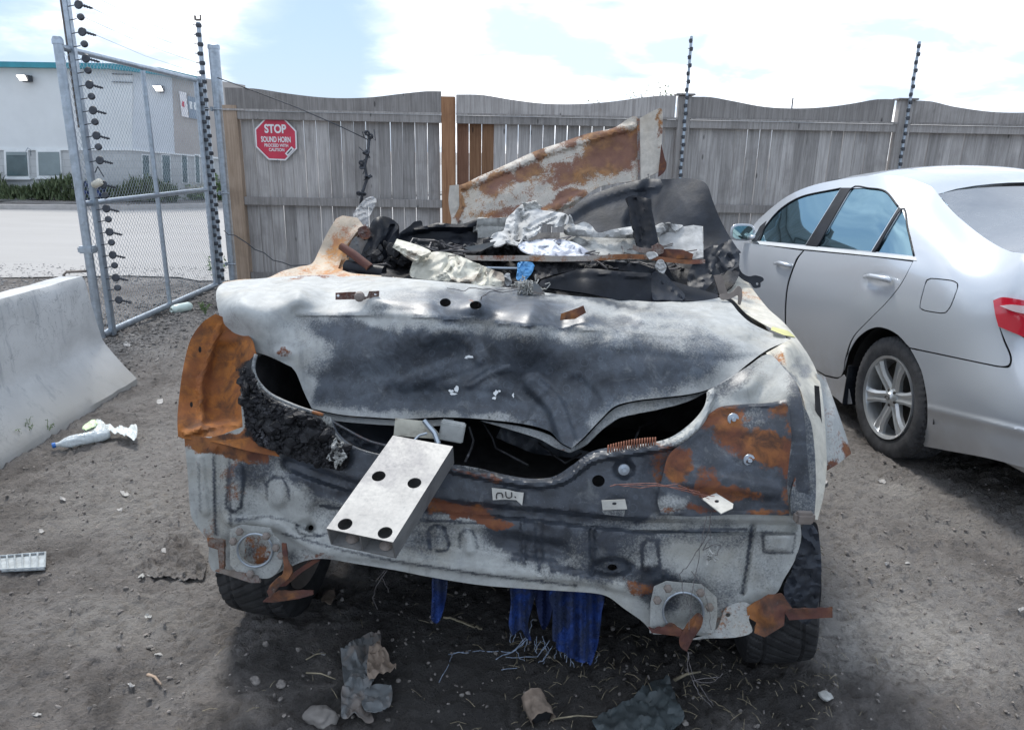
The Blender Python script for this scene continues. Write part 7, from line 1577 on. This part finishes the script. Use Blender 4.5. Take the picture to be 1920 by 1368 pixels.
tsheet('blue_cloth', 'small piece of light blue cloth in the middle of the heap under the rail', 'cloth', [(972, 492), (998, 492), (1000, 506), (994, 516), (986, 524), (976, 528), (968, 522), (970, 506)], M['bluecloth'], [(972, 492, 2.88), (1000, 506, 2.88), (974, 528, 2.84)], spacing=3, thick=.005, feats=crumple_feats(.02, .06))
tsheet('dark_cloth', 'dark charred cloth bundle right of the blue cloth', 'cloth', [(1000, 492), (1040, 488), (1090, 490), (1130, 494), (1150, 502), (1110, 504), (1060, 510), (1020, 520), (1004, 524)], M['charcoal'], [(1000, 492, 2.95), (1150, 502, 2.92), (1010, 522, 2.84)], spacing=4, thick=.02, feats=crumple_feats(.04, .04))
tsheet('black_seat_side', 'dark seat foam slab behind the black plastic cover', 'seat foam', sharp((1120, 488), (1200, 494), (1246, 512), (1222, 516), (1160, 506)), M['sheetblack'], [(1120, 488, 3.0), (1246, 512, 2.86)], spacing=6, thick=.02, feats=crumple_feats(.02, .03))
for k, (ol, lab) in enumerate((([(1238, 486), (1250, 500), (1242, 512), (1228, 500)], 'pale crumpled shred under the right end of the rail'), ([(944, 518), (954, 512), (958, 530), (950, 536)], 'small white shred beside the cream melted cover'), ([(1212, 474), (1226, 472), (1232, 480), (1218, 486)], 'tiny white shred beside the rusty latch'))):
    tsheet('white_shred', lab, 'plastic scrap', ol, M['ash'], [(ol[0][0], ol[0][1], 2.86), (ol[2][0], ol[2][1], 2.82)], spacing=3, thick=.006, feats=crumple_feats(.015, .06))
bw = empty('wire_ball', at_y(992, 548, 2.62), 'small grey ball of frayed burnt wire resting on the boot lid', 'wire ball')
mb = MB()
for _ in range(70):
    c = at_y(992, 540, 2.64); a = c+rng.normal(size=3)*(.022, .012, .012); pts = [a]
    for k in range(4): pts.append(c+(pts[-1]-c)*.9+rng.normal(size=3)*.012)
    mb.tube(pts, .0022, 4)
mb.build('strands', M['ashgrey'], bw)['kind'] = 'stuff'
wsheet('foil_tip', sharp((1000, 528), (1012, 536), (1022, 553), (1000, 550)), M['greysheet'], [(1000, 530, 2.62), (1022, 553, 2.54)], parent=bw, spacing=4, thick=.002)
# sheer film blowing by the pillar
tsheet('plastic_film', 'wisp of thin clear plastic film standing up behind the rear pillar', 'plastic film', [(662, 404), (672, 386), (686, 372), (700, 368), (706, 376), (700, 392), (692, 408), (690, 424), (676, 418)], M['film'], [(662, 404, 3.2), (700, 368, 3.3), (690, 424, 3.15)], spacing=3.5, thick=.001, feats=crumple_feats(.03, .05))
# rusty stub inside the pillar opening and metal in the left side
tsheet('rusty_clamp', 'dark red rusty clamp by the top of the rear pillar', 'clamp', [(672, 428), (686, 424), (694, 432), (692, 446), (680, 448), (672, 440)], M['rustpart'], [(672, 428, 3.08), (694, 446, 3.04)], spacing=3, thick=.03, feats=crumple_feats(.012, .08), stains={'r': [('base', .55)], 's': [('base', .5)]})
tsheet('tan_pillar_trim', 'worn brown upright strip inside the right rear wing', 'trim strip', sharp((1338, 516), (1352, 514), (1368, 560), (1350, 556)), M['rustpart'], [(1338, 516, 3.0), (1368, 560, 2.78)], spacing=5, thick=.012, stains={'r': [('base', .15)], 's': [('base', .15)]})
tsheet('hook_bracket', 'thin worn hook bracket at the inner edge of the right rear wing', 'bracket', [(1350, 552), (1372, 548), (1384, 536), (1390, 540), (1392, 556), (1388, 572), (1384, 570), (1384, 554), (1370, 560), (1354, 562)], M['rustpart'], [(1350, 555, 2.74), (1390, 550, 2.7)], spacing=4, thick=.008, stains={'r': [('base', .2)], 's': [('base', .2)]})

# ================================================================== BLUE TARP UNDER THE CAR
NAVY = simple('shaded_gap_navy', (.006, .018, .08), .7)  # for the strip painted in as the dark, shaded gap between tarp pieces
tp_ = empty('blue_tarp', at_y(1080, 1240, 2.02), 'torn blue woven tarp hanging down under the tail of the burnt car', 'tarp')
for ol in ([(812, 1080), (838, 1084), (834, 1130), (826, 1160), (818, 1168), (808, 1160), (810, 1120)], [(960, 1096), (1002, 1100), (1000, 1130), (990, 1170), (996, 1200), (988, 1196), (976, 1180), (962, 1190), (954, 1170), (958, 1130)],
           [(1036, 1104), (1128, 1108), (1128, 1150), (1122, 1200), (1112, 1236)] + jag([(1104, 1244), (1088, 1240), (1070, 1232), (1050, 1216), (1036, 1200)], 4) + [(1036, 1150)], [(1004, 1100), (1034, 1102), (1034, 1150), (1020, 1180), (1008, 1150)]):
    cx_ = sum(p[0] for p in ol)/len(ol); dk = cx_ < 1030 and cx_ > 1005
    wsheet('tarp_strip', ol, NAVY if dk else M['tarp'], [(cx_, 1085, 2.06+(.04 if dk else 0)), (cx_-20, 1240, 1.98+(.06 if dk else 0)), (cx_+30, 1240, 2.0)], parent=tp_, spacing=4.5, thick=.001,
           feats=[lambda q: .012*np.sin(q[:, 0]*.22+q[:, 1]*.01)+.006*np.sin(q[:, 0]*.55+1), rumple(.006, .03, cx_)])
def strand(mb, pts, r=.0012):
    P3 = [at_z(x, y, .012+z) for x, y, z in pts]; out = []
    for a, b_ in zip(P3, P3[1:]):
        for k in range(5): u_ = k/5; out.append(a*(1-u_)+b_*u_+rng.normal(size=3)*.0018)
    mb.tube(out+[P3[-1]], r, 4)
mb = MB()
for pts in ([(825, 1278, 0), (850, 1225, 0), (900, 1220, .01), (958, 1222, .02)], [(958, 1222, .02), (990, 1190, .06), (1000, 1160, .1)], [(940, 1254, 0), (1000, 1250, 0), (1020, 1234, .02), (1036, 1210, .04)], [(930, 1236, 0), (980, 1210, .03), (992, 1190, .06)], [(950, 1232, 0), (1010, 1230, .01), (1030, 1200, .05)],
            [(968, 1218, .02), (976, 1236, 0), (1000, 1244, 0)], [(1016, 1190, .05), (1026, 1226, .01), (1018, 1244, 0)], [(990, 1196, .05), (960, 1224, .01), (920, 1232, 0)], [(840, 1228, 0), (880, 1218, 0), (930, 1226, 0)]):
    strand(mb, pts)
for _ in range(26):
    x = rng.uniform(955, 1125); y = 1186+ (x-955)*.28+rng.uniform(-8, 8); strand(mb, [(x, y, .06), (x+rng.uniform(-12, 12), y+rng.uniform(8, 26), .03)], .0009)
o = mb.build('frayed_strands', M['whitefibre'], tp_); o['kind'] = 'stuff'
mb = MB(); strand(mb, [(832, 1156, .02), (852, 1160, .02), (880, 1172, .01), (904, 1178, .01)], .004); o = mb.build('pale_cord', M['straw'], loc=at_z(832, 1160, 0)); tag(o, 'short pale cord on the dark ground beneath the burnt car', 'cord')

# ================================================================== LITTER AND STONES ON THE GROUND
def gpt(x, y, dz=0.0):
    p = at_z(x, y, 0); return np.array([p[0], p[1], gz(p[0], p[1])+dz])
GPL = Plane((0, 0, 0), (0, 0, 1))
def gsheet(name, label, cat, ol, mat, lift=.012, amp=.01, sc=.03, spacing=5, th=.002, stains=None, group=None, **k):
    """scrap lying on the ground: outline on the ground plane, raised and crumpled"""
    ol = smooth_loop(ol, spacing*.8); V, T = mesh2d(ol, (), spacing); P3 = GPL.hit(V)
    f1, f2 = rumple(amp, sc, rng.uniform(0, 90)), rumple(amp*.5, sc*2.6, rng.uniform(0, 90)); h = f1(V)+f2(V); h = h-h.min()
    P3[:, 2] = [gz(p[0], p[1]) for p in P3]; P3[:, 2] = P3[:, 2]*.6+P3[:, 2].mean()*.4 + lift + h
    for kf in k.get('feats', []): P3[:, 2] += kf(V)
    W_, F_ = solid(P3, T, th); o = make(name, W_, F_, mat, smooth=True, angle=40, loc=gpt(*V.mean(0))); tag(o, label, cat, group)
    return o
gsheet('crumpled_grey_sheet', 'crumpled grey plastic sheet on the ground in front of the wreck', 'plastic sheet', jag([(642, 1236), (660, 1226), (700, 1210), (714, 1208), (716, 1250), (706, 1290), (690, 1330), (700, 1368), (640, 1368), (646, 1300)], 3), M['greysheet'], amp=.03, sc=.025)
gsheet('muddy_brown_sheet', 'muddy brown torn flap lying on the crumpled grey sheet', 'sheet scrap', jag([(696, 1250), (712, 1238), (730, 1262), (746, 1288), (722, 1292), (700, 1310), (690, 1296)], 3), M['brownsheet'], lift=.05, amp=.02, sc=.04)
gsheet('grey_corner_flap', 'small bluish grey flap at the lower edge in front of the brown flap', 'plastic scrap', [(686, 1320), (706, 1306), (734, 1310), (732, 1345), (700, 1360), (680, 1350)], M['greysheet'], lift=.035, amp=.01)
gsheet('dark_green_sheet', 'large dark dusty plastic sheet half buried under the right side of the wreck', 'plastic sheet', [(1110, 1368), (1180, 1330), (1220, 1290), (1250, 1292), (1266, 1330), (1280, 1368), (1240, 1400), (1140, 1400)], simple('dark_dusty_plastic', (.035, .045, .048), .6, var=.4, scale=14, bump=.4), amp=.02, sc=.015)
gsheet('grey_sheet_under_car', 'pale torn scrap by the left rear tyre of the wreck', 'scrap', jag([(604, 1140), (612, 1118), (628, 1116), (630, 1130), (622, 1148)], 2), M['brownsheet'], amp=.012)
# crushed brown can with a round dark mouth
def can():
    p = gpt(1008, 1345, .035); rt = empty('crushed_brown_can', gpt(1000, 1340), 'crushed rusty brown can with an open round mouth facing the viewer', 'can')
    ax = Vector((.25, -.75, -.05)).normalized(); Mx = ax.to_track_quat('Z', 'Y').to_matrix(); V, F = [], []
    n = 40; hs = np.linspace(-.05, .05, 22)
    for h in hs:
        for k in range(n):
            a = 2*math.pi*k/n; r_ = .037*(1+.22*mnoise.noise(Vector((math.cos(a)*1.8, math.sin(a)*1.8, h*34)))+.08*mnoise.noise(Vector((math.cos(a)*5, math.sin(a)*5, h*90)))); V.append(p+np.array(Mx @ Vector((r_*math.cos(a), r_*.86*math.sin(a), h))))
    F = [(j*n+k, j*n+(k+1) % n, (j+1)*n+(k+1) % n, (j+1)*n+k) for j in range(21) for k in range(n)]; F.append(tuple(range(n)))
    make('wall', V, F, M['brownsheet'], rt, smooth=True)
    V2 = [p+(np.array(Mx @ Vector((.03*math.cos(a), .026*math.sin(a), .035)))) for a in np.linspace(0, 6.28, 20)[:-1]]; make('dark_inside', V2, [tuple(range(19))], M['black'], rt)
can()
def rock(name, label, x, y, s, mat, sq=.7, seed=0, cat='stone'):
    c = gpt(x, y); bm = bmesh.new(); bmesh.ops.create_icosphere(bm, subdivisions=4, radius=1); o_ = Vector((seed*3.1, seed, 2))
    for v in bm.verts: e = 1+.34*mnoise.noise(v.co*1.1+o_)+.12*mnoise.noise(v.co*3+o_)+.04*mnoise.noise(v.co*9+o_); v.co = Vector((v.co.x*s[0]*e, v.co.y*s[1]*e, v.co.z*s[2]*e+s[2]*.55))
    me = bpy.data.meshes.new(name); bm.to_mesh(me); bm.free(); me.shade_smooth(); o = link(name, me, mat); o.location = tuple(c); tag(o, label, cat); return o
rock('rock', 'pale brown rough rock at the bottom edge left of the grey sheet', 604, 1356, (.045, .035, .03), M['stone'], seed=1)
rock('mud_clod', 'round dark brown clod on the ground left of the grey sheet', 480, 1284, (.017, .015, .014), M['dirtclump'], seed=2, cat='clod')
rock('mud_clod', 'brownish clod just right of the round dark one', 528, 1292, (.018, .015, .010), M['dirtclump'], seed=3, cat='clod')
rock('ash_clump', 'bluish grey ash clump on the ground at the lower right', 1545, 1320, (.022, .018, .014), M['ashgrey'], seed=5, cat='ash clump')
# water bottle with blue cap and bag
bt = empty('plastic_bottle', gpt(170, 845), 'crushed clear water bottle with a blue cap lying by the concrete barrier', 'bottle')
a_, b_ = gpt(106, 848, .034), gpt(206, 830, .036); ax = Vector(b_-a_); Ln = ax.length*1.02; Mx = ax.normalized().to_track_quat('Z', 'Y').to_matrix(); V, F = [], []; n = 36
prof = [(0, .012), (.02, .013), (.045, .026), (.075, .034), (.10, .035)] + [(.10+k*.0065, .035-(.0022 if k % 3 == 0 else 0)) for k in range(1, int((Ln-.13)/.0065))] + [(Ln-.02, .034), (Ln, .026), (Ln+.004, .0)]
for h, r_ in prof:
    for k in range(n):
        a = 2*math.pi*k/n; e = 1-.30*max(0, mnoise.noise(Vector((math.cos(a)*1.6, math.sin(a)*1.6, h*22))))*(1 if h > .05 else 0); V.append(a_+np.array(Mx @ Vector((r_*e*math.cos(a), r_*e*math.sin(a), h))))
F = [(j*n+k, j*n+(k+1) % n, (j+1)*n+(k+1) % n, (j+1)*n+k) for j in range(len(prof)-1) for k in range(n)]; make('bottle_body', V, F, M['bottle'], bt, smooth=True)
V, F = lathe([(0, -.016), (.0145, -.016), (.0155, -.002), (.0155, .002), (0, .002)], 18, c=a_, M=Mx); make('bottle_cap', V, F, simple('blue_cap_plastic', (.03, .16, .50), .4, var=.1), bt, smooth=True, angle=40)
gsheet('plastic_bag', 'white translucent plastic bag wrapped over the end of the water bottle', 'bag', [(160, 826), (172, 812), (190, 808), (204, 818), (232, 822), (258, 820), (258, 842), (236, 838), (214, 832), (196, 828)], M['bag'], lift=.045, amp=.022, sc=.05, spacing=3)
gsheet('green_label', 'pale green torn label on the bottle by the barrier', 'label', [(158, 826), (170, 814), (182, 810), (186, 820), (170, 828)], simple('pale_green_film', (.50, .66, .38), .5), lift=.068, amp=.01, spacing=3)
bt2 = empty('plastic_bottle', gpt(340, 590), 'dented milky bottle lying at the foot of the gate bottom rail', 'bottle')
a_, b_ = gpt(322, 590, .04), gpt(360, 582, .045); ax = Vector(b_-a_); Ln = ax.length; Mx = ax.normalized().to_track_quat('Z', 'Y').to_matrix(); V, F = [], []
for j in range(14):
    h = Ln*j/13; r_ = .048*min(1, .5+j*.3, .5+(13-j)*.3)
    for k in range(n): a = 2*math.pi*k/n; e = 1-.25*max(0, mnoise.noise(Vector((math.cos(a), math.sin(a), h*14)))); V.append(a_+np.array(Mx @ Vector((r_*e*math.cos(a), r_*e*math.sin(a), h))))
F = [(j*n+k, j*n+(k+1) % n, (j+1)*n+(k+1) % n, (j+1)*n+k) for j in range(13) for k in range(n)]; F += [tuple(range(n)), tuple(13*n+k for k in range(n))]; make('bottle_body', V, F, simple('milky_bottle', (.62, .72, .66), .35, var=.08), bt2, smooth=True)
# flat grille-like plastic piece at far left
gp_ = empty('ribbed_plastic_piece', gpt(45, 1064), 'flat ribbed clear plastic piece on the ground at the left edge', 'plastic scrap'); mpl = simple('dusty_clear_plastic', (.34, .37, .38), .4, var=.2, scale=30)
c0, c1_, c2_, c3_ = gpt(0, 1050, .012), gpt(88, 1050, .012), gpt(86, 1076, .012), gpt(4, 1078, .012)
MB().prism([c0, c1_, c2_, c3_], None, (0, 0, .006)).build('base_plate', mpl, gp_)
for u_ in np.linspace(0, 1, 7):
    p, q = c0*(1-u_)+c1_*u_, c3_*(1-u_)+c2_*u_; mb = MB(); mb.tube([p+(0, 0, .014), q+(0, 0, .012)], .0035, 5); mb.build('rib', mpl, gp_)
for p, q in ((c0, c1_), (c3_, c2_)): mb = MB(); mb.tube([p+(0, 0, .012), q+(0, 0, .012)], .004, 5); mb.build('rim', mpl, gp_)
# small pale litter
lit = [(300, 756, 12, 'white scrap on the dirt near the barrier end'), (236, 934, 14, 'flat pale scrap on the dirt below the water bottle'), (225, 963, 9, 'tiny white scrap on open dirt left of the wreck'), (118, 938, 9, 'little pale chip left of the flat pale scrap'), (78, 998, 11, 'pale paper shred above the ribbed plastic'),
       (300, 1240, 11, 'curled white shred on the dirt left of the tyre'), (318, 1046, 16, 'pale flake by the broken mud ridge'), (272, 1094, 16, 'larger grey flat chip at the foot of the mud ridge'), (280, 1166, 12, 'grey flake on the dirt left of the wreck tyre'), (250, 1298, 10, 'white shred near the bottom left'), (70, 1345, 12, 'off-white crumpled scrap at the bottom left corner'),
       (1545, 908, 9, 'white chip on the dirt right of the wreck corner'), (1652, 908, 12, 'white broken piece on the dirt below the silver car wheel'), (1912, 1153, 8, 'white chip at the right edge'), (1660, 1068, 6, 'small pale chip on the open dirt at right'), (605, 1240, 8, 'white leaf scrap in front of the left tyre'), (1700, 1062, 7, 'second small chip right of the open dirt chip'), (240, 652, 10, 'pale flake near the foot of the gate pole')]
for x, y, s_, lab in lit:
    s_ *= .75
    ol = [(x+s_*(.6+.7*rng.random())*math.cos(t_), y+s_*.45*(.6+.7*rng.random())*math.sin(t_)) for t_ in np.linspace(0, 6.28, 8)[:-1]]
    gsheet('litter_scrap', lab, 'litter', ol, M['paper'] if 'grey' not in lab else M['ashgrey'], lift=.006, amp=.006, sc=.08, spacing=max(2.5, s_*.3), th=.0015)
# broken mud ridge
gsheet('mud_ridge', 'flaky raised ridge of dried mud left of the wreck', 'mud', jag([(256, 1086), (270, 1068), (300, 1050), (320, 1022), (350, 1020), (370, 1040), (388, 1060), (392, 1082), (350, 1098), (300, 1100)], 4), M['dirt'], lift=-.006, amp=.020, sc=.045, spacing=3)
# stick
for k, (p0, p1, r_, lab) in enumerate((((278, 1270), (304, 1294), .006, 'short brown stick near the bottom left'), ((575, 1272), (630, 1288), .003, 'thin pale straw left of the grey sheet'), ((1035, 1362), (1130, 1356), .003, 'long thin pale straw right of the brown can'), ((1260, 1284), (1312, 1272), .006, 'burnt twig under the hanging wires'), ((575, 1252), (612, 1240), .0025, 'thin straw above the grey sheet'))):
    a, b_ = gpt(*p0, .01), gpt(*p1, .012); mb = MB(); mb.tube([a, (a+b_)/2+(.0, .004, .006), b_], [r_, r_*.8, r_*.5], 6); o = mb.build('stick', M['straw'] if k else M['brownwood'], smooth=True, loc=a); tag(o, lab, 'stick')
# pebbles, clods, straw: uncountable
def pg(lo, hi, near):
    def g(i):
        while True:
            x = rng.uniform(-3.6, 4.2); y = rng.uniform(1.5, 8.6)
            if rng.random() < min(1, (2.6/y)**1.2) and not (x < -2.66 and y < 5.0): break
        return np.array([x, y, gz(x, y)+.001]), rng.uniform(lo, hi)**2
    return g
lump('dirt_clods', 10000, pg(.2, 1.0, 1), .0095, M['dirtclump'], None, sub=1, squash=.5)
lump('pebbles', 2200, pg(.3, 1.0, 1), .009, M['stone'], None, sub=1, squash=.5)
def gravel(i):
    x = -3.55+rng.normal()*.35+ (0 if rng.random() < .7 else rng.uniform(0, .6)); y = rng.uniform(5.2, 8.9)
    return np.array([x, y, gz(x, y)+.002]), rng.uniform(.4, 1)
lump('gravel', 3200, gravel, .020, M['stone'], None, sub=0, squash=.5)
def gravel2(i):
    x = rng.uniform(-9, -3.5); y = rng.uniform(8.2, 10.2); return np.array([x, y, .01]), rng.uniform(.4, 1)
lump('gravel', 2000, gravel2, .018, simple('pale_gravel', (.26, .25, .24), .9), None, sub=0, squash=.5)
mb = MB()
for _ in range(420):
    x, y = (rng.uniform(.0, 1.1), rng.uniform(1.65, 2.2)) if rng.random() < .7 else (rng.uniform(-1, 1.5), rng.uniform(1.6, 2.8)); a = rng.uniform(0, 3.14); L = rng.uniform(.01, .05); z = gz(x, y)+.006
    mb.tube([(x, y, z), (x+L*math.cos(a)*.5, y+L*math.sin(a)*.5, z+.006), (x+L*math.cos(a), y+L*math.sin(a), z+rng.uniform(-.004, .01))], .0009, 3)
o = mb.build('straw_litter', M['straw']); o['kind'] = 'stuff'
# weeds
def weed(name, lab, x, y, h, n, mat=None, leaf=.012):
    c = gpt(x, y); rt = empty(name, c, lab, 'weed'); mb = MB(); V, F = [], []
    for _ in range(n):
        a = rng.uniform(0, 6.28); ln = rng.uniform(.1, .45)*h; hh = h*rng.uniform(.5, 1); tip = c+np.array([math.cos(a)*ln, math.sin(a)*ln, hh]); mid = (c+tip)/2+np.array([0, 0, h*.12]); mb.tube([c, mid, tip], [.0022, .0016, .0008], 4)
        for k in range(9):
            u_ = rng.uniform(.3, 1); p = c*(1-u_)+tip*u_+np.array([0, 0, h*.24*u_*(1-u_)*2]); d = rng.normal(size=3); d /= np.linalg.norm(d); s_ = np.cross(d, rng.normal(size=3)); s_ /= np.linalg.norm(s_); L = leaf*rng.uniform(.6, 1.4); b0 = len(V)
            V += [p, p+d*L*.5+s_*L*.2, p+d*L, p+d*L*.5-s_*L*.2]; F.append((b0, b0+1, b0+2, b0+3))
    mb.build('stems', M['weed'], rt); o = make('leaves', V, F, mat or M['weed'], rt); o['kind'] = 'stuff'
weed('weed', 'spindly green weed growing against the barrier left of the water bottle', 48, 838, .20, 9, leaf=.020)
weed('weed', 'small sparse weed by the far end of the barrier toe', 190, 742, .12, 6)
weed('weed', 'tiny weed between the water bottle and the barrier', 92, 822, .10, 4)
weed('weed', 'bright green grass tuft at the foot of the steel gate post', 408, 530, .42, 14, leaf=.05)
weed('weed', 'low green sprig beside the milky bottle near the gate', 385, 590, .14, 8, leaf=.03)
